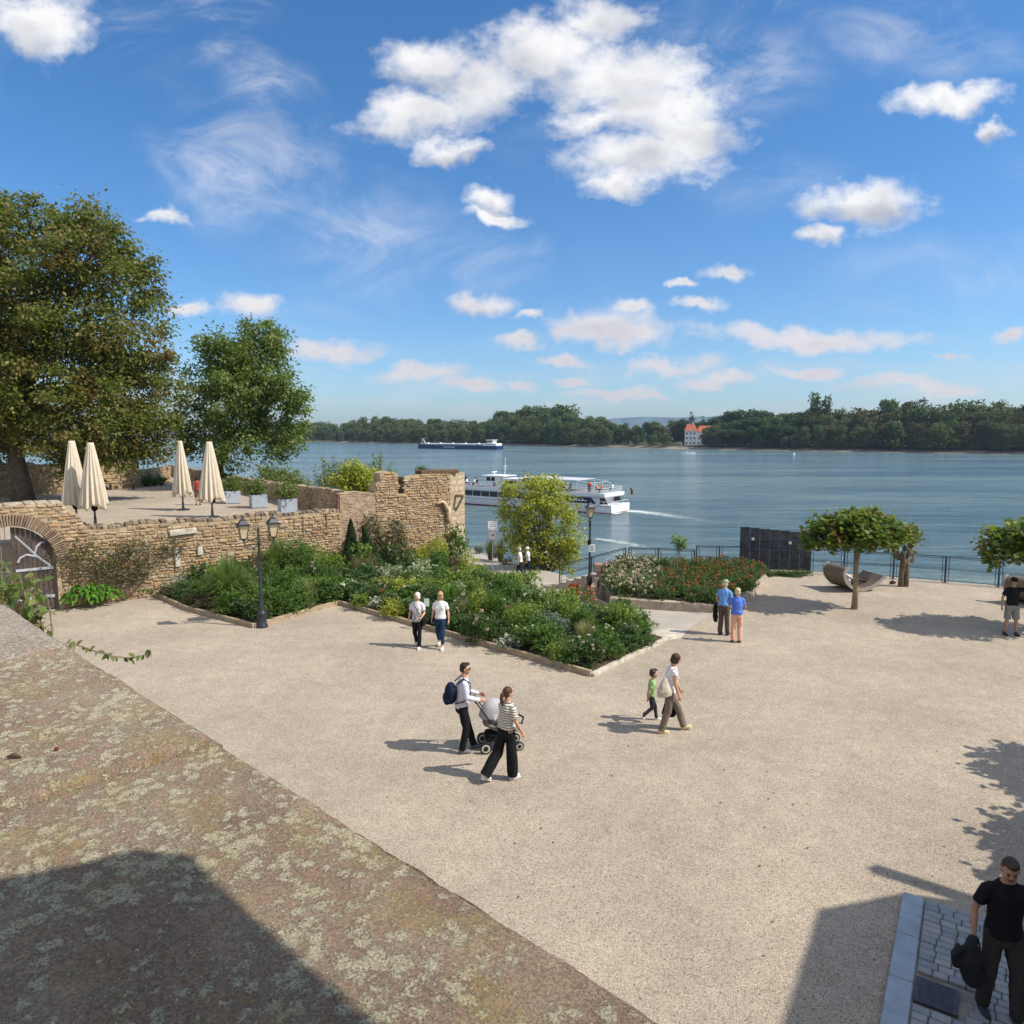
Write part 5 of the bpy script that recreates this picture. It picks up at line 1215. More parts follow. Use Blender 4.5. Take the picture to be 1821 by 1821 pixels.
# vine on the near parapet
vr = thing('parapet_vine', 'leafy vine climbing over the far edge of the foreground parapet', 'vine', (E1.x - nin.x * .035, E1.y - nin.y * .035, ZP + .01), 0)
def vleaf(c_, d_, n_, L, w_):
    d_ = d_.normalized(); s_ = n_.cross(d_).normalized(); n2 = d_.cross(s_)
    ps = [c_, c_ + d_ * L * .25 + s_ * w_ * .42, c_ + d_ * L * .6 + s_ * w_ * .38, c_ + d_ * L - n2 * L * .15, c_ + d_ * L * .6 - s_ * w_ * .38, c_ + d_ * L * .25 - s_ * w_ * .42]
    return ps
class VL:
    def __init__(s): s.v = []; s.f = []
    def add(s, ps): b = len(s.v); s.v += [tuple(q) for q in ps]; s.f.append(tuple(range(b, b + 6)))
vl = VL(); mb = MB(); nout = -nin
def vine_pts(pxa): q = G(pxa[0], pxa[1], ZP); return q
rs = random.Random(9)
for k in range(26):
    s_ = rs.uniform(-.15, 2.2); q = E1 + e * 0 + (E0 - E1).normalized() * rs.uniform(-.9, .17) + nout * rs.uniform(.02, .10) - E1
    hmax = .16 if q.dot((E0 - E1).normalized()) < .02 else .07
    t = Vector((q.x, q.y, -.35)); tip = Vector((q.x, q.y, rs.uniform(.0, hmax))) + nout * rs.uniform(0, .08) + e * rs.uniform(-.1, .1)
    mid = t.lerp(tip, .6) + nout * .03; mb.tube([t, mid, tip], [.004, .003, .0015], 5, caps=False)
    for j in range(15):
        c_ = t.lerp(tip, rs.uniform(.35, 1.0)) + Vector((rs.gauss(0, .02), rs.gauss(0, .02), rs.gauss(0, .015)))
        vl.add(vleaf(c_, Vector((rs.gauss(0, 1), rs.gauss(0, 1), rs.gauss(-.3, .6))), Vector((rs.gauss(0, .5), rs.gauss(-.3, .5), 1)), rs.uniform(.035, .062), rs.uniform(.028, .045)))
me = bpy.data.meshes.new('foliage'); me.from_pydata(vl.v, [], vl.f); link('foliage', me, LF_VINE, vr); mb.obj('stems', BARKP, vr)
tr_ = thing('vine_tendril', 'thin leafy tendril reaching out from the parapet over the gravel', 'vine shoot', G(103, 1152, ZP) - nin * .05); vl = VL(); mb = MB()
Yt = G(103, 1152, ZP).y; o0 = G(103, 1152, ZP); pts = [W(px_, py_, Yt + .12 + .0 * i) - o0 for i, (px_, py_) in enumerate([(90, 1148), (118, 1155), (150, 1166), (178, 1173), (205, 1176), (228, 1172), (243, 1160)])]
mb.tube(pts, [.003, .0028, .0025, .002, .002, .0015, .001], 5); mb.obj('stem', BARKP, tr_)
for i in range(len(pts) - 1):
    for j in range(7):
        c_ = pts[i].lerp(pts[i + 1], rs.random()); vl.add(vleaf(c_, Vector((rs.gauss(0, .8), rs.gauss(0, .6), rs.gauss(-.5, .6))), Vector((rs.gauss(0, .5), rs.gauss(-.5, .5), .8)), rs.uniform(.02, .032), rs.uniform(.012, .018)))
me = bpy.data.meshes.new('foliage'); me.from_pydata(vl.v, [], vl.f); link('foliage', me, LF_VINE, tr_)

# ============================================================ FAR BANK TREES
def far_proto(kind, m_):
    root = thing({'poplar': 'poplar_tree', 'willow': 'willow_tree', 'conifer': 'conifer_tree'}.get(kind, 'broadleaf_tree'), 'x', 'tree'); bl = []
    if kind == 'poplar':
        bl = [(random.uniform(-.06, .06), random.uniform(-.06, .06), z, .16, .16, .14) for z in np.linspace(.2, .92, 8)]; k = 160
    elif kind == 'conifer': bl = [(0, 0, z, .34 * (1.02 - z), .34 * (1.02 - z), .1) for z in np.linspace(.2, .95, 8)]; k = 140
    else:
        for i in range(13):
            a = random.uniform(0, 6.28); r_ = random.uniform(.05, .32); z = random.uniform(.28, .84); r2 = random.uniform(.14, .23); bl.append((math.cos(a) * r_ * (1.15 - z * .5), math.sin(a) * r_ * (1.15 - z * .5), z, r2, r2, r2 * .85))
        bl.append((0, 0, .22, .34, .34, .2)); k = 70
    P, I = blobpts(bl, 620 if kind != 'poplar' else 700, .45, .1)
    P[:, 2] = np.maximum(P[:, 2], .02)
    fol('crown', cluster_leaves(P, 5, .024, .048, up=.5, aspect=.85), m_, root)
    MB().tube([(0, 0, -.03), (0, 0, .4)], [.025, .015], 5).obj('trunk', BARK, root); return root
PROT = {}
def far_tree(px, inl, H, kind, mi, wide, label, grp):
    a, nn = shore_at(px); kx = ray(px, 780); r_ = kx.x / kx.y
    # move inland along the sight line so that the column is kept
    u_ = Vector((r_, 1, 0)).normalized(); q = a + u_ * (inl / max(.3, u_.dot(nn)))
    z = -3.6 if inl < 30 else -3.0; top = None
    key = (kind, mi, random.randrange(2))
    if key not in PROT:
        PROT[key] = far_proto(kind, FAR[mi]); r = PROT[key]; r.location = (q.x, q.y, z); r.scale = (H * wide, H * wide, H); r['label'] = label; r['group'] = grp; return r
    return dup(PROT[key], (q.x, q.y, z), random.uniform(0, 6.28), label, (H * wide, H * wide, H), grp)
TOPL = [(-300, 752), (500, 752), (560, 750), (612, 753), (628, 745), (700, 743), (780, 748), (830, 744), (865, 750), (885, 732), (915, 727), (1010, 723), (1030, 735), (1040, 741), (1080, 742), (1098, 752), (1140, 756), (1180, 750), (1205, 742), (1240, 752), (1262, 745), (1290, 740),
        (1320, 734), (1380, 732), (1430, 730), (1480, 730), (1560, 728), (1585, 716), (1620, 714), (1660, 722), (1700, 718), (1740, 719), (1790, 722), (1821, 720), (1950, 715)]
def topH(px, inl):
    y_ = np.interp(px, [q[0] for q in TOPL], [q[1] for q in TOPL]); a, nn = shore_at(px); kx = ray(px, 780); u_ = Vector((kx.x / kx.y, 1, 0)).normalized(); q = a + u_ * (inl / max(.3, u_.dot(nn)))
    return W(px, y_, q.y).z + 3.3
rs = random.Random(17)
ZN = [(560, 'far wood at the left end of the opposite bank', [0, 1, 4]), (870, 'long wood on the opposite bank behind the barge', [0, 1, 1, 0]), (1045, 'tall wood on the opposite bank above the passenger boat', [0, 0, 1]), (1215, 'lower trees on the opposite bank left of the white house', [2, 0, 1, 0]),
      (1440, 'dark wood on the opposite bank right of the white house', [2, 2, 0]), (1600, 'wood on the opposite bank right of the tall poplars', [0, 1, 3, 0]), (2600, 'brownish wood at the right end of the opposite bank', [0, 3, 3, 1, 2])]
px = 455
nfar = 0
while px < 1990:
    a, nn = shore_at(px); Y_ = a.y; 
    for row, (inl, f_) in enumerate(((10, .62), (24, .84), (45, 1.0))):
        if 1090 < px < 1190 and row < 1 and False: continue
        p_ = px + rs.uniform(-8, 8)
        zone = next(z for z in ZN if p_ < z[0]); mi = rs.choice(zone[2])
        if 1195 < p_ < 1262 and row < 2: continue
        if 1095 < p_ < 1195 and row == 0: continue
        H = topH(p_, inl) * f_ * rs.uniform(.94, 1.14)
        far_tree(p_, inl + rs.uniform(-3, 3), H, 'round', mi, rs.uniform(.8, 1.15), '%s %s tree, %s' % (('front row', 'middle row', 'back row')[row], {0: 'green', 1: 'olive', 2: 'dark green', 3: 'brown tinged', 4: 'greyish'}[mi], zone[1]), 'trees of the opposite bank'); nfar += 1
    px += max(7, 10.5 * FPX / Y_ * .78)
print('far trees', nfar)
far_tree(1447, 30, topH(1447, 30) * 1.42, 'poplar', 0, .62, 'taller of the two poplars rising above the dark wood', 'poplars'); far_tree(1466, 32, topH(1466, 32) * 1.33, 'poplar', 0, .62, 'lower right one of the two poplars rising above the dark wood', 'poplars')
far_tree(1228, 52, topH(1228, 52) * 1.42, 'conifer', 2, .95, 'dark conifer directly above the red roof', 'conifers'); far_tree(1248, 52, topH(1248, 52) * 1.25, 'conifer', 2, .9, 'smaller dark conifer right of the red roof', 'conifers')
far_tree(1258, 16, 12, 'willow', 4, 1.1, 'pale silvery tree in front of the white house wing', 'pale bank trees'); far_tree(1272, 12, 15, 'willow', 4, 1.1, 'pale silvery tree overlapping the right side of the white house', 'pale bank trees'); far_tree(1395, 6, 7.5, 'willow', 4, 1.2, 'pale grey bush low on the opposite bank, left one', 'pale bank trees'); far_tree(1415, 6, 9, 'willow', 4, 1.1, 'pale grey bush low on the opposite bank, right one', 'pale bank trees')
for p_ in (545, 575, 600, 640, 672, 705, 1130, 1160, 1185, 1500, 1590, 1700, 1640, 1770): far_tree(p_, 7, rs.uniform(6, 9), 'willow', rs.choice([4, 1, 0]), 1.2, 'low willow scrub at the water edge of the opposite bank', 'scrub of the opposite bank')
# ============================================================ PEOPLE
def remesh(mb, voxel, smooth_=4, disp=0.0, seed=0):
    me = mb.mesh('tmp'); o = bpy.data.objects.new('tmp', me); col.objects.link(o)
    r_ = o.modifiers.new('r', 'REMESH'); r_.mode = 'VOXEL'; r_.voxel_size = voxel
    s_ = o.modifiers.new('s', 'SMOOTH'); s_.iterations = smooth_; s_.factor = .5
    dg = bpy.context.evaluated_depsgraph_get(); ne = bpy.data.meshes.new_from_object(o.evaluated_get(dg)); bpy.data.objects.remove(o); bpy.data.meshes.remove(me)
    if disp:
        n_ = len(ne.vertices); co = np.empty(n_ * 3, np.float32); ne.vertices.foreach_get('co', co); co = co.reshape(-1, 3); no = np.array([v.normal[:] for v in ne.vertices])
        f = np.array([mnoise.noise(Vector((c_[0] * 9 + seed, c_[1] * 9, c_[2] * 5))) + .5 * mnoise.noise(Vector((c_[0] * 20, c_[1] * 20 + seed, c_[2] * 13))) for c_ in co])
        co += no * (f * disp)[:, None]; ne.vertices.foreach_set('co', co.astype(np.float32).ravel()); ne.update()
    return ne
HAIRM = {k: simple('hair_' + k, v, .6, .35, 30, bs=.6, bd=.004, bscale=90, spec=.4) for k, v in dict(brown=(.045, .025, .014), dark=(.018, .011, .008), white=(.62, .60, .56), blond=(.42, .30, .15), paleblond=(.55, .46, .30), chestnut=(.075, .032, .015)).items()}
EYEM = simple('eye_dark', (.02, .015, .012), .2, .1, 5, bs=0); LIPM = simple('lips', (.36, .13, .10), .5, .1, 5, bs=0); SHOEB = simple('shoe_dark', (.03, .03, .035), .6, .2, 10); SHOEW = simple('shoe_white', (.68, .66, .62), .6, .08, 10); SHOEP = simple('shoe_cream', (.60, .48, .28), .6, .08, 10)
DEF = dict(hipR=(.088, 0, .92), hipL=(-.088, 0, .92), kneeR=(.10, .02, .50), kneeL=(-.10, .02, .50), ankR=(.105, -.02, .085), ankL=(-.105, -.02, .085),
           shR=(.172, 0, 1.385), shL=(-.172, 0, 1.385), elR=(.235, -.03, 1.13), elL=(-.235, -.03, 1.13), wrR=(.245, .06, .88), wrL=(-.245, .06, .88))
def person(label, loc, heading, h=1.75, pose=None, lean=0, yaw=0, pitch=0, hair='brown', hairstyle='short', skin=SKIN, top=None, sleeve='short', hem=.90, bottom=None, legs='long', flare=1.0, shoe=SHOEB, hat=None, glasses=False, vox=.011,
           female=False, head=1.0, toes=(0, 0), toep=(0, 0), belly=0.0, loose=1.0, group=None, extra=None, neckline=None, stache=False, sit=False):
    J = dict(DEF); J.update(pose or {}); J = {k: (Vector(v) if isinstance(v, (tuple, Vector)) else v) for k, v in J.items()}; S = h / 1.75
    root = thing('person', label, 'person', loc, R(heading), group, S)
    la = R(-lean); pv = Vector((0, 0, .95)); RM = Matrix.Rotation(la, 3, 'X')
    U = lambda q: pv + RM @ (Vector(q) - pv) if Vector(q).z > .95 or True else Vector(q)
    for k in ('shR', 'shL'): J[k] = U(J[k])
    for s_ in 'RL':
        for k in ('el', 'wr'):
            if (k + s_) not in (pose or {}): J[k + s_] = U(J[k + s_])
    sw = .93 if female else 1.0
    for k in ('shR', 'shL'): J[k].x *= sw
    hw = 1.06 if female else 1.0
    b = MB()
    sp = [U((0, 0, z)) for z in (.84, .93, 1.05, 1.2, 1.33, 1.41, 1.455, 1.50, 1.56)]
    b.tube(sp, [(.13, .10), (.158 * hw, .115), (.132, .10 + belly), (.145, .108 + belly * .5), (.158 * sw, .104), (.135 * sw, .082), (.082, .064), (.055, .058), (.052, .055)], 16)
    HM = Matrix.Rotation(la * .5, 3, 'X') @ Matrix.Rotation(R(yaw), 3, 'Z') @ Matrix.Rotation(R(pitch), 3, 'X'); hc = U((0, .012, 1.535)) 
    def Hd(q): return hc + HM @ (Vector(q) * head)
    def hball(mb, c_, r_, seg=14): mb.ball(Hd(c_), tuple(x * head for x in r_), seg, 10, HM)
    hball(b, (0, 0, .125), (.076, .094, .094)); hball(b, (0, .022, .065), (.058, .068, .068)); hball(b, (0, .05, .03), (.034, .03, .026)); hball(b, (0, .055, .115), (.055, .04, .04))
    b.tube([Hd((0, .086, .115)), Hd((0, .099, .084)), Hd((0, .094, .076))], [.009, .014, .012], 8)
    for s_ in (-1, 1): hball(b, (s_ * .078, -.005, .095), (.010, .020, .030), 8); hball(b, (s_ * .042, .068, .072), (.022, .02, .02), 8)
    for s_, sg in (('R', 1), ('L', -1)):
        b.tube([J['hip' + s_] + Vector((0, 0, .03)), J['hip' + s_].lerp(J['knee' + s_], .35), J['hip' + s_].lerp(J['knee' + s_], .8), J['knee' + s_], J['knee' + s_].lerp(J['ank' + s_], .3), J['knee' + s_].lerp(J['ank' + s_], .75), J['ank' + s_]], [.088, .083, .062, .054, .056, .038, .034], 12)
        b.ball(J['knee' + s_], .054, 10, 8)
        b.tube([U((sg * .07, 0, 1.39)), J['sh' + s_].lerp(U((sg * .07, 0, 1.39)), .3), J['sh' + s_].lerp(J['el' + s_], .08), J['sh' + s_].lerp(J['el' + s_], .4), J['el' + s_], J['el' + s_].lerp(J['wr' + s_], .3), J['wr' + s_]], [.035, .044, .046, .043, .036, .038, .024], 10)
        b.ball(J['el' + s_], .036, 8, 6)
        # hand with five fingers
        d = (J['wr' + s_] - J['el' + s_]).normalized(); g = J.get('grip' + s_); fw = Vector((0, 1, 0)); 
        if abs(d.dot(fw)) > .9: fw = Vector((0, 0, 1))
        pn_ = d.cross(fw).normalized() * sg; kn = (fw - d * fw.dot(d)).normalized()          # kn: across the knuckles (thumb side forward), pn: palm normal
        w0 = J['wr' + s_]; curl = -pn_ if pn_.x * sg > 0 else pn_
        MHand = Matrix((kn, pn_, d)).transposed(); b.ball(w0 + d * .045, (.038, .016, .05), 10, 8, MHand)
        cu = .9 if g is None else 1.5
        for i, L in enumerate((.070, .078, .073, .058)):
            o_ = kn * (.027 - .018 * i); p0 = w0 + d * .075 + o_; p1 = p0 + d * L * .45 + curl * L * .12 * cu; p2 = p1 + (d * (.42 - .15 * cu) + curl * .35 * cu).normalized() * L * .35; p3 = p2 + (d * (.3 - .25 * cu) + curl * .5 * cu).normalized() * L * .3
            b.tube([w0 + d * .03 + o_ * .8, p0, p1, p2, p3], [.010, .010, .009, .0085, .007], 7)
        t0 = w0 + d * .022 + kn * .024; b.tube([t0, t0 + d * .03 + kn * .022 + curl * .008, t0 + d * .055 + kn * .024 + curl * .022, t0 + d * .07 + kn * .018 + curl * .032], [.013, .012, .010, .008], 7)
        b.tube([J['ank' + s_], J['ank' + s_] + Vector((0, .0, -.03)), J['ank' + s_] + Vector((0, .1, -.05))], [.036, .038, .03], 8)
    me = remesh(b, vox, 3); link('body', me, skin, root, True)
    if top is not None:
        t = MB(); th = .014 * loose
        zs = [(.0, 1)]; prof_ = [(hem, (.162 * hw, .125)), (hem + .06, (.160 * hw, .122 + belly)), (1.06, (.143, .108 + belly)), (1.2, (.152, .115 + belly * .5)), (1.33, (.165 * sw, .115)), (1.40, (.142 * sw, .092)), (1.445, (.092, .074)), (1.475, (.068, .066))]
        t.tube([U((0, 0, z)) for z, r_ in prof_], [(r_[0] + th, r_[1] + th) for z, r_ in prof_], 18)
        if female: 
            for s_ in (-1, 1): t.ball(U((s_ * .072, .085, 1.27)), (.062, .055, .06), 10, 8)
        for s_, sg in (('R', 1), ('L', -1)):
            a_, e_, w_ = J['sh' + s_], J['el' + s_], J['wr' + s_]
            if sleeve == 'long': t.tube([U((sg * .07, 0, 1.41)), a_.lerp(e_, .05), a_.lerp(e_, .5), e_, e_.lerp(w_, .5), e_.lerp(w_, .95)], [.062, .070, .063, .056, .052, .042], 12)
            elif sleeve == 'short': t.tube([U((sg * .07, 0, 1.41)), a_.lerp(U((sg * .07, 0, 1.41)), .35), a_.lerp(e_, .1), a_.lerp(e_, .45), a_.lerp(e_, .70)], [.048, .062, .066, .064, .068], 12)
            elif sleeve == 'cap': t.tube([U((sg * .09, 0, 1.42)), a_, a_.lerp(e_, .25)], [.062, .068, .066], 12)
        link('top', remesh(t, max(.010, vox), 2, .0095 * loose, seed=len(label)), top, root, True)
    if bottom is not None:
        t = MB(); wz = .97 if hem < .97 else hem
        t.tube([U((0, 0, z)) if z > .9 else Vector((0, 0, z)) for z in (.80, .87, .93, .985)] if not sit else [U((0, 0, z)) for z in (.86, .93, .98)], [(.14 * hw, .115), (.168 * hw, .128), (.165 * hw, .122 + belly * .6), (.146, .108 + belly)][(0 if not sit else 1):], 16)
        for s_ in 'RL':
            a_, k_, n_ = J['hip' + s_], J['knee' + s_], J['ank' + s_]
            if legs == 'long': t.tube([a_ + Vector((0, 0, .02)), a_.lerp(k_, .3), a_.lerp(k_, .75), k_, k_.lerp(n_, .5), k_.lerp(n_, 1.03)], [.098, .096, .078 * (1 + (flare - 1) * .4), .070 * (1 + (flare - 1) * .6), .062 * flare, .058 * flare], 12)
            elif legs == 'crop': t.tube([a_ + Vector((0, 0, .02)), a_.lerp(k_, .3), a_.lerp(k_, .75), k_, k_.lerp(n_, .5), k_.lerp(n_, .78)], [.098, .096, .078, .070, .062 * flare, .056 * flare], 12)
            else: t.tube([a_ + Vector((0, 0, .02)), a_.lerp(k_, .3), a_.lerp(k_, .7), k_.lerp(n_, .02)], [.10, .104, .098, .096], 12)
        link('trousers' if legs != 'shorts' else 'shorts', remesh(t, max(.010, vox), 2, .010, seed=3 + len(label)), bottom, root, True)
    for i, (s_, sg) in enumerate((('R', 1), ('L', -1))):
        t = MB(); q = J['ank' + s_]; Mz = Matrix.Rotation(R(toes[i]), 3, 'Z') @ Matrix.Rotation(R(toep[i]), 3, 'X')
        def F_(p): return q + Mz @ Vector(p)
        t.ball(F_((0, .060, -.045)), (.049, .128, .040), 12, 8, Mz); t.ball(F_((0, -.012, -.022)), (.046, .066, .060), 10, 8, Mz)
        t.box((0, 0, 0), (.082, .25, .018), bev=.008, M=Mz); 
        k0 = len(t.v) - 24; t.v[k0:] = [tuple(Vector(v_) + F_((0, .052, -.076))) for v_ in t.v[k0:]]
        t.obj('shoe', shoe, root, smooth=True)
    # hair
    if hairstyle:
        t = MB(); HB = lambda c_, r_, seg=14: hball(t, c_, r_, seg)
        if hairstyle == 'short': HB((0, -.020, .148), (.083, .089, .082)); HB((0, .036, .202), (.060, .052, .030)); HB((.066, -.02, .10), (.016, .05, .05)); HB((-.066, -.02, .10), (.016, .05, .05)); HB((0, -.045, .095), (.070, .062, .062))
        if hairstyle == 'bob': HB((0, -.016, .135), (.094, .104, .098)); HB((0, -.045, .065), (.088, .072, .085)); HB((.062, .0, .075), (.032, .05, .07)); HB((-.062, .0, .075), (.032, .05, .07))
        if hairstyle == 'long': HB((0, -.014, .138), (.090, .10, .092)); HB((0, -.05, .04), (.082, .058, .12)); HB((.068, .0, .035), (.026, .045, .10)); HB((-.068, .0, .035), (.026, .045, .10))
        if hairstyle == 'pony': HB((0, -.012, .138), (.086, .098, .088)); HB((0, -.04, .10), (.078, .07, .07)); t.tube([Hd((0, -.095, .13)), Hd((0, -.135, .09)), Hd((0, -.14, .0)), Hd((0, -.125, -.09)), Hd((0, -.12, -.13))], [.022, .034, .036, .026, .010], 10)
        me = remesh(t, .009, 3, .004); link('hair', me, HAIRM[hair], root, True)
    for s_ in (-1, 1): 
        t = MB(); hball(t, (s_ * .030, .088, .118), (.011, .006, .007), 8); t.obj('eye', EYEM, root, smooth=True)
        t = MB(); hball(t, (s_ * .031, .090, .137), (.018, .006, .004), 8); t.obj('eyebrow', HAIRM[hair], root)
    t = MB(); hball(t, (0, .087, .047), (.022, .008, .006), 8); t.obj('mouth', LIPM, root)
    if stache: t = MB(); hball(t, (0, .094, .058), (.028, .008, .006), 8); t.obj('moustache', HAIRM[hair], root)
    if glasses:
        t = MB(); 
        for s_ in (-1, 1): hball(t, (s_ * .032, .096, .114), (.027, .008, .020), 10); t.tube([Hd((s_ * .055, .09, .12)), Hd((s_ * .082, .0, .115))], .0035, 5)
        t.tube([Hd((-.02, .1, .12)), Hd((.02, .1, .12))], .003, 5); t.obj('sunglasses', EYEM, root)
    if hat:
        kind, hm = hat; t = MB()
        if kind == 'cap': hball(t, (0, -.008, .155), (.092, .104, .078), 16); hball(t, (0, .11, .150), (.065, .075, .010), 14)
        else: hball(t, (0, -.008, .16), (.090, .100, .075), 16); hball(t, (0, 0, .140), (.150, .160, .012), 20)
        t.obj('cap' if kind == 'cap' else 'sun_hat', hm, root, smooth=True)
    if extra: extra(root, J, U, Hd)
    return root
def walk(fr='R', st=.22, lift=.0):
    bk = 'L' if fr == 'R' else 'R'; sg = 1 if fr == 'R' else -1
    return {'knee' + fr: (sg * .095, st * .75, .50), 'ank' + fr: (sg * .095, st * 1.05, .085), 'knee' + bk: (-sg * .095, -st * .15, .49), 'ank' + bk: (-sg * .095, -st * 1.25, .13 + lift)}
# stripes
m, n, p, out = newmat('striped_knit'); tcd = n.node('ShaderNodeTexCoord').outputs['Object']; s3 = n.node('ShaderNodeSeparateXYZ'); n.l.new(tcd, s3.inputs[0])
f = n.math('FRACT', n.math('MULTIPLY', s3.outputs[2], 23)); n.l.new(n.mix(n.math('GREATER_THAN', f, .68), (.66, .62, .54), (.035, .035, .04)), p.inputs['Base Color']); p.inputs['Roughness'].default_value = .9
STRIPE = m
m, n, p, out = newmat('printed_white'); tcd = n.node('ShaderNodeTexCoord').outputs['Object']; s3 = n.node('ShaderNodeSeparateXYZ'); n.l.new(tcd, s3.inputs[0])
zb = n.maprange(s3.outputs[2], 1.20, 1.10); nz_ = n.maprange(n.noise(tcd, 30, 5, .7), .42, .58); n.l.new(n.mix(n.math('MULTIPLY', n.math('ADD', zb, .12), nz_), (.66, .65, .66), (.18, .12, .13)), p.inputs['Base Color']); p.inputs['Roughness'].default_value = .9
PRINT = m
JEAN = fabric('blue_denim', (.018, .042, .095)); BLUS = fabric('light_blue_cloth', (.16, .34, .66)); BLU2 = fabric('blue_knit', (.10, .20, .62)); PEACH = simple('peach_print', (.72, .40, .28), .9, .22, 14, bs=.2); BRN = fabric('brown_grey_cloth', (.115, .085, .065)); TAUPE = fabric('taupe_cloth', (.20, .155, .13))
GREY = fabric('dark_grey_cloth', (.045, .040, .038)); LGREY = fabric('grey_cloth', (.22, .22, .21)); CREAM = simple('canvas', (.52, .47, .38), .95, .1, 12, bs=.4); LIME = fabric('lime_cloth', (.30, .47, .19)); OLIVE = fabric('olive_cloth', (.28, .33, .20)); NAVYC = fabric('navy_cloth', (.012, .018, .045)); SHIRT = fabric('pale_shirt', (.62, .62, .70), .05)
CAMO = simple('patterned_leggings', (.03, .03, .035), .9, .9, 26, bs=.1)

def ex_w1(root, J, U, Hd):
    MB().tube([U((.10, .10, 1.44)), U((0, .145, 1.28)), U((-.12, .135, 1.08)), U((-.19, .06, .98))], .010, 6).obj('bag_strap', BLACK, root)
    MB().box((-.22, .04, .84), (.09, .20, .24), bev=.03).obj('shoulder_bag', BLACK, root)
pz = walk('L', .16); pz.update(wrR=(.27, .02, .90), elL=(-.24, .02, 1.12), wrL=(-.19, .20, 1.02))
q = G(743, 1151); person('white haired woman in patterned blouse with a black crossbody bag, walking', (q.x, q.y, 0), 172, 1.64, pz, yaw=-25, hair='white', hairstyle='bob', top=PRINT, bottom=BLACK, shoe=SHOEW, female=True, hem=.84, belly=.02, extra=ex_w1, group='walking pair of women')
pz = walk('L', .18); pz.update(wrR=(.27, .0, .90), wrL=(-.27, .06, .90))
q = G(784, 1152); person('blond woman with sunglasses in a white polo shirt and rolled blue jeans', (q.x, q.y, 0), 172, 1.68, pz, hair='blond', hairstyle='long', top=WHITEC, bottom=JEAN, legs='crop', shoe=SHOEW, female=True, hem=.93, glasses=True, group='walking pair of women')
def ex_m3(root, J, U, Hd):
    t = MB(); t.ball(U((0, -.23, 1.16)), (.155, .12, .22), 16, 12); t.ball(U((0, -.29, 1.06)), (.13, .09, .13), 14, 10); link('rucksack', remesh(t, .014, 4, .010), NAVYC, root, True)
    for s_ in (-1, 1): MB().tube([U((s_ * .10, -.16, 1.36)), U((s_ * .115, -.03, 1.485)), U((s_ * .12, .11, 1.40)), U((s_ * .145, .13, 1.22)), U((s_ * .17, .0, 1.05)), U((s_ * .13, -.16, 1.0))], [(.022, .01)] * 6, 6).obj('rucksack_strap', BLACK, root)
q = G(822, 1336)
person('man in pale shirt and black trousers with dark rucksack, pushing the pushchair', (q.x, q.y, 0), -78, 1.80, dict(kneeR=(.10, .07, .49), ankR=(.11, -.02, .085), kneeL=(-.09, .12, .50), ankL=(-.10, .24, .085), elR=(.23, .06, 1.15), wrR=(.17, .33, 1.06), elL=(-.23, .08, 1.14), wrL=(-.15, .36, 1.07), gripR=1, gripL=1),
       lean=5, hair='dark', hairstyle='short', top=SHIRT, sleeve='long', hem=.90, bottom=BLACK, flare=1.1, shoe=simple('grey_trainer', (.13, .14, .16), .6, .5, 30), glasses=True, extra=ex_m3, vox=.009, yaw=-12, group='young family')
def ex_w5(root, J, U, Hd): pass
q = G(903, 1384)
person('woman with brown ponytail in striped top and wide black trousers, seen from behind', (q.x - .02, q.y, 0), -48, 1.72, dict(kneeR=(.10, .04, .50), ankR=(.10, .06, .085), kneeL=(-.10, -.14, .51), ankL=(-.12, -.42, .16), elR=(.25, .02, 1.14), wrR=(.24, .17, .90), elL=(-.22, .10, 1.15), wrL=(-.16, .30, 1.05)),
       hair='chestnut', hairstyle='pony', top=STRIPE, hem=.99, bottom=BLACK, flare=1.75, shoe=SHOEW, female=True, vox=.009, toep=(0, -25), yaw=-8, lean=2, loose=1.3, group='young family')
def ex_w6(root, J, U, Hd):
    t = MB(); c_ = U((.20, -.14, 1.06)); t.tube([c_ + Vector((0, -.02, .20)), c_ + Vector((0, -.03, .08)), c_ + Vector((.02, -.04, -.10)), c_ + Vector((.02, -.02, -.20))], [(.03, .03), (.06, .10), (.09, .17), (.08, .16)], 14); link('tote_bag', remesh(t, .012, 3, .010), CREAM, root, True)
    MB().tube([c_ + Vector((0, -.02, .20)), U((.16, -.10, 1.40)), U((.15, .0, 1.49)), U((.17, .09, 1.38)), U((.20, .06, 1.15))], .009, 6).obj('bag_strap', CREAM, root)
    t = MB(); c_ = Vector((-.20, .06, .50)); t.tube([c_ + Vector((0, 0, .26)), c_ + Vector((0, 0, .08)), c_ + Vector((0, 0, -.16)), c_ + Vector((0, 0, -.24))], [(.03, .02), (.08, .10), (.10, .17), (.07, .13)], 12); link('black_bag', remesh(t, .012, 3, .008), BLACK, root, True)
q = G(1188, 1301)
person('brown haired woman in a white blouse and taupe trousers striding with a canvas tote bag', (q.x, q.y, 0), -88, 1.70, dict(kneeR=(.09, -.04, .50), ankR=(.09, -.17, .085), kneeL=(-.09, .22, .52), ankL=(-.09, .36, .10), elR=(.21, .08, 1.13), wrR=(.20, .16, .88), elL=(-.22, .16, 1.13), wrL=(-.17, .28, .90)), lean=9, pitch=-14,
       hair='brown', hairstyle='bob', top=WHITEC, sleeve='cap', hem=.92, bottom=TAUPE, flare=1.25, shoe=SHOEP, female=True, vox=.009, loose=1.5, extra=ex_w6, toep=(0, 12), group='woman and child')
q = G(1158, 1286)
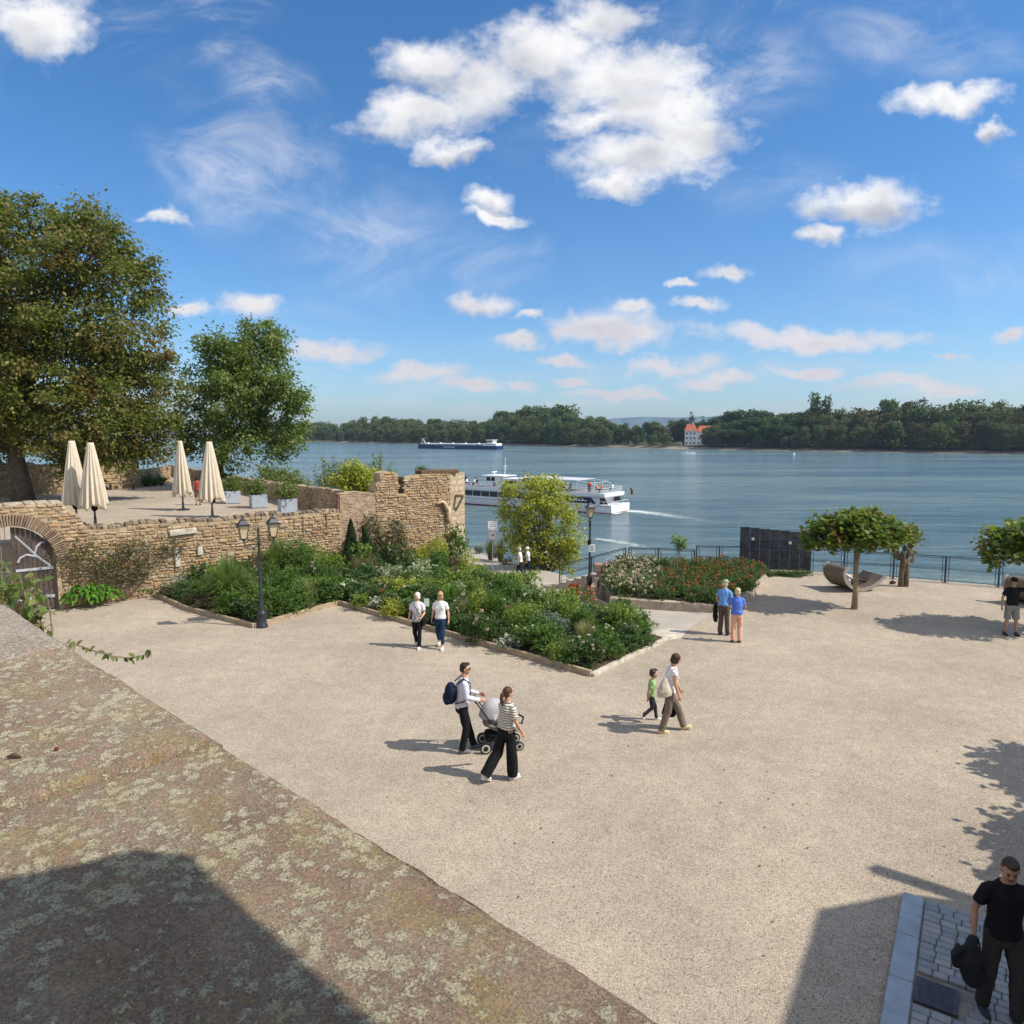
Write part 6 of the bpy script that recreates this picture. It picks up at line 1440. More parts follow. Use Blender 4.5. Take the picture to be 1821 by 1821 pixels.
person('small child in lime green shirt and dark patterned leggings beside the striding woman', (q.x, q.y + .1, 0), -82, 1.12, dict(kneeR=(.09, .02, .50), ankR=(.09, -.30, .26), kneeL=(-.09, .18, .52), ankL=(-.09, .25, .085), elR=(.25, -.12, 1.18), wrR=(.30, -.20, .95), elL=(-.24, .1, 1.16), wrL=(-.2, .3, 1.1)), lean=6, head=1.42,
       hair='brown', hairstyle='short', top=LIME, hem=.86, bottom=CAMO, shoe=SHOEW, vox=.014, toep=(-50, 0), group='woman and child')
def ex_m8(root, J, U, Hd):
    t = MB(); t.tube([(-.28, .02, .98), (-.30, .02, .80), (-.29, .02, .52), (-.28, .02, .36)], [(.05, .04), (.08, .06), (.09, .05), (.06, .03)], 10); link('carried_jacket', remesh(t, .014, 2, .012), BLACK, root, True)
    MB().tube([U((.1, .0, .99)), U((0, -.125, .99)), U((-.12, -.03, .99))], .012, 6).obj('belt', BLACK, root)
q = G(1286, 1129)
person('elderly man in light blue shirt and olive cap with a jacket over his arm', (q.x, q.y, 0), -42, 1.74, dict(kneeR=(.10, .03, .5), ankR=(.11, .05, .085), elL=(-.24, .0, 1.15), wrL=(-.26, .12, .98), elR=(.25, .0, 1.14), wrR=(.22, .12, .9)), yaw=-12, hair='white', hairstyle='short', top=BLUS, hem=.94, bottom=BRN, flare=1.25, shoe=SHOEB, hat=('cap', OLIVE), belly=.05, lean=3, loose=1.6, extra=ex_m8, group='elderly couple in blue')
q = G(1309, 1142)
person('fair haired elderly woman in a blue top and peach trousers seen from behind', (q.x, q.y, 0), -8, 1.66, dict(kneeR=(.10, .03, .5), elL=(-.24, .03, 1.15), wrL=(-.16, .17, 1.02), elR=(.25, .02, 1.14), wrR=(.18, .17, 1.0)), hair='paleblond', hairstyle='bob', top=BLU2, sleeve='short', hem=.92, bottom=PEACH, flare=1.25, shoe=simple('sandal_brown', (.16, .09, .05), .7, .2, 9), female=True, belly=.02, lean=2, loose=1.5, group='elderly couple in blue')
q = G(1796, 1129)
person('man in black t-shirt and grey shorts raising a hand to his cap', (q.x, q.y, 0), 172, 1.82, dict(kneeR=(.12, .02, .5), ankR=(.16, .0, .085), kneeL=(-.12, .02, .5), ankL=(-.15, .04, .085), elL=(-.42, .10, 1.42), wrL=(-.26, .16, 1.64), elR=(.27, -.02, 1.13), wrR=(.30, .03, .88)), hair='dark', hairstyle='short', top=BLACK, hem=.92, bottom=LGREY, legs='shorts', shoe=SHOEB, hat=('cap', BLACK), glasses=True, skin=SKIN2, vox=.012, loose=1.3)
def ex_m11(root, J, U, Hd):
    t = MB(); w_ = J['wrR']; t.tube([w_ + Vector((0, .02, .0)), w_ + Vector((.02, .04, -.11)), w_ + Vector((.04, .06, -.26)), w_ + Vector((.0, .06, -.42)), w_ + Vector((-.03, .04, -.53))], [(.04, .045), (.09, .07), (.115, .085), (.105, .075), (.055, .05)], 14)
    t.tube([w_ + Vector((.12, .06, -.10)), w_ + Vector((.19, .08, -.18)), w_ + Vector((.16, .08, -.30))], .05, 10); link('carried_jacket', remesh(t, .010, 2, .022, 5), fabric('black_nylon', (.022, .023, .026), rough=.55), root, True)
    MB().tube([U((.15, .06, .985)), U((0, .128, .985)), U((-.15, .06, .985))], .013, 6).obj('belt', BLACK, root)
d_ = ray(1795, 1532); t_ = (1.80 - CAMZ) / d_.z; hx, hy = d_.x * t_, d_.y * t_
person('moustached man in black t-shirt carrying a black jacket, bottom right corner', (hx, hy, .06), 166, 1.80, dict(kneeR=(.12, .03, .50), ankR=(.14, -.02, .085), kneeL=(-.12, .10, .50), ankL=(-.13, .12, .085), elR=(.285, .0, 1.14), wrR=(.30, .08, .88), elL=(-.30, -.08, 1.16), wrL=(-.28, -.1, .92), gripR=1), yaw=-10, pitch=-22, hair='brown', hairstyle='short', top=BLACK, hem=.90, bottom=GREY, flare=1.2,
       shoe=SHOEB, skin=SKIN2, vox=.0065, stache=True, loose=1.2, extra=ex_m11)
for (px_, py_, lab, ht, c_, hm) in ((925, 1026.5, 'walker in pale peaked cap and white shirt, left one of the strolling pair', 1.72, WHITEC, ('cap', simple('cap_sand', (.50, .40, .32), .9, .1, 5))), (939, 1023, 'walker in white sun hat and patterned top, right one of the strolling pair', 1.66, PRINT, ('sun', WHITEC))):
    q = G(px_, py_, -1.92); person(lab, q, 84, ht, dict(**walk('R', .2), elR=(.22, .1, 1.13), wrR=(.2, .3, 1.05)), hair='white', hairstyle='short', top=c_, bottom=NAVYC, flare=1.1, shoe=SHOEB, hat=hm, vox=.016, loose=1.4, lean=3, group='strolling pair')
q = G(352, 884, TERR)
person('dark haired person with a reddish top standing between the right pair of parasols', (W(352, 884, 38.5).x, 38.5, TERR), 30, 1.55, {}, hair='dark', hairstyle='bob', top=fabric('rust_cloth', (.30, .06, .04)), bottom=BRN, legs='shorts', vox=.018, skin=SKIN2)

# pushchair
def pushchair(loc, rz):
    r = thing('pushchair', 'grey folding pushchair with a big hood being pushed by the man', 'pushchair', loc, rz); FR = simple('frame_black', (.02, .02, .022), .4, .1, 5); GF = fabric('grey_canvas', (.20, .175, .165)); LG = fabric('light_grey_canvas', (.42, .41, .43)); RIM = simple('rim_light', (.55, .53, .50), .4, .1, 5)
    for sx in (-1, 1):
        f = MB(); f.tube([(sx * .22, -.50, 1.02), (sx * .23, -.30, .72), (sx * .24, -.02, .42), (sx * .22, .32, .14)], .014, 8); f.tube([(sx * .24, .10, .62), (sx * .25, -.10, .36), (sx * .25, -.34, .12)], .013, 8); f.tube([(sx * .24, -.25, .62), (sx * .24, .38, .58)], .012, 8); f.obj('side_frame', FR, r)
    f = MB(); f.tube([(-.22, -.50, 1.02), (-.12, -.545, 1.04), (.12, -.545, 1.04), (.22, -.50, 1.02)], .018, 10); f.obj('handle', FR, r)
    f = MB(); f.tube([(-.24, .38, .58), (0, .46, .60), (.24, .38, .58)], .02, 8); f.obj('bumper_bar', FR, r)
    for (x, y, rr) in ((-.25, -.34, .115), (.25, -.34, .115), (-.20, .34, .09), (.20, .34, .09)):
        wv_ = MB(); wv_.tube([(x - .022, y, rr), (x + .022, y, rr)], rr, 22); wv = wv_.obj('wheel', FR, r, smooth=False)
        MB().tube([(x - .027, y, rr), (x + .027, y, rr)], rr * .72, 18).obj('rim', RIM, wv); MB().tube([(x - .031, y, rr), (x + .031, y, rr)], rr * .45, 14).obj('hub', FR, wv)
    t = MB(); t.ball((0, -.10, .62), (.20, .24, .17), 16, 10); t.tube([(0, -.34, .80), (0, -.30, .56), (0, -.10, .46), (0, .18, .48)], [(.19, .05), (.20, .08), (.20, .09), (.18, .05)], 14); t.tube([(0, .14, .50), (0, .34, .36)], [(.17, .04), (.15, .03)], 10); link('seat', remesh(t, .014, 4, .006), GF, r, True)
    t = MB(); 
    for i in range(11):
        a = R(-18 + i * 11.5); pass
    seg = 12; vs = []; F = []
    for i in range(seg + 1):
        a = R(-10 + i * 118 / seg)
        for j in range(13):
            b_ = math.pi * j / 12; vs.append((.225 * math.cos(b_), -.14 + (.30 * math.sin(b_) ** .6) * -math.cos(a + .25) * 1.0, .66 + .36 * (math.sin(b_) ** .5) * math.sin(a + .25)))
    for i in range(seg):
        for j in range(12): q_ = i * 13 + j; F.append((q_, q_ + 1, q_ + 14, q_ + 13))
    o = t.add(vs, F).obj('hood', LG, r, smooth=True); sm = o.modifiers.new('t', 'SOLIDIFY'); sm.thickness = .012
    MB().box((0, -.08, .27), (.36, .48, .16), bev=.04).obj('basket', BLACK, r)
    t = MB(); t.ball((.05, .28, .66), (.07, .08, .08), 12, 8); t.ball((.0, .20, .56), (.11, .14, .10), 12, 8); bb_ = thing('person', 'baby in brown sitting in the pushchair, only the top of the head showing', 'person', loc, rz); link('body', remesh(t, .012, 3), simple('baby_brown', (.12, .07, .05), .8, .3, 12), bb_, True)
    return r
q = G(896, 1331); pushchair((q.x - .06, q.y + .05, 0), R(-80))
# rider of the curved lounger is placed with the lounger
# ============================================================ STREET FURNITURE
PARA = simple('parasol_canvas', (.60, .52, .40), .85, .06, 3, bs=.3, bd=.02, bscale=7)
def parasol(name):
    r = thing(name, 'x', 'parasol'); H = 3.5; seg = 96; vs = []; F = []; rings = 26; rs = random.Random(5)
    hem = [0.22 * abs(math.sin(j / seg * 2 * math.pi * 2 + .6)) ** 1.5 + .06 * math.sin(j / seg * 2 * math.pi * 8) for j in range(seg)]
    for i in range(rings + 1):
        t = i / rings
        for j in range(seg):
            a = 2 * math.pi * j / seg; k = 13
            z0 = .70 + .55 * hem[j] * 1.6; z = z0 + (H - .03 - z0) * t
            f = (H - z) / (H - .8); rr = .105 + .46 * f ** .95
            pl = (.5 + .5 * math.cos(a * k + 1.3 * math.sin(t * 2))) ** .7; rr *= 1 - (.34 * f + .05) * pl * (1 if f > .04 else .3)
            rr *= 1 + .05 * math.sin(a * 2 + 1)
            vs.append((rr * math.cos(a) * 1.05, rr * math.sin(a) * .9, z))
    for i in range(rings):
        for j in range(seg): a = i * seg + j; b = i * seg + (j + 1) % seg; F.append((a, b, b + seg, a + seg))
    F.append(tuple(range(rings * seg, (rings + 1) * seg)))
    o = MB().add(vs, F).obj('canopy', PARA, r, smooth=True); sm = o.modifiers.new('t', 'SOLIDIFY'); sm.thickness = .006
    MB().tube([(0, 0, 0), (0, 0, 3.4)], .038, 12).obj('pole', IRON, r)
    t = MB(); t.lathe((0, 0, 0), [(.05, .62), (.11, .68), (.12, .80), (.05, .9)], 12); t.box((.1, 0, .72), (.12, .05, .07), bev=.01); t.obj('crank_hub', BLACK, r)
    for k in range(8): a = math.pi * k / 4; MB().tube([(.05 * math.cos(a), .05 * math.sin(a), .85), (.24 * math.cos(a), .24 * math.sin(a), 1.1), (.09 * math.cos(a), .09 * math.sin(a), 3.3)], .010, 5).obj('rib', IRON, r)
    MB().lathe((0, 0, 0), [(.32, 0), (.32, .05), (.06, .09), (.05, .4)], 16).obj('base', IRON, r)
    return r
q1 = G(170, 935, TERR); q2 = G(378, 920, TERR); q3 = G(326, 907, TERR); q0 = W(137, 930, 30.45)
pr = parasol('parasol'); pr.location = (q1.x, q1.y, TERR); pr['label'] = 'closed cream parasol nearest to the arched gate, in front of its shaded twin'; pr['group'] = 'closed parasols on the terrace'
dup(pr, (q0.x, q0.y, TERR), 1.1, 'closed parasol standing in the shade just behind the nearest one', (1, 1, 1.02))
dup(pr, (q2.x, q2.y, TERR), .5, 'closed cream parasol on the terrace, right one of the far pair')
dup(pr, (q3.x, q3.y, TERR), 2.2, 'closed cream parasol on the terrace, left one of the far pair')
# planters and the shrubs in them
PLN = simple('planter_zinc', (.36, .41, .47), .5, .08, 3, bs=.1)
pln = thing('planter', 'x', 'planter'); t = MB(); s_ = .38
for a, b in (((0, -s_), (2 * s_, .04)), ((0, s_), (2 * s_, .04)), ((-s_, 0), (.04, 2 * s_ - .04)), ((s_, 0), (.04, 2 * s_ - .04))): t.box((a[0], a[1], .36), (b[0], b[1], .66), bev=.006)
t.box((0, 0, .05), (.7, .7, .06)); t.obj('box', PLN, pln); MB().box((0, 0, .62), (.71, .71, .04)).obj('soil', SOIL, pln)
oleander = None
for i, (px_, py_, lab) in enumerate(((507, 913, 'nearest of the three grey cube planters by the parapet'), (455, 904, 'middle one of the three grey cube planters by the parapet'), (408, 896, 'farthest of the three grey cube planters by the parapet'))):
    q = G(px_, py_, TERR); lo = (q.x, q.y + .4, TERR)
    if i == 0: pln.location = lo; pln.rotation_euler = (0, 0, .5); pln['label'] = lab; pln['group'] = 'cube planters'
    else: dup(pln, lo, .5, lab)
    rr = place('oleander', b_bush('oleander_shrub', LF_GREEN, 1300, .10, 'white', 10, H=.95, Rr=.62, fs=.05), (q.x, q.y + .4, TERR + .62), random.uniform(0, 6), (1.15, 1.15, 1.0), 'loose shrub growing in the %s cube planter' % ('nearest', 'middle', 'farthest')[i], 'planted shrubs of the terrace')
for px_, Y_, s_, lb in ((392, 45.5, 1.1, 'green shrub beside the parapet behind the farthest cube planter'), (420, 44.0, .9, 'small green shrub against the parapet between the planters'), (265, 52, 1.5, 'dark shrub under the big tree beside the boundary wall'), (290, 53, 1.2, 'low dark shrub right of the one under the big tree')):
    rr = place('oleander' if px_ > 300 else 'dark', None, (at(px_, Y_), Y_, TERR), random.uniform(0, 6), s_, lb, 'planted shrubs of the terrace')
# bench by the boundary wall
bn = thing('bench', 'low dark bench under the trees at the back of the terrace', 'bench', (at(222, 49), 49, TERR), .3); MB().box((0, 0, .42), (1.7, .4, .06), bev=.01).obj('seat', PLK, bn)
for sx in (-.7, .7): MB().box((sx, 0, .2), (.08, .36, .40)).obj('leg', IRON, bn)

# lanterns
def lantern(parent, c_, s_=1.0):
    """square tapering lantern, its parts children of the lamp; c_ = bottom centre"""
    cx_, cy_, cz_ = c_; P4 = math.pi / 4
    fr = MB(); fr.lathe(c_, [(.02, -.10), (.05, -.04), (.115 * s_, 0), (.12 * s_, .02)], 4, ph=P4)
    for k in range(4):
        a = P4 + k * math.pi / 2; fr.tube([(cx_ + .12 * s_ * math.cos(a), cy_ + .12 * s_ * math.sin(a), cz_ + .01), (cx_ + .215 * s_ * math.cos(a), cy_ + .215 * s_ * math.sin(a), cz_ + .42 * s_)], .011, 5)
    fr.lathe((cx_, cy_, cz_ + .42 * s_), [(.205 * s_, 0), (.285 * s_, .01), (.285 * s_, .035), (.215 * s_, .06), (.115 * s_, .17), (.12 * s_, .19), (.08 * s_, .22), (.03, .25)], 4, ph=P4)
    fr.ball((cx_, cy_, cz_ + .42 * s_ + .28), .035, 8, 6)
    head_ = fr.obj('lantern', IRON, parent)
    g = MB(); g.lathe((cx_, cy_, cz_ + .015), [(.105 * s_, 0), (.195 * s_, .40 * s_)], 4, ph=P4); g.obj('lantern_glass', LAMPG, head_)
    MB().box((cx_, cy_, cz_ + .2), (.05, .05, .16), bev=.02).obj('bulb', WHITE, head_)
q = G(466, 1115); lp_ = thing('street_lamp', 'double headed iron street lamp at the front corner of the long flower bed', 'street lamp', (q.x, q.y, 0), .55)
MB().lathe((0, 0, 0), [(.19, 0), (.19, .06), (.16, .10), (.15, .42), (.17, .45), (.13, .50), (.09, .62), (.10, .66), (.075, .72), (.062, 1.0), (.06, 1.05), (.075, 1.08), (.055, 1.12), (.045, 2.2), (.04, 2.72), (.06, 2.76), (.06, 2.80), (.035, 2.85), (.03, 3.15), (.045, 3.18), (.02, 3.24), (.012, 3.34)], 16).obj('pole', IRON, lp_, smooth=True)
for sx in (-1, 1):
    t = MB(); t.tube([(sx * .03, 0, 2.75), (sx * .14, 0, 2.60), (sx * .30, 0, 2.58), (sx * .42, 0, 2.68), (sx * .46, 0, 2.84)], .017, 7)
    t.tube([(sx * (.16 + .07 * math.cos(a)), 0, 2.78 + .07 * math.sin(a)) for a in np.linspace(0, 5.6, 14)], .010, 6); t.tube([(sx * (.31 + .05 * math.cos(a)), 0, 2.70 + .05 * math.sin(a)) for a in np.linspace(1, 6.6, 12)], .009, 6); t.tube([(sx * .02, 0, 2.95), (sx * .2, 0, 2.88), (sx * .44, 0, 2.82)], .010, 6)
    t.obj('arm', IRON, lp_); lantern(lp_, (sx * .46, 0, 2.93))
q = W(1048, 1037, 30.8); l2 = thing('street_lamp', 'single headed street lamp with a small white notice beside the path', 'street lamp', (q.x, 30.8, -.45), .3)
MB().lathe((0, 0, 0), [(.12, 0), (.12, .5), (.07, .58), (.05, .7), (.042, 1.6), (.038, 2.7), (.055, 2.74), (.045, 2.85), (.075, 2.95), (.03, 3.0)], 14).obj('pole', IRON, l2, smooth=True); lantern(l2, (0, 0, 3.10), .95)
MB().box((-.02, 0, 2.02), (.14, .12, .24), bev=.02).obj('control_box', BLACK, l2)
t = MB(); t.box((.07, -.07, 1.76), (.26, .02, .34), -.3, bev=.01); nt_ = t.obj('notice', WHITE, l2)
t = MB(); [t.box((.07 - .006, -.084, 1.86 - .06 * k), (.16 - .03 * (k % 2), .004, .018), -.3) for k in range(4)]; t.obj('lettering', simple('print_grey', (.25, .27, .32), .8, .1, 4), nt_)
# sign post with two plates and a no-cycling disc
sg_ = W(876, 1000, 42.5); sp_ = thing('sign_post', 'sign post with a white plate above a red ringed no cycling disc', 'road sign', (sg_.x, 42.5, -2.15), .12); zz = lambda py: W(876, py, 42.5).z + 2.15
MB().tube([(0, 0, 0), (0, 0, zz(926))], .03, 10).obj('pole', simple('galvanised', (.42, .44, .45), .5, .1, 8, metal=.6), sp_)
pl_ = MB().box((0, -.045, zz(933)), (.54, .015, zz(926) - zz(938)), bev=.004).obj('upper_plate', WHITE, sp_); t = MB(); [t.box((0, -.054, zz(929.5) - .10 * k), (.40, .003, .03)) for k in range(3)]; t.obj('lettering', MATS['print_grey'], pl_)
MB().box((0, -.045, zz(941)), (.54, .015, .15), bev=.004).obj('lower_plate', WHITE, sp_)
RED = simple('sign_red', (.55, .01, .01), .5, .1, 4, bs=0)
zc_ = zz(951.5); MB().tube([(0, -.04, zc_), (0, -.052, zc_)], .29, 32).obj('disc', WHITE, sp_)
t = MB(); a_ = np.linspace(0, 2 * math.pi, 33); t.tube([(.25 * math.cos(a), -.056, zc_ + .25 * math.sin(a)) for a in a_], [(.008, .042)] * 33, 6); t.obj('red_ring', RED, sp_)
t = MB(); [t.tube([(c0 + .062 * math.cos(a), -.056, zc_ - .03 + .062 * math.sin(a)) for a in a_], .010, 5) for c0 in (-.09, .09)]; t.tube([(-.09, -.056, zc_ - .03), (-.03, -.056, zc_ + .06), (.06, -.056, zc_ + .06), (.09, -.056, zc_ - .03)], .009, 5); t.tube([(-.03, -.056, zc_ + .06), (.0, -.056, zc_ - .03), (.06, -.056, zc_ + .06)], .009, 5); t.tube([(.09, -.056, zc_ - .03), (.05, -.056, zc_ + .10), (.08, -.056, zc_ + .11)], .008, 5); t.obj('bicycle_symbol', BLACK, sp_)
# little name plate in the bed
q = G(757, 1092); pt_ = thing('plant_sign', 'small grey plate on a stake in the flower bed between the two women', 'sign', (at(757, 22.6), 22.6, 0), 0); MB().tube([(0, 0, 0), (0, 0, .8)], .014, 6).obj('stake', IRON, pt_); MB().box((0, -.02, .88), (.17, .015, .26), 0, bev=.004, M=Matrix.Rotation(-.4, 3, 'X')).obj('plate', simple('plate_grey', (.36, .40, .38), .5, .1, 4), pt_)

# curved loungers
LM = simple('lounger_slats', (.17, .13, .09), .55, .25, 6, bs=.3, bd=.004, bscale=30); LE = simple('lounger_edge', (.30, .28, .23), .6, .1, 6)
def lounger():
    r = thing('curved_lounger', 'x', 'lounger'); cp = [(-.62, 1.00), (-.78, .93), (-.86, .78), (-.83, .58), (-.70, .36), (-.50, .18), (-.25, .07), (.0, .03), (.28, .07), (.55, .17), (.80, .31), (1.02, .48), (1.10, .54)]
    pts = []
    for i in range(len(cp) - 1):
        for k in range(4):
            t = k / 4; p0, p1, p2, p3 = (cp[max(i - 1, 0)], cp[i], cp[i + 1], cp[min(i + 2, len(cp) - 1)])
            f = lambda a, b, c_, d: .5 * (2 * b + (c_ - a) * t + (2 * a - 5 * b + 4 * c_ - d) * t * t + (3 * b - a - 3 * c_ + d) * t ** 3); pts.append((f(*[q_[0] for q_ in (p0, p1, p2, p3)]), f(*[q_[1] for q_ in (p0, p1, p2, p3)])))
    pts.append(cp[-1]); n_ = []
    for i in range(len(pts)):
        a, b = pts[max(i - 1, 0)], pts[min(i + 1, len(pts) - 1)]; d = Vector((b[0] - a[0], b[1] - a[1])).normalized(); n_.append((-d.y, d.x))
    th = .05; sh = MB()
    for i in range(len(pts) - 1):          # narrow slats along the curve
        a, b = pts[i], pts[i + 1]; c_ = ((a[0] + b[0]) / 2 + n_[i][0] * th / 2, (a[1] + b[1]) / 2 + n_[i][1] * th / 2); L = math.hypot(b[0] - a[0], b[1] - a[1]); an = math.atan2(b[1] - a[1], b[0] - a[0])
        sh.box((c_[0], 0, c_[1]), (L * .93, 1.16, .03), 0, bev=.004, M=Matrix.Rotation(-an, 3, 'Y'))
    sh.obj('slats', LM, r)
    for sy in (-.60, .60):
        e_ = MB(); prev = None; vs = []; F = []
        for i, (x, z) in enumerate(pts):
            nx_, nz_ = n_[i]
            for (o_, y) in ((-.035, sy - .03), (.085, sy - .03), (.085, sy + .03), (-.035, sy + .03)): vs.append((x + nx_ * o_, y, z + nz_ * o_))
        for i in range(len(pts) - 1):
            for j in range(4): a = i * 4 + j; b = i * 4 + (j + 1) % 4; F.append((a, b, b + 4, a + 4))
        F += [(0, 1, 2, 3), tuple(range(len(vs) - 4, len(vs)))]; e_.add(vs, F).obj('side_rail', LE, r, smooth=False)
    MB().tube([(0, -.58, .0), (0, .58, .0)], .03, 8).obj('base', IRON, r)
    return r
lg = lounger(); q = G(1524, 1052); lg.location = (q.x - .0, q.y + .5, .02); lg.rotation_euler = (0, 0, R(14)); lg['label'] = 'curved wooden lounger with a high back behind the slim plane tree, someone lying in it'; lg['group'] = 'curved loungers'
q2 = G(1846, 1078); dup(lg, (q2.x + .15, q2.y + .5, .02), R(30), 'curved wooden lounger mostly cut off by the right edge behind the man in black')
lx, ly = lg.location.x, lg.location.y
person('dark haired person lying back in the curved lounger, only the head showing', (lx - .12, ly + .05, -.66), R(0) * 0 - 76, 1.7, dict(hipR=(.09, .0, .92), hipL=(-.09, .0, .92), kneeR=(.10, .38, 1.06), kneeL=(-.10, .38, 1.06), ankR=(.1, .78, 1.0), ankL=(-.1, .78, 1.0), elR=(.25, .0, 1.15), wrR=(.15, .2, 1.1), elL=(-.25, .0, 1.15), wrL=(-.15, .2, 1.1)), lean=-34, hair='dark', hairstyle='short', top=SHIRT, bottom=GREY, shoe=SHOEB, vox=.016, sit=True, toep=(60, 60))
cb_ = MB().tube([(-.1, 0, .05), (0, .03, .07), (.12, 0, .05)], [(.04, .03), (.07, .05), (.03, .02)], 8).obj('dropped_bag', simple('dark_red', (.06, .015, .015), .8, .3, 9), None); q = G(1600, 1040); cb_.location = (q.x - .25, q.y + .1, .0); cb_.scale = (1.1, 1.1, 1.3); tag(cb_, 'small dark red bag on the gravel at the foot of the gnarled pollard', 'bag')

# ============================================================ BOATS
def loft(mb, secs):        # sections: lists of equal point count, open strips closed in ring
    k = len(secs[0]); vs = [q_ for s__ in secs for q_ in s__]; F = []
    for i in range(len(secs) - 1):
        for j in range(k): a = i * k + j; b = i * k + (j + 1) % k; F.append((a, b, b + k, a + k))
    F.append(tuple(range(k))); F.append(tuple(range((len(secs) - 1) * k, len(secs) * k))); return mb.add(vs, F)
def hull(L, Wd, fb, bow_rise=.9, stern=.93, bowp=9, draft=.8):
    secs = []
    for x in np.linspace(0, L, 26):
        t = x / L; w_ = Wd / 2 * (stern + (1 - stern) * min(1, t * 5)); 
        if x > L - bowp: u = (x - (L - bowp)) / bowp; w_ *= math.sqrt(max(0.0004, 1 - u ** 2.2))
        rise = bow_rise * max(0, (t - .7) / .3) ** 2 + .12 * max(0, (.15 - t) / .15); h = fb + rise
        secs.append([(x, -w_ * .82, -draft), (x, -w_ * .95, 0), (x, -w_, h), (x, w_, h), (x, w_ * .95, 0), (x, w_ * .82, -draft)])
    return secs
# passenger boat: local +x towards the bow
S_ = Vector((16.3, 107.5, WATER)); hd_ = Vector((-23.4, 16.5, 0)).normalized(); LB = 37
pb_ = thing('passenger_boat', 'white two deck passenger boat with an open sun deck cruising on the river', 'passenger boat', (S_.x, S_.y, WATER), math.atan2(hd_.y, hd_.x))
HW = simple('hull_white', (.72, .73, .75), .35, .05, 1, bs=0)
loft(MB(), [[(x, y, z) for x, y, z in s__] for s__ in hull(LB, 6.6, 1.15)]).obj('hull', HW, pb_)
loft(MB(), [[(q_[0], q_[1] * 1.006, -.6 if j in (0, 5) else (-.02 if j in (1, 4) else .14)) for j, q_ in enumerate(s__)] for s__ in hull(LB, 6.6, 1.15)]).obj('boot_stripe', simple('boot_red', (.30, .06, .04), .5, .1, 2, bs=0), pb_)
loft(MB(), [[(q_[0] + .02, q_[1] * 1.02, 1.02 if j in (0, 1, 4, 5) else 1.12) for j, q_ in enumerate(s__)] for s__ in hull(LB - .1, 6.6, 1.15, 0)]).obj('rubbing_strake', simple('strake_dark', (.10, .10, .12), .6, .1, 2, bs=0), pb_)
# main deck saloon
MB().box((16.6, 0, 1.70), (28.4, 5.6, 1.3)).obj('saloon', HW, pb_)
def winrow(x0, x1, k, z, h, nm='window', gap=.14, yy=2.83, par=pb_, m_=GLASS):
    for i in range(k):
        a = x0 + (x1 - x0) * i / k; b = x0 + (x1 - x0) * (i + 1) / k - gap
        for sy in (-1, 1): MB().box(((a + b) / 2, sy * yy, z), (b - a, .05, h), bev=.02).obj(nm, m_, par)
winrow(8.6, 29.6, 12, 1.86, .84)
MB().ext([(2.6, 1.38), (3.5, 2.28), (8.2, 2.28), (8.2, 1.38)], (0, 2.80, 0), (1, 0, 0), (0, 0, 1), (0, .05, 0)).obj('tinted_pane', simple('tinted_navy', (.015, .02, .045), .15, .1, 2, bs=0), pb_)
t = MB(); t.ext([(4.3, 1.70), (6.6, 1.70), (6.9, 1.82), (4.1, 1.82)], (0, 2.852, 0), (1, 0, 0), (0, 0, 1), (0, .01, 0))
for c0 in (4.9, 5.5, 6.1): t.ext([(c0 - .16, 1.86), (c0 + .16, 1.86), (c0, 2.12)], (0, 2.852, 0), (1, 0, 0), (0, 0, 1), (0, .01, 0))
t.obj('boat_emblem', WHITE, pb_)
t = MB(); t.ext([(.9, 1.30), (1.4, 2.25), (2.3, 2.25), (2.3, 1.30)], (0, 2.3, 0), (1, 0, 0), (0, 0, 1), (0, .05, 0)); t.ext([(.9, 1.30), (1.4, 2.25), (2.3, 2.25), (2.3, 1.30)], (0, -2.35, 0), (1, 0, 0), (0, 0, 1), (0, .05, 0)); t.obj('stern_window', GLASS, pb_)
t = MB(); t.tube([(.25, -2.9, 1.75), (.2, 2.9, 1.75)], .03, 6); t.tube([(.2, 2.9, 1.75), (2.4, 2.9, 1.75)], .03, 6); [t.tube([(x, y, 1.2), (x, y, 1.75)], .025, 6) for x, y in ((.2, 2.9), (.2, 0), (.2, -2.9), (1.3, 2.9))]; t.obj('stern_rail', WHITE, pb_)
# upper deck with bulwark
up = []; 
for s__ in hull(LB - 3.4, 6.5, 1, 0, 1.0, 8): up.append([(s__[0][0] + 1.0, s__[1][1] * 1.04, 2.36), (s__[0][0] + 1.0 - .0, s__[1][1] * 1.05, 2.95), (s__[0][0] + 1.0, -s__[1][1] * 1.05, 2.95), (s__[0][0] + 1.0, -s__[1][1] * 1.04, 2.36)])
loft(MB(), up).obj('upper_deck', HW, pb_)
t = MB(); loft(t, [[(x + .0, y * 1.003, 2.40 + .06 * (j in (1, 2))) for j, (x, y, z) in enumerate(s__)] for s__ in up]).obj('deck_stripe', simple('stripe_blue', (.10, .12, .20), .5, .1, 2, bs=0), pb_)
MB().box((16.5, 0, 2.965), (29, 5.9, .02)).obj('deck_floor', simple('deck_grey', (.22, .23, .24), .8, .2, 1), pb_)
t = MB()
for z_ in (3.2, 3.45, 3.75): t.tube([(28, 3.1, z_), (1.4, 3.2, z_), (1.15, 2.6, z_), (1.15, -2.6, z_), (1.4, -3.2, z_), (28, -3.1, z_)], .022, 5)
for x in np.arange(1.4, 28, 1.45):
    for sy in (-1, 1): t.tube([(x, sy * 3.18, 2.95), (x, sy * 3.18, 3.75)], .022, 5)
t.obj('deck_railing', WHITE, pb_)
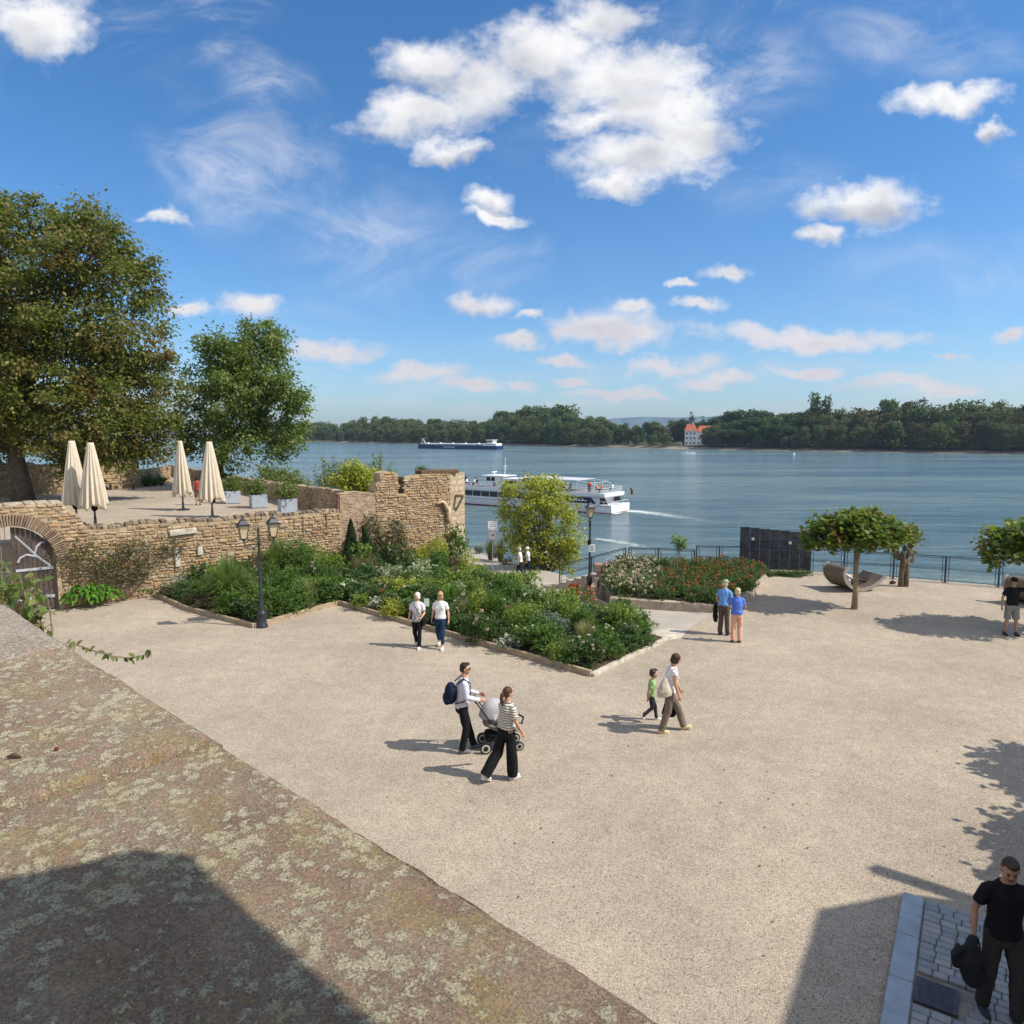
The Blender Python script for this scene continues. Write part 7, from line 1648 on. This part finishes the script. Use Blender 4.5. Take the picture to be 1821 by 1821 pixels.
# wheelhouse
t = MB(); t.ext([(21.0, 2.96), (24.3, 2.96), (24.0, 3.9), (24.5, 4.75), (21.0, 4.75)], (0, -1.7, 0), (1, 0, 0), (0, 0, 1), (0, 3.4, 0)); wh = t.obj('wheelhouse', HW, pb_)
for x0, x1 in ((22.2, 23.0), (23.1, 24.0)):
    for sy in (-1, 1): MB().box(((x0 + x1) / 2, sy * 1.72, 4.28), (x1 - x0 - .05, .05, .62), bev=.02).obj('wheelhouse_window', GLASS, wh)
MB().box((24.33, 0, 4.32), (.06, 3.0, .6), M=Matrix.Rotation(.4, 3, 'Y')).obj('windscreen', GLASS, wh)
MB().box((22.6, 0, 4.82), (4.6, 3.9, .12), bev=.03).obj('wheelhouse_roof', WHITE, wh)
t = MB(); t.tube([(22.3, 1.78, 3.45), (22.3, 1.86, 3.45)], .30, 16); t.obj('lifebuoy', simple('buoy', (.12, .12, .14), .6, .1, 3), wh)
t = MB(); t.tube([(21.4, 0, 4.8), (21.3, 0, 7.6)], [.07, .035], 8); t.tube([(21.3, -.5, 6.4), (21.3, .5, 6.4)], .03, 6); t.tube([(21.7, 0, 5.9), (20.9, 0, 5.9)], .03, 6); t.ball((21.3, 0, 7.65), .09, 8, 6); t.obj('mast', WHITE, pb_)
t = MB(); t.box((23.6, 0, 5.35), (.25, 1.9, .16), .2, bev=.04); t.tube([(23.6, 0, 4.8), (23.6, 0, 5.3)], .08, 8); t.obj('radar', WHITE, pb_)
MB().box((18.8, 0, 3.75), (3.9, 3.6, 1.5), bev=.05).obj('deck_cabin', HW, pb_)
for sy in (-1, 1): MB().box((18.9, sy * 1.83, 3.85), (2.3, .05, .7), bev=.02).obj('cabin_window', GLASS, pb_)
t = MB(); t.box((16.4, .6, 4.5), (1.1, .9, .7), bev=.05); t.obj('locker', WHITE, pb_); t = MB(); t.box((16.4, 1.08, 4.5), (.9, .05, .5), bev=.02); t.obj('locker_panel', simple('dark_red_panel', (.30, .03, .04), .5, .1, 2, bs=0), pb_)
# awning
AW = simple('awning_grey', (.52, .53, .55), .8, .06, 1, bs=.1)
MB().ext([(5.9, 4.72), (16.9, 4.78), (16.9, 4.84), (5.9, 4.78)], (0, -2.8, 0), (1, 0, 0), (0, 0, 1), (0, 5.6, 0)).obj('awning', AW, pb_)
t = MB(); [t.tube([(x, sy * 2.75, 2.95), (x, sy * 2.75, 4.74)], .03, 6) for x in (6.0, 8.8, 11.6, 14.4, 16.8) for sy in (-1, 1)]; [t.tube([(6.0, sy * 2.75, 4.72), (3.6, sy * 2.6, 4.4), (2.2, sy * 2.6, 3.75)], .025, 5) for sy in (-1, 1)]; t.tube([(3.6, -2.6, 4.4), (3.6, 2.6, 4.4)], .025, 5); t.obj('awning_frame', WHITE, pb_)
# flag astern
fl_ = thing('flag', 'german flag flying on a slanted staff at the stern of the passenger boat', 'flag', pb_.matrix_basis @ Vector((-.1, 0, 1.25)) , math.atan2(hd_.y, hd_.x), None, .78); MB().tube([(0, 0, 0), (-1.7, 0, 3.4)], .035, 6).obj('staff', WHITE, fl_)
for k_, c_ in enumerate(((.01, .01, .01), (.45, .02, .015), (.62, .40, .02))):
    vs = []; F = []
    for i in range(9):
        for j in (0, 1): u = i / 8; vs.append((-1.68 - .12 * math.sin(u * 3) - .22 * (k_ + j) - u * .25, .08 * math.sin(u * 7 + k_), 3.35 - 1.25 * u - .10 * (k_ + j)))
    for i in range(8): a = i * 2; F.append((a, a + 1, a + 3, a + 2))
    o = MB().add(vs, F).obj('stripe', simple('flag_%d' % k_, c_, .8, .1, 2, bs=0), fl_); o.modifiers.new('t', 'SOLIDIFY').thickness = .01
# passengers: small seated and standing figures
MWp = pb_.matrix_basis.copy(); rs = random.Random(31)
def tiny(name_, loc, rz, c_top, c_bot, hairc, label, stand, grp):
    r = thing('person', label, 'person', loc, rz, grp); b = MB(); zb_ = .0 if stand else -.38
    b.ball((0, 0, 1.63 + zb_), (.085, .1, .12), 10, 8); b.tube([(0, 0, .85 + zb_), (0, 0, 1.1 + zb_), (0, 0, 1.38 + zb_), (0, 0, 1.46 + zb_), (0, 0, 1.58 + zb_)], [(.16, .12), (.15, .12), (.19, .12), (.09, .07), (.05, .05)], 12)
    for s_ in (-1, 1):
        b.tube([(s_ * .18, 0, 1.40 + zb_), (s_ * .24, .05, 1.14 + zb_), (s_ * .16, .28, 1.05 + zb_)], [.055, .045, .03], 8)
        b.tube([(s_ * .09, 0, .88 + zb_), (s_ * .11, (.02 if stand else .42), (.48 if stand else .50)), (s_ * .11, (0 if stand else .44), .05)], [.085, .06, .04], 8)
    link('body', remesh(b, .03, 2), SKIN, r, True)
    t = MB(); t.tube([(0, 0, .86 + zb_), (0, 0, 1.1 + zb_), (0, 0, 1.38 + zb_), (0, 0, 1.47 + zb_)], [(.18, .14), (.17, .14), (.21, .14), (.1, .08)], 12); [t.tube([(s_ * .17, 0, 1.40 + zb_), (s_ * .235, .05, 1.16 + zb_)], .07, 8) for s_ in (-1, 1)]; t.obj('top', c_top, r, smooth=True)
    t = MB(); [t.tube([(s_ * .09, 0, .92 + zb_), (s_ * .11, (.02 if stand else .42), (.48 if stand else .50)), (s_ * .11, (0 if stand else .44), .12)], [.11, .08, .07], 8) for s_ in (-1, 1)]; t.obj('trousers', c_bot, r, smooth=True)
    t = MB(); t.ball((0, -.02, 1.66 + zb_), (.095, .105, .105), 10, 8); t.obj('hair', hairc, r, smooth=True); return r
REDC = fabric('red_cloth', (.55, .04, .03)); ORC = fabric('orange_cloth', (.62, .16, .04))
names = [('white', WHITEC), ('black', BLACK), ('red', REDC), ('orange', ORC), ('blue', BLUS), ('dark blue', NAVYC), ('grey', LGREY)]
PS = [(30.6, .8, 1, 0), (29.2, .6, 1, 1), (28.0, 1.9, 0, 0), (27.2, .4, 0, 6), (26.4, 1.8, 0, 0), (31.6, 1.2, 0, 0), (13.2, 1.9, 0, 1), (12.0, 1.6, 1, 1), (10.2, 2.2, 0, 5), (8.6, 2.0, 0, 3), (7.4, 2.2, 0, 6), (4.6, 1.5, 1, 5), (4.1, 2.1, 1, 2), (3.0, 2.2, 0, 2), (2.3, 1.6, 0, 3), (1.9, -1.0, 0, 0), (25.6, 2.2, 0, 1)]
protoP = {}
for i, (x, y, stand, ci) in enumerate(PS):
    lo = MWp @ Vector((x, -y if False else y, 2.98)); rz_ = math.atan2(hd_.y, hd_.x) + rs.uniform(-2, 2); pos_ = 'bow deck' if x > 25 else ('stern deck' if x < 6 else 'deck under the awning')
    cn, cm = names[ci]; lab = 'tiny %s passenger in %s on the %s of the passenger boat' % ('standing' if stand else 'seated', cn, pos_); key = (stand, ci)
    if key in protoP: dup(protoP[key], lo, rz_, lab)
    else: protoP[key] = tiny('p', lo, rz_, cm, rs.choice([NAVYC, GREY, LGREY, BRN]), HAIRM[rs.choice(['brown', 'dark', 'white', 'blond'])], lab, stand, 'passengers on the boat')
# chairs and tables read as small white furniture on the bow deck
for i, (x, y) in enumerate([(27.6, 2.4), (26.8, 1.2), (28.9, 2.0), (30.0, 1.9), (31.2, 2.1), (9.4, 1.4), (11.2, 1.3), (7.9, 1.2)]):
    lo = MWp @ Vector((x, y, 2.98))
    if i == 0:
        tb = thing('deck_table', 'x', 'table', lo, math.atan2(hd_.y, hd_.x), 'deck tables'); MB().lathe((0, 0, 0), [(.4, .72), (.4, .76)], 14).obj('tabletop', WHITE, tb); MB().tube([(0, 0, 0), (0, 0, .72)], .04, 6).obj('leg', IRON, tb); tb['label'] = 'small white table on the bow deck of the passenger boat'
    else: dup(tb, lo, 0, 'small white table on the %s of the passenger boat' % ('bow deck' if x > 20 else 'deck under the awning'))
# barge
bs_ = Vector((W(889, 799, 500).x, 500, WATER)); be_ = Vector((W(743, 797, 536).x, 536, WATER)); bd_ = (be_ - bs_); LBG = bd_.length; bd_.normalize()
bg_ = thing('tank_barge', 'long navy blue tank barge with a white stern house far out on the river', 'barge', bs_, math.atan2(bd_.y, bd_.x))
loft(MB(), hull(LBG, 9, 2.5, 1.2, .96, 10)).obj('hull', NAVY, bg_)
MB().box((LBG * .55, 0, 2.9), (LBG * .78, 7.6, .9)).obj('tank_deck', simple('deck_blue', (.16, .19, .26), .6, .2, .3), bg_)
t = MB(); rs = random.Random(2)
for i in range(34):
    x = 12 + (LBG - 22) * i / 34; t.box((x, rs.uniform(1, 3.2), 3.6), (rs.uniform(.5, 1.4), 1.0, rs.uniform(.4, 1.1)), bev=.1)
t.tube([(11, 3.0, 3.6), (LBG - 9, 3.0, 3.6)], .16, 6); t.tube([(11, 2.2, 4.0), (LBG - 9, 2.2, 4.0)], .12, 6)
for i in range(5): x = 16 + i * 11; t.lathe((x, 2.0, 3.2), [(1.1, 0), (1.1, .8), (.6, 1.3), (.1, 1.4)], 10)
t.obj('pipework', WHITE, bg_)
MB().box((6.0, 0, 3.4), (10.5, 7.8, 1.9), bev=.15).obj('deckhouse', WHITE, bg_)
t = MB(); t.ext([(4.2, 4.3), (8.4, 4.3), (8.8, 6.4), (4.4, 6.4)], (0, -2.6, 0), (1, 0, 0), (0, 0, 1), (0, 5.2, 0)); wh2 = t.obj('wheelhouse', OFFW, bg_); MB().box((6.6, 0, 6.55), (6.4, 6.4, .35), bev=.1).obj('wheelhouse_roof', WHITE, wh2)
for sy in (-1, 1): MB().box((6.5, sy * 2.62, 5.6), (3.6, .06, .9)).obj('wheelhouse_window', GLASS, wh2)
for i in range(4): MB().box((2.4 + 2.0 * i, 3.93, 3.6), (.8, .06, .6)).obj('window', GLASS, bg_)
t = MB(); t.tube([(LBG - 8, 0, 3), (LBG - 4.6, 0, 7.2)], .28, 6); t.tube([(LBG - 4.6, 0, 7.2), (LBG - 3.5, 0, 3.6)], .2, 6); t.box((LBG - 4.8, 0, 7.2), (2.6, .5, .4)); t.obj('bow_mast', WHITE, bg_)
t = MB(); [t.box((LBG * .62 - i * 1.25, 4.56, 1.45), (.8, .05, .62 if i % 3 else .8)) for i in range(8)]; t.obj('name_letters', OFFW, bg_)
# motor boats
def motorboat(name, label, loc, rz, L=7, s_=1):
    r = thing(name, label, 'motorboat', loc, rz); loft(MB(), hull(L, 2.5, .9, .5, .9, 3.4, .3)).obj('hull', WHITE, r); MB().ext([(1.4, .9), (4.6, .9), (3.9, 1.75), (1.7, 1.8)], (0, -.9, 0), (1, 0, 0), (0, 0, 1), (0, 1.8, 0)).obj('cabin', OFFW, r)
    for sy in (-1, 1): MB().ext([(1.8, 1.2), (4.0, 1.2), (3.7, 1.6), (1.9, 1.6)], (0, sy * .92 - .02, 0), (1, 0, 0), (0, 0, 1), (0, .04, 0)).obj('window', GLASS, r)
    MB().box((.0, 0, .7), (.35, .5, .9), bev=.08).obj('outboard', BLACK, r); return r
q = G(1236, 808, WATER); motorboat('motorboat', 'small white speedboat racing across the river with a foaming wake', (q.x, q.y, WATER + .1), R(176), 7.5)
q = G(1316, 799.5, WATER); motorboat('moored_boat', 'white cabin boat moored at the opposite bank right of the white house', (q.x, q.y - 4, WATER + .05), R(8), 9)
# white house on the far bank
a_, nn_ = shore_at(1238); hp = a_ + Vector((ray(1238, 780).x / ray(1238, 780).y, 1, 0)).normalized() * 34; Yh = hp.y; mpx = Yh / FPX
hb_ = thing('white_house', 'white riverside house with red tiled roofs on the opposite bank', 'house', (hp.x, hp.y, -3.4), R(-12)); zt_ = lambda py: W(1238, py, Yh).z + 3.4
MB().box((-4.2, 0, zt_(766) / 2), (8.6, 8, zt_(766))).obj('wall', WHITE, hb_)
MB().box((7.0, 2, zt_(768) / 2), (14.2, 7, zt_(768))).obj('wing_wall', WHITE, hb_)
RT = simple('red_tiles', (.40, .12, .06), .8, .25, 1.2, bs=.3)
def hip(mb, cx_, cy_, w_, d_, z0_, z1_, rl): mb.add([(cx_ - w_ / 2, cy_ - d_ / 2, z0_), (cx_ + w_ / 2, cy_ - d_ / 2, z0_), (cx_ + w_ / 2, cy_ + d_ / 2, z0_), (cx_ - w_ / 2, cy_ + d_ / 2, z0_), (cx_ - rl, cy_, z1_), (cx_ + rl, cy_, z1_)], [(0, 1, 5, 4), (1, 2, 5), (2, 3, 4, 5), (3, 0, 4), (3, 2, 1, 0)]); return mb
rf_ = hip(MB(), -4.2, 0, 9.6, 9, zt_(766) + .01, zt_(754), 2.6).obj('roof', RT, hb_); MB().box((-2.6, 0, zt_(752)), (.8, .8, 2.2)).obj('chimney', WHITE, rf_)
hip(MB(), 7.2, 2, 15.4, 8.4, zt_(768) + .012, zt_(757), 5).obj('wing_roof', RT, hb_)
for zi in range(3):
    for xi in range(3): MB().box((-7.0 + 2.7 * xi, -4.02, 1.6 + zi * (zt_(766) / 3)), (1.1, .06, 1.5), bev=.02).obj('window', GLASS, hb_)
for zi in range(2):
    for xi in range(5): MB().box((1.8 + 2.7 * xi, -1.52, 1.6 + zi * 3.2), (1.1, .06, 1.5), bev=.02).obj('window', GLASS, hb_)
# pale garden wall on the far bank
for (pa_, pb2, h_, nm, lab) in ((1098, 1190, 2.2, 'garden_wall', 'pale ochre garden wall along the opposite bank left of the white house'),):
    A_, n1_ = shore_at(pa_); B_, n2_ = shore_at(pb2); A_ = A_ + n1_ * 16; B_ = B_ + n2_ * 16; d__ = B_ - A_; t = MB(); c_ = (A_ + B_) / 2; L_ = d__.length
    r = thing(nm, lab, 'wall', (c_.x, c_.y, -3.8), math.atan2(d__.y, d__.x)); MB().box((0, 0, h_ / 2), (L_, .4, h_)).obj('wall', simple('ochre_wall', (.46, .36, .20), .9, .2, .3), r)
    for i in range(11): MB().box((-L_ / 2 + L_ * i / 10, -.05, h_ / 2 + .1), (.7, .7, h_ + .3)).obj('pier', MATS['ochre_wall'], r)
# foam and wakes (thin sheets lying on the water)
def foam(name, pts, label=None):
    """pts: (px,py,halfwidth,strength)"""
    vs = []; F = []; at_ = []
    P_ = [(G(a, b, WATER + .05), w_, s_) for a, b, w_, s_ in pts]; Q_ = []
    for i in range(len(P_) - 1):
        for k in range(8): t = k / 8; Q_.append((P_[i][0].lerp(P_[i + 1][0], t), P_[i][1] * (1 - t) + P_[i + 1][1] * t, P_[i][2] * (1 - t) + P_[i + 1][2] * t))
    Q_.append(P_[-1])
    for i, (q_, w_, s_) in enumerate(Q_):
        d = (Q_[min(i + 1, len(Q_) - 1)][0] - Q_[max(i - 1, 0)][0]).normalized(); n__ = Vector((-d.y, d.x, 0))
        for j in range(7): u = (j - 3) / 3; vs.append(tuple(q_ + n__ * (w_ * u))); at_.append(s_ * (1 - abs(u) ** 1.5) - .25 * abs(u))
    for i in range(len(Q_) - 1):
        for j in range(6): a = i * 7 + j; F.append((a, a + 7, a + 8, a + 1))
    o = MB().add(vs, F).obj(name, FOAM, fixn=False); ca = o.data.attributes.new('fade', 'FLOAT', 'POINT'); ca.data.foreach_set('value', at_); o['kind'] = 'stuff'; return o
foam('boat_wake', [(1088, 914, 1.2, 1.3), (1105, 908, 2.6, 1.15), (1140, 910, 3.4, .9), (1190, 917, 4.0, .62), (1240, 924, 4.5, .42), (1310, 931, 5, -.1)])
foam('boat_wake', [(1060, 958, 1.6, .7), (1100, 963, 2.2, .7), (1140, 972, 2.6, .45), (1180, 982, 2.6, 0)])
foam('boat_wake', [(1068, 975, .8, .4), (1105, 990, 1.2, .4), (1140, 1003, 1.2, .1)])
foam('boat_wake', [(830, 901, .5, .5), (900, 905, .8, .5), (980, 909, .8, .5), (1085, 914, .8, .7)])
foam('barge_wake', [(884, 799.5, 2, 1.0), (920, 799.5, 3.5, .8), (980, 800.5, 5, .5), (1060, 802, 6, .15), (1100, 803, 6, -.1)])
foam('speedboat_wake', [(1236, 808, 1.0, 1.2), (1250, 808.5, 1.6, .9), (1275, 809, 2, .6), (1310, 810, 2.4, .4), (1380, 811, 2.6, .25), (1480, 812, 2, .0)])
# green swell streaks behind the boat are part of the water material; a yellow buoy
q = G(1412, 809, WATER); by = thing('river_buoy', 'tiny white and red buoy floating before the opposite bank', 'buoy', q); MB().lathe((0, 0, 0), [(.5, -.3), (.6, .2), (.2, .9), (.1, 1.5)], 10).obj('float', WHITE, by)

# fallen leaves and small dark stones on the gravel square
C = []
rs = random.Random(77)
for _ in range(420):
    x, y = rs.uniform(-16, 20), rs.uniform(6, 31)
    if rs.random() < .5 and y > 14: y = rs.uniform(7, 14)
    if not inside(x, y, BED1) and not inside(x, y, BED2) and inside(x, y, [(q_[0], q_[1]) for q_ in plaza_poly]): C.append((x, y, .012))
o = fol('fallen_leaves', leaves(np.array(C), .045, up=3, aspect=.6), leafmat('dry_leaves', [(.10, .06, .03), (.16, .09, .04), (.07, .05, .035), (.20, .14, .06)], .1), None); o['kind'] = 'stuff'
HAZE_DENSITY = 0.00010
# ============================================================ HAZE
if True:
    hzo = MB(); hzo.box((0, 2200, 42), (9000, 5600, 140)); o = hzo.obj('haze', None); o.data.materials.clear()
    m = bpy.data.materials.new('haze_air'); m.use_nodes = True; nt = m.node_tree; nt.nodes.clear(); out = nt.nodes.new('ShaderNodeOutputMaterial'); pv_ = nt.nodes.new('ShaderNodeVolumePrincipled')
    pv_.inputs['Color'].default_value = (.62, .78, 1.0, 1); pv_.inputs['Density'].default_value = HAZE_DENSITY; pv_.inputs['Anisotropy'].default_value = .3
    nt.links.new(pv_.outputs[0], out.inputs['Volume']); o.data.materials.append(m); o['kind'] = 'stuff'; o.display_type = 'WIRE'
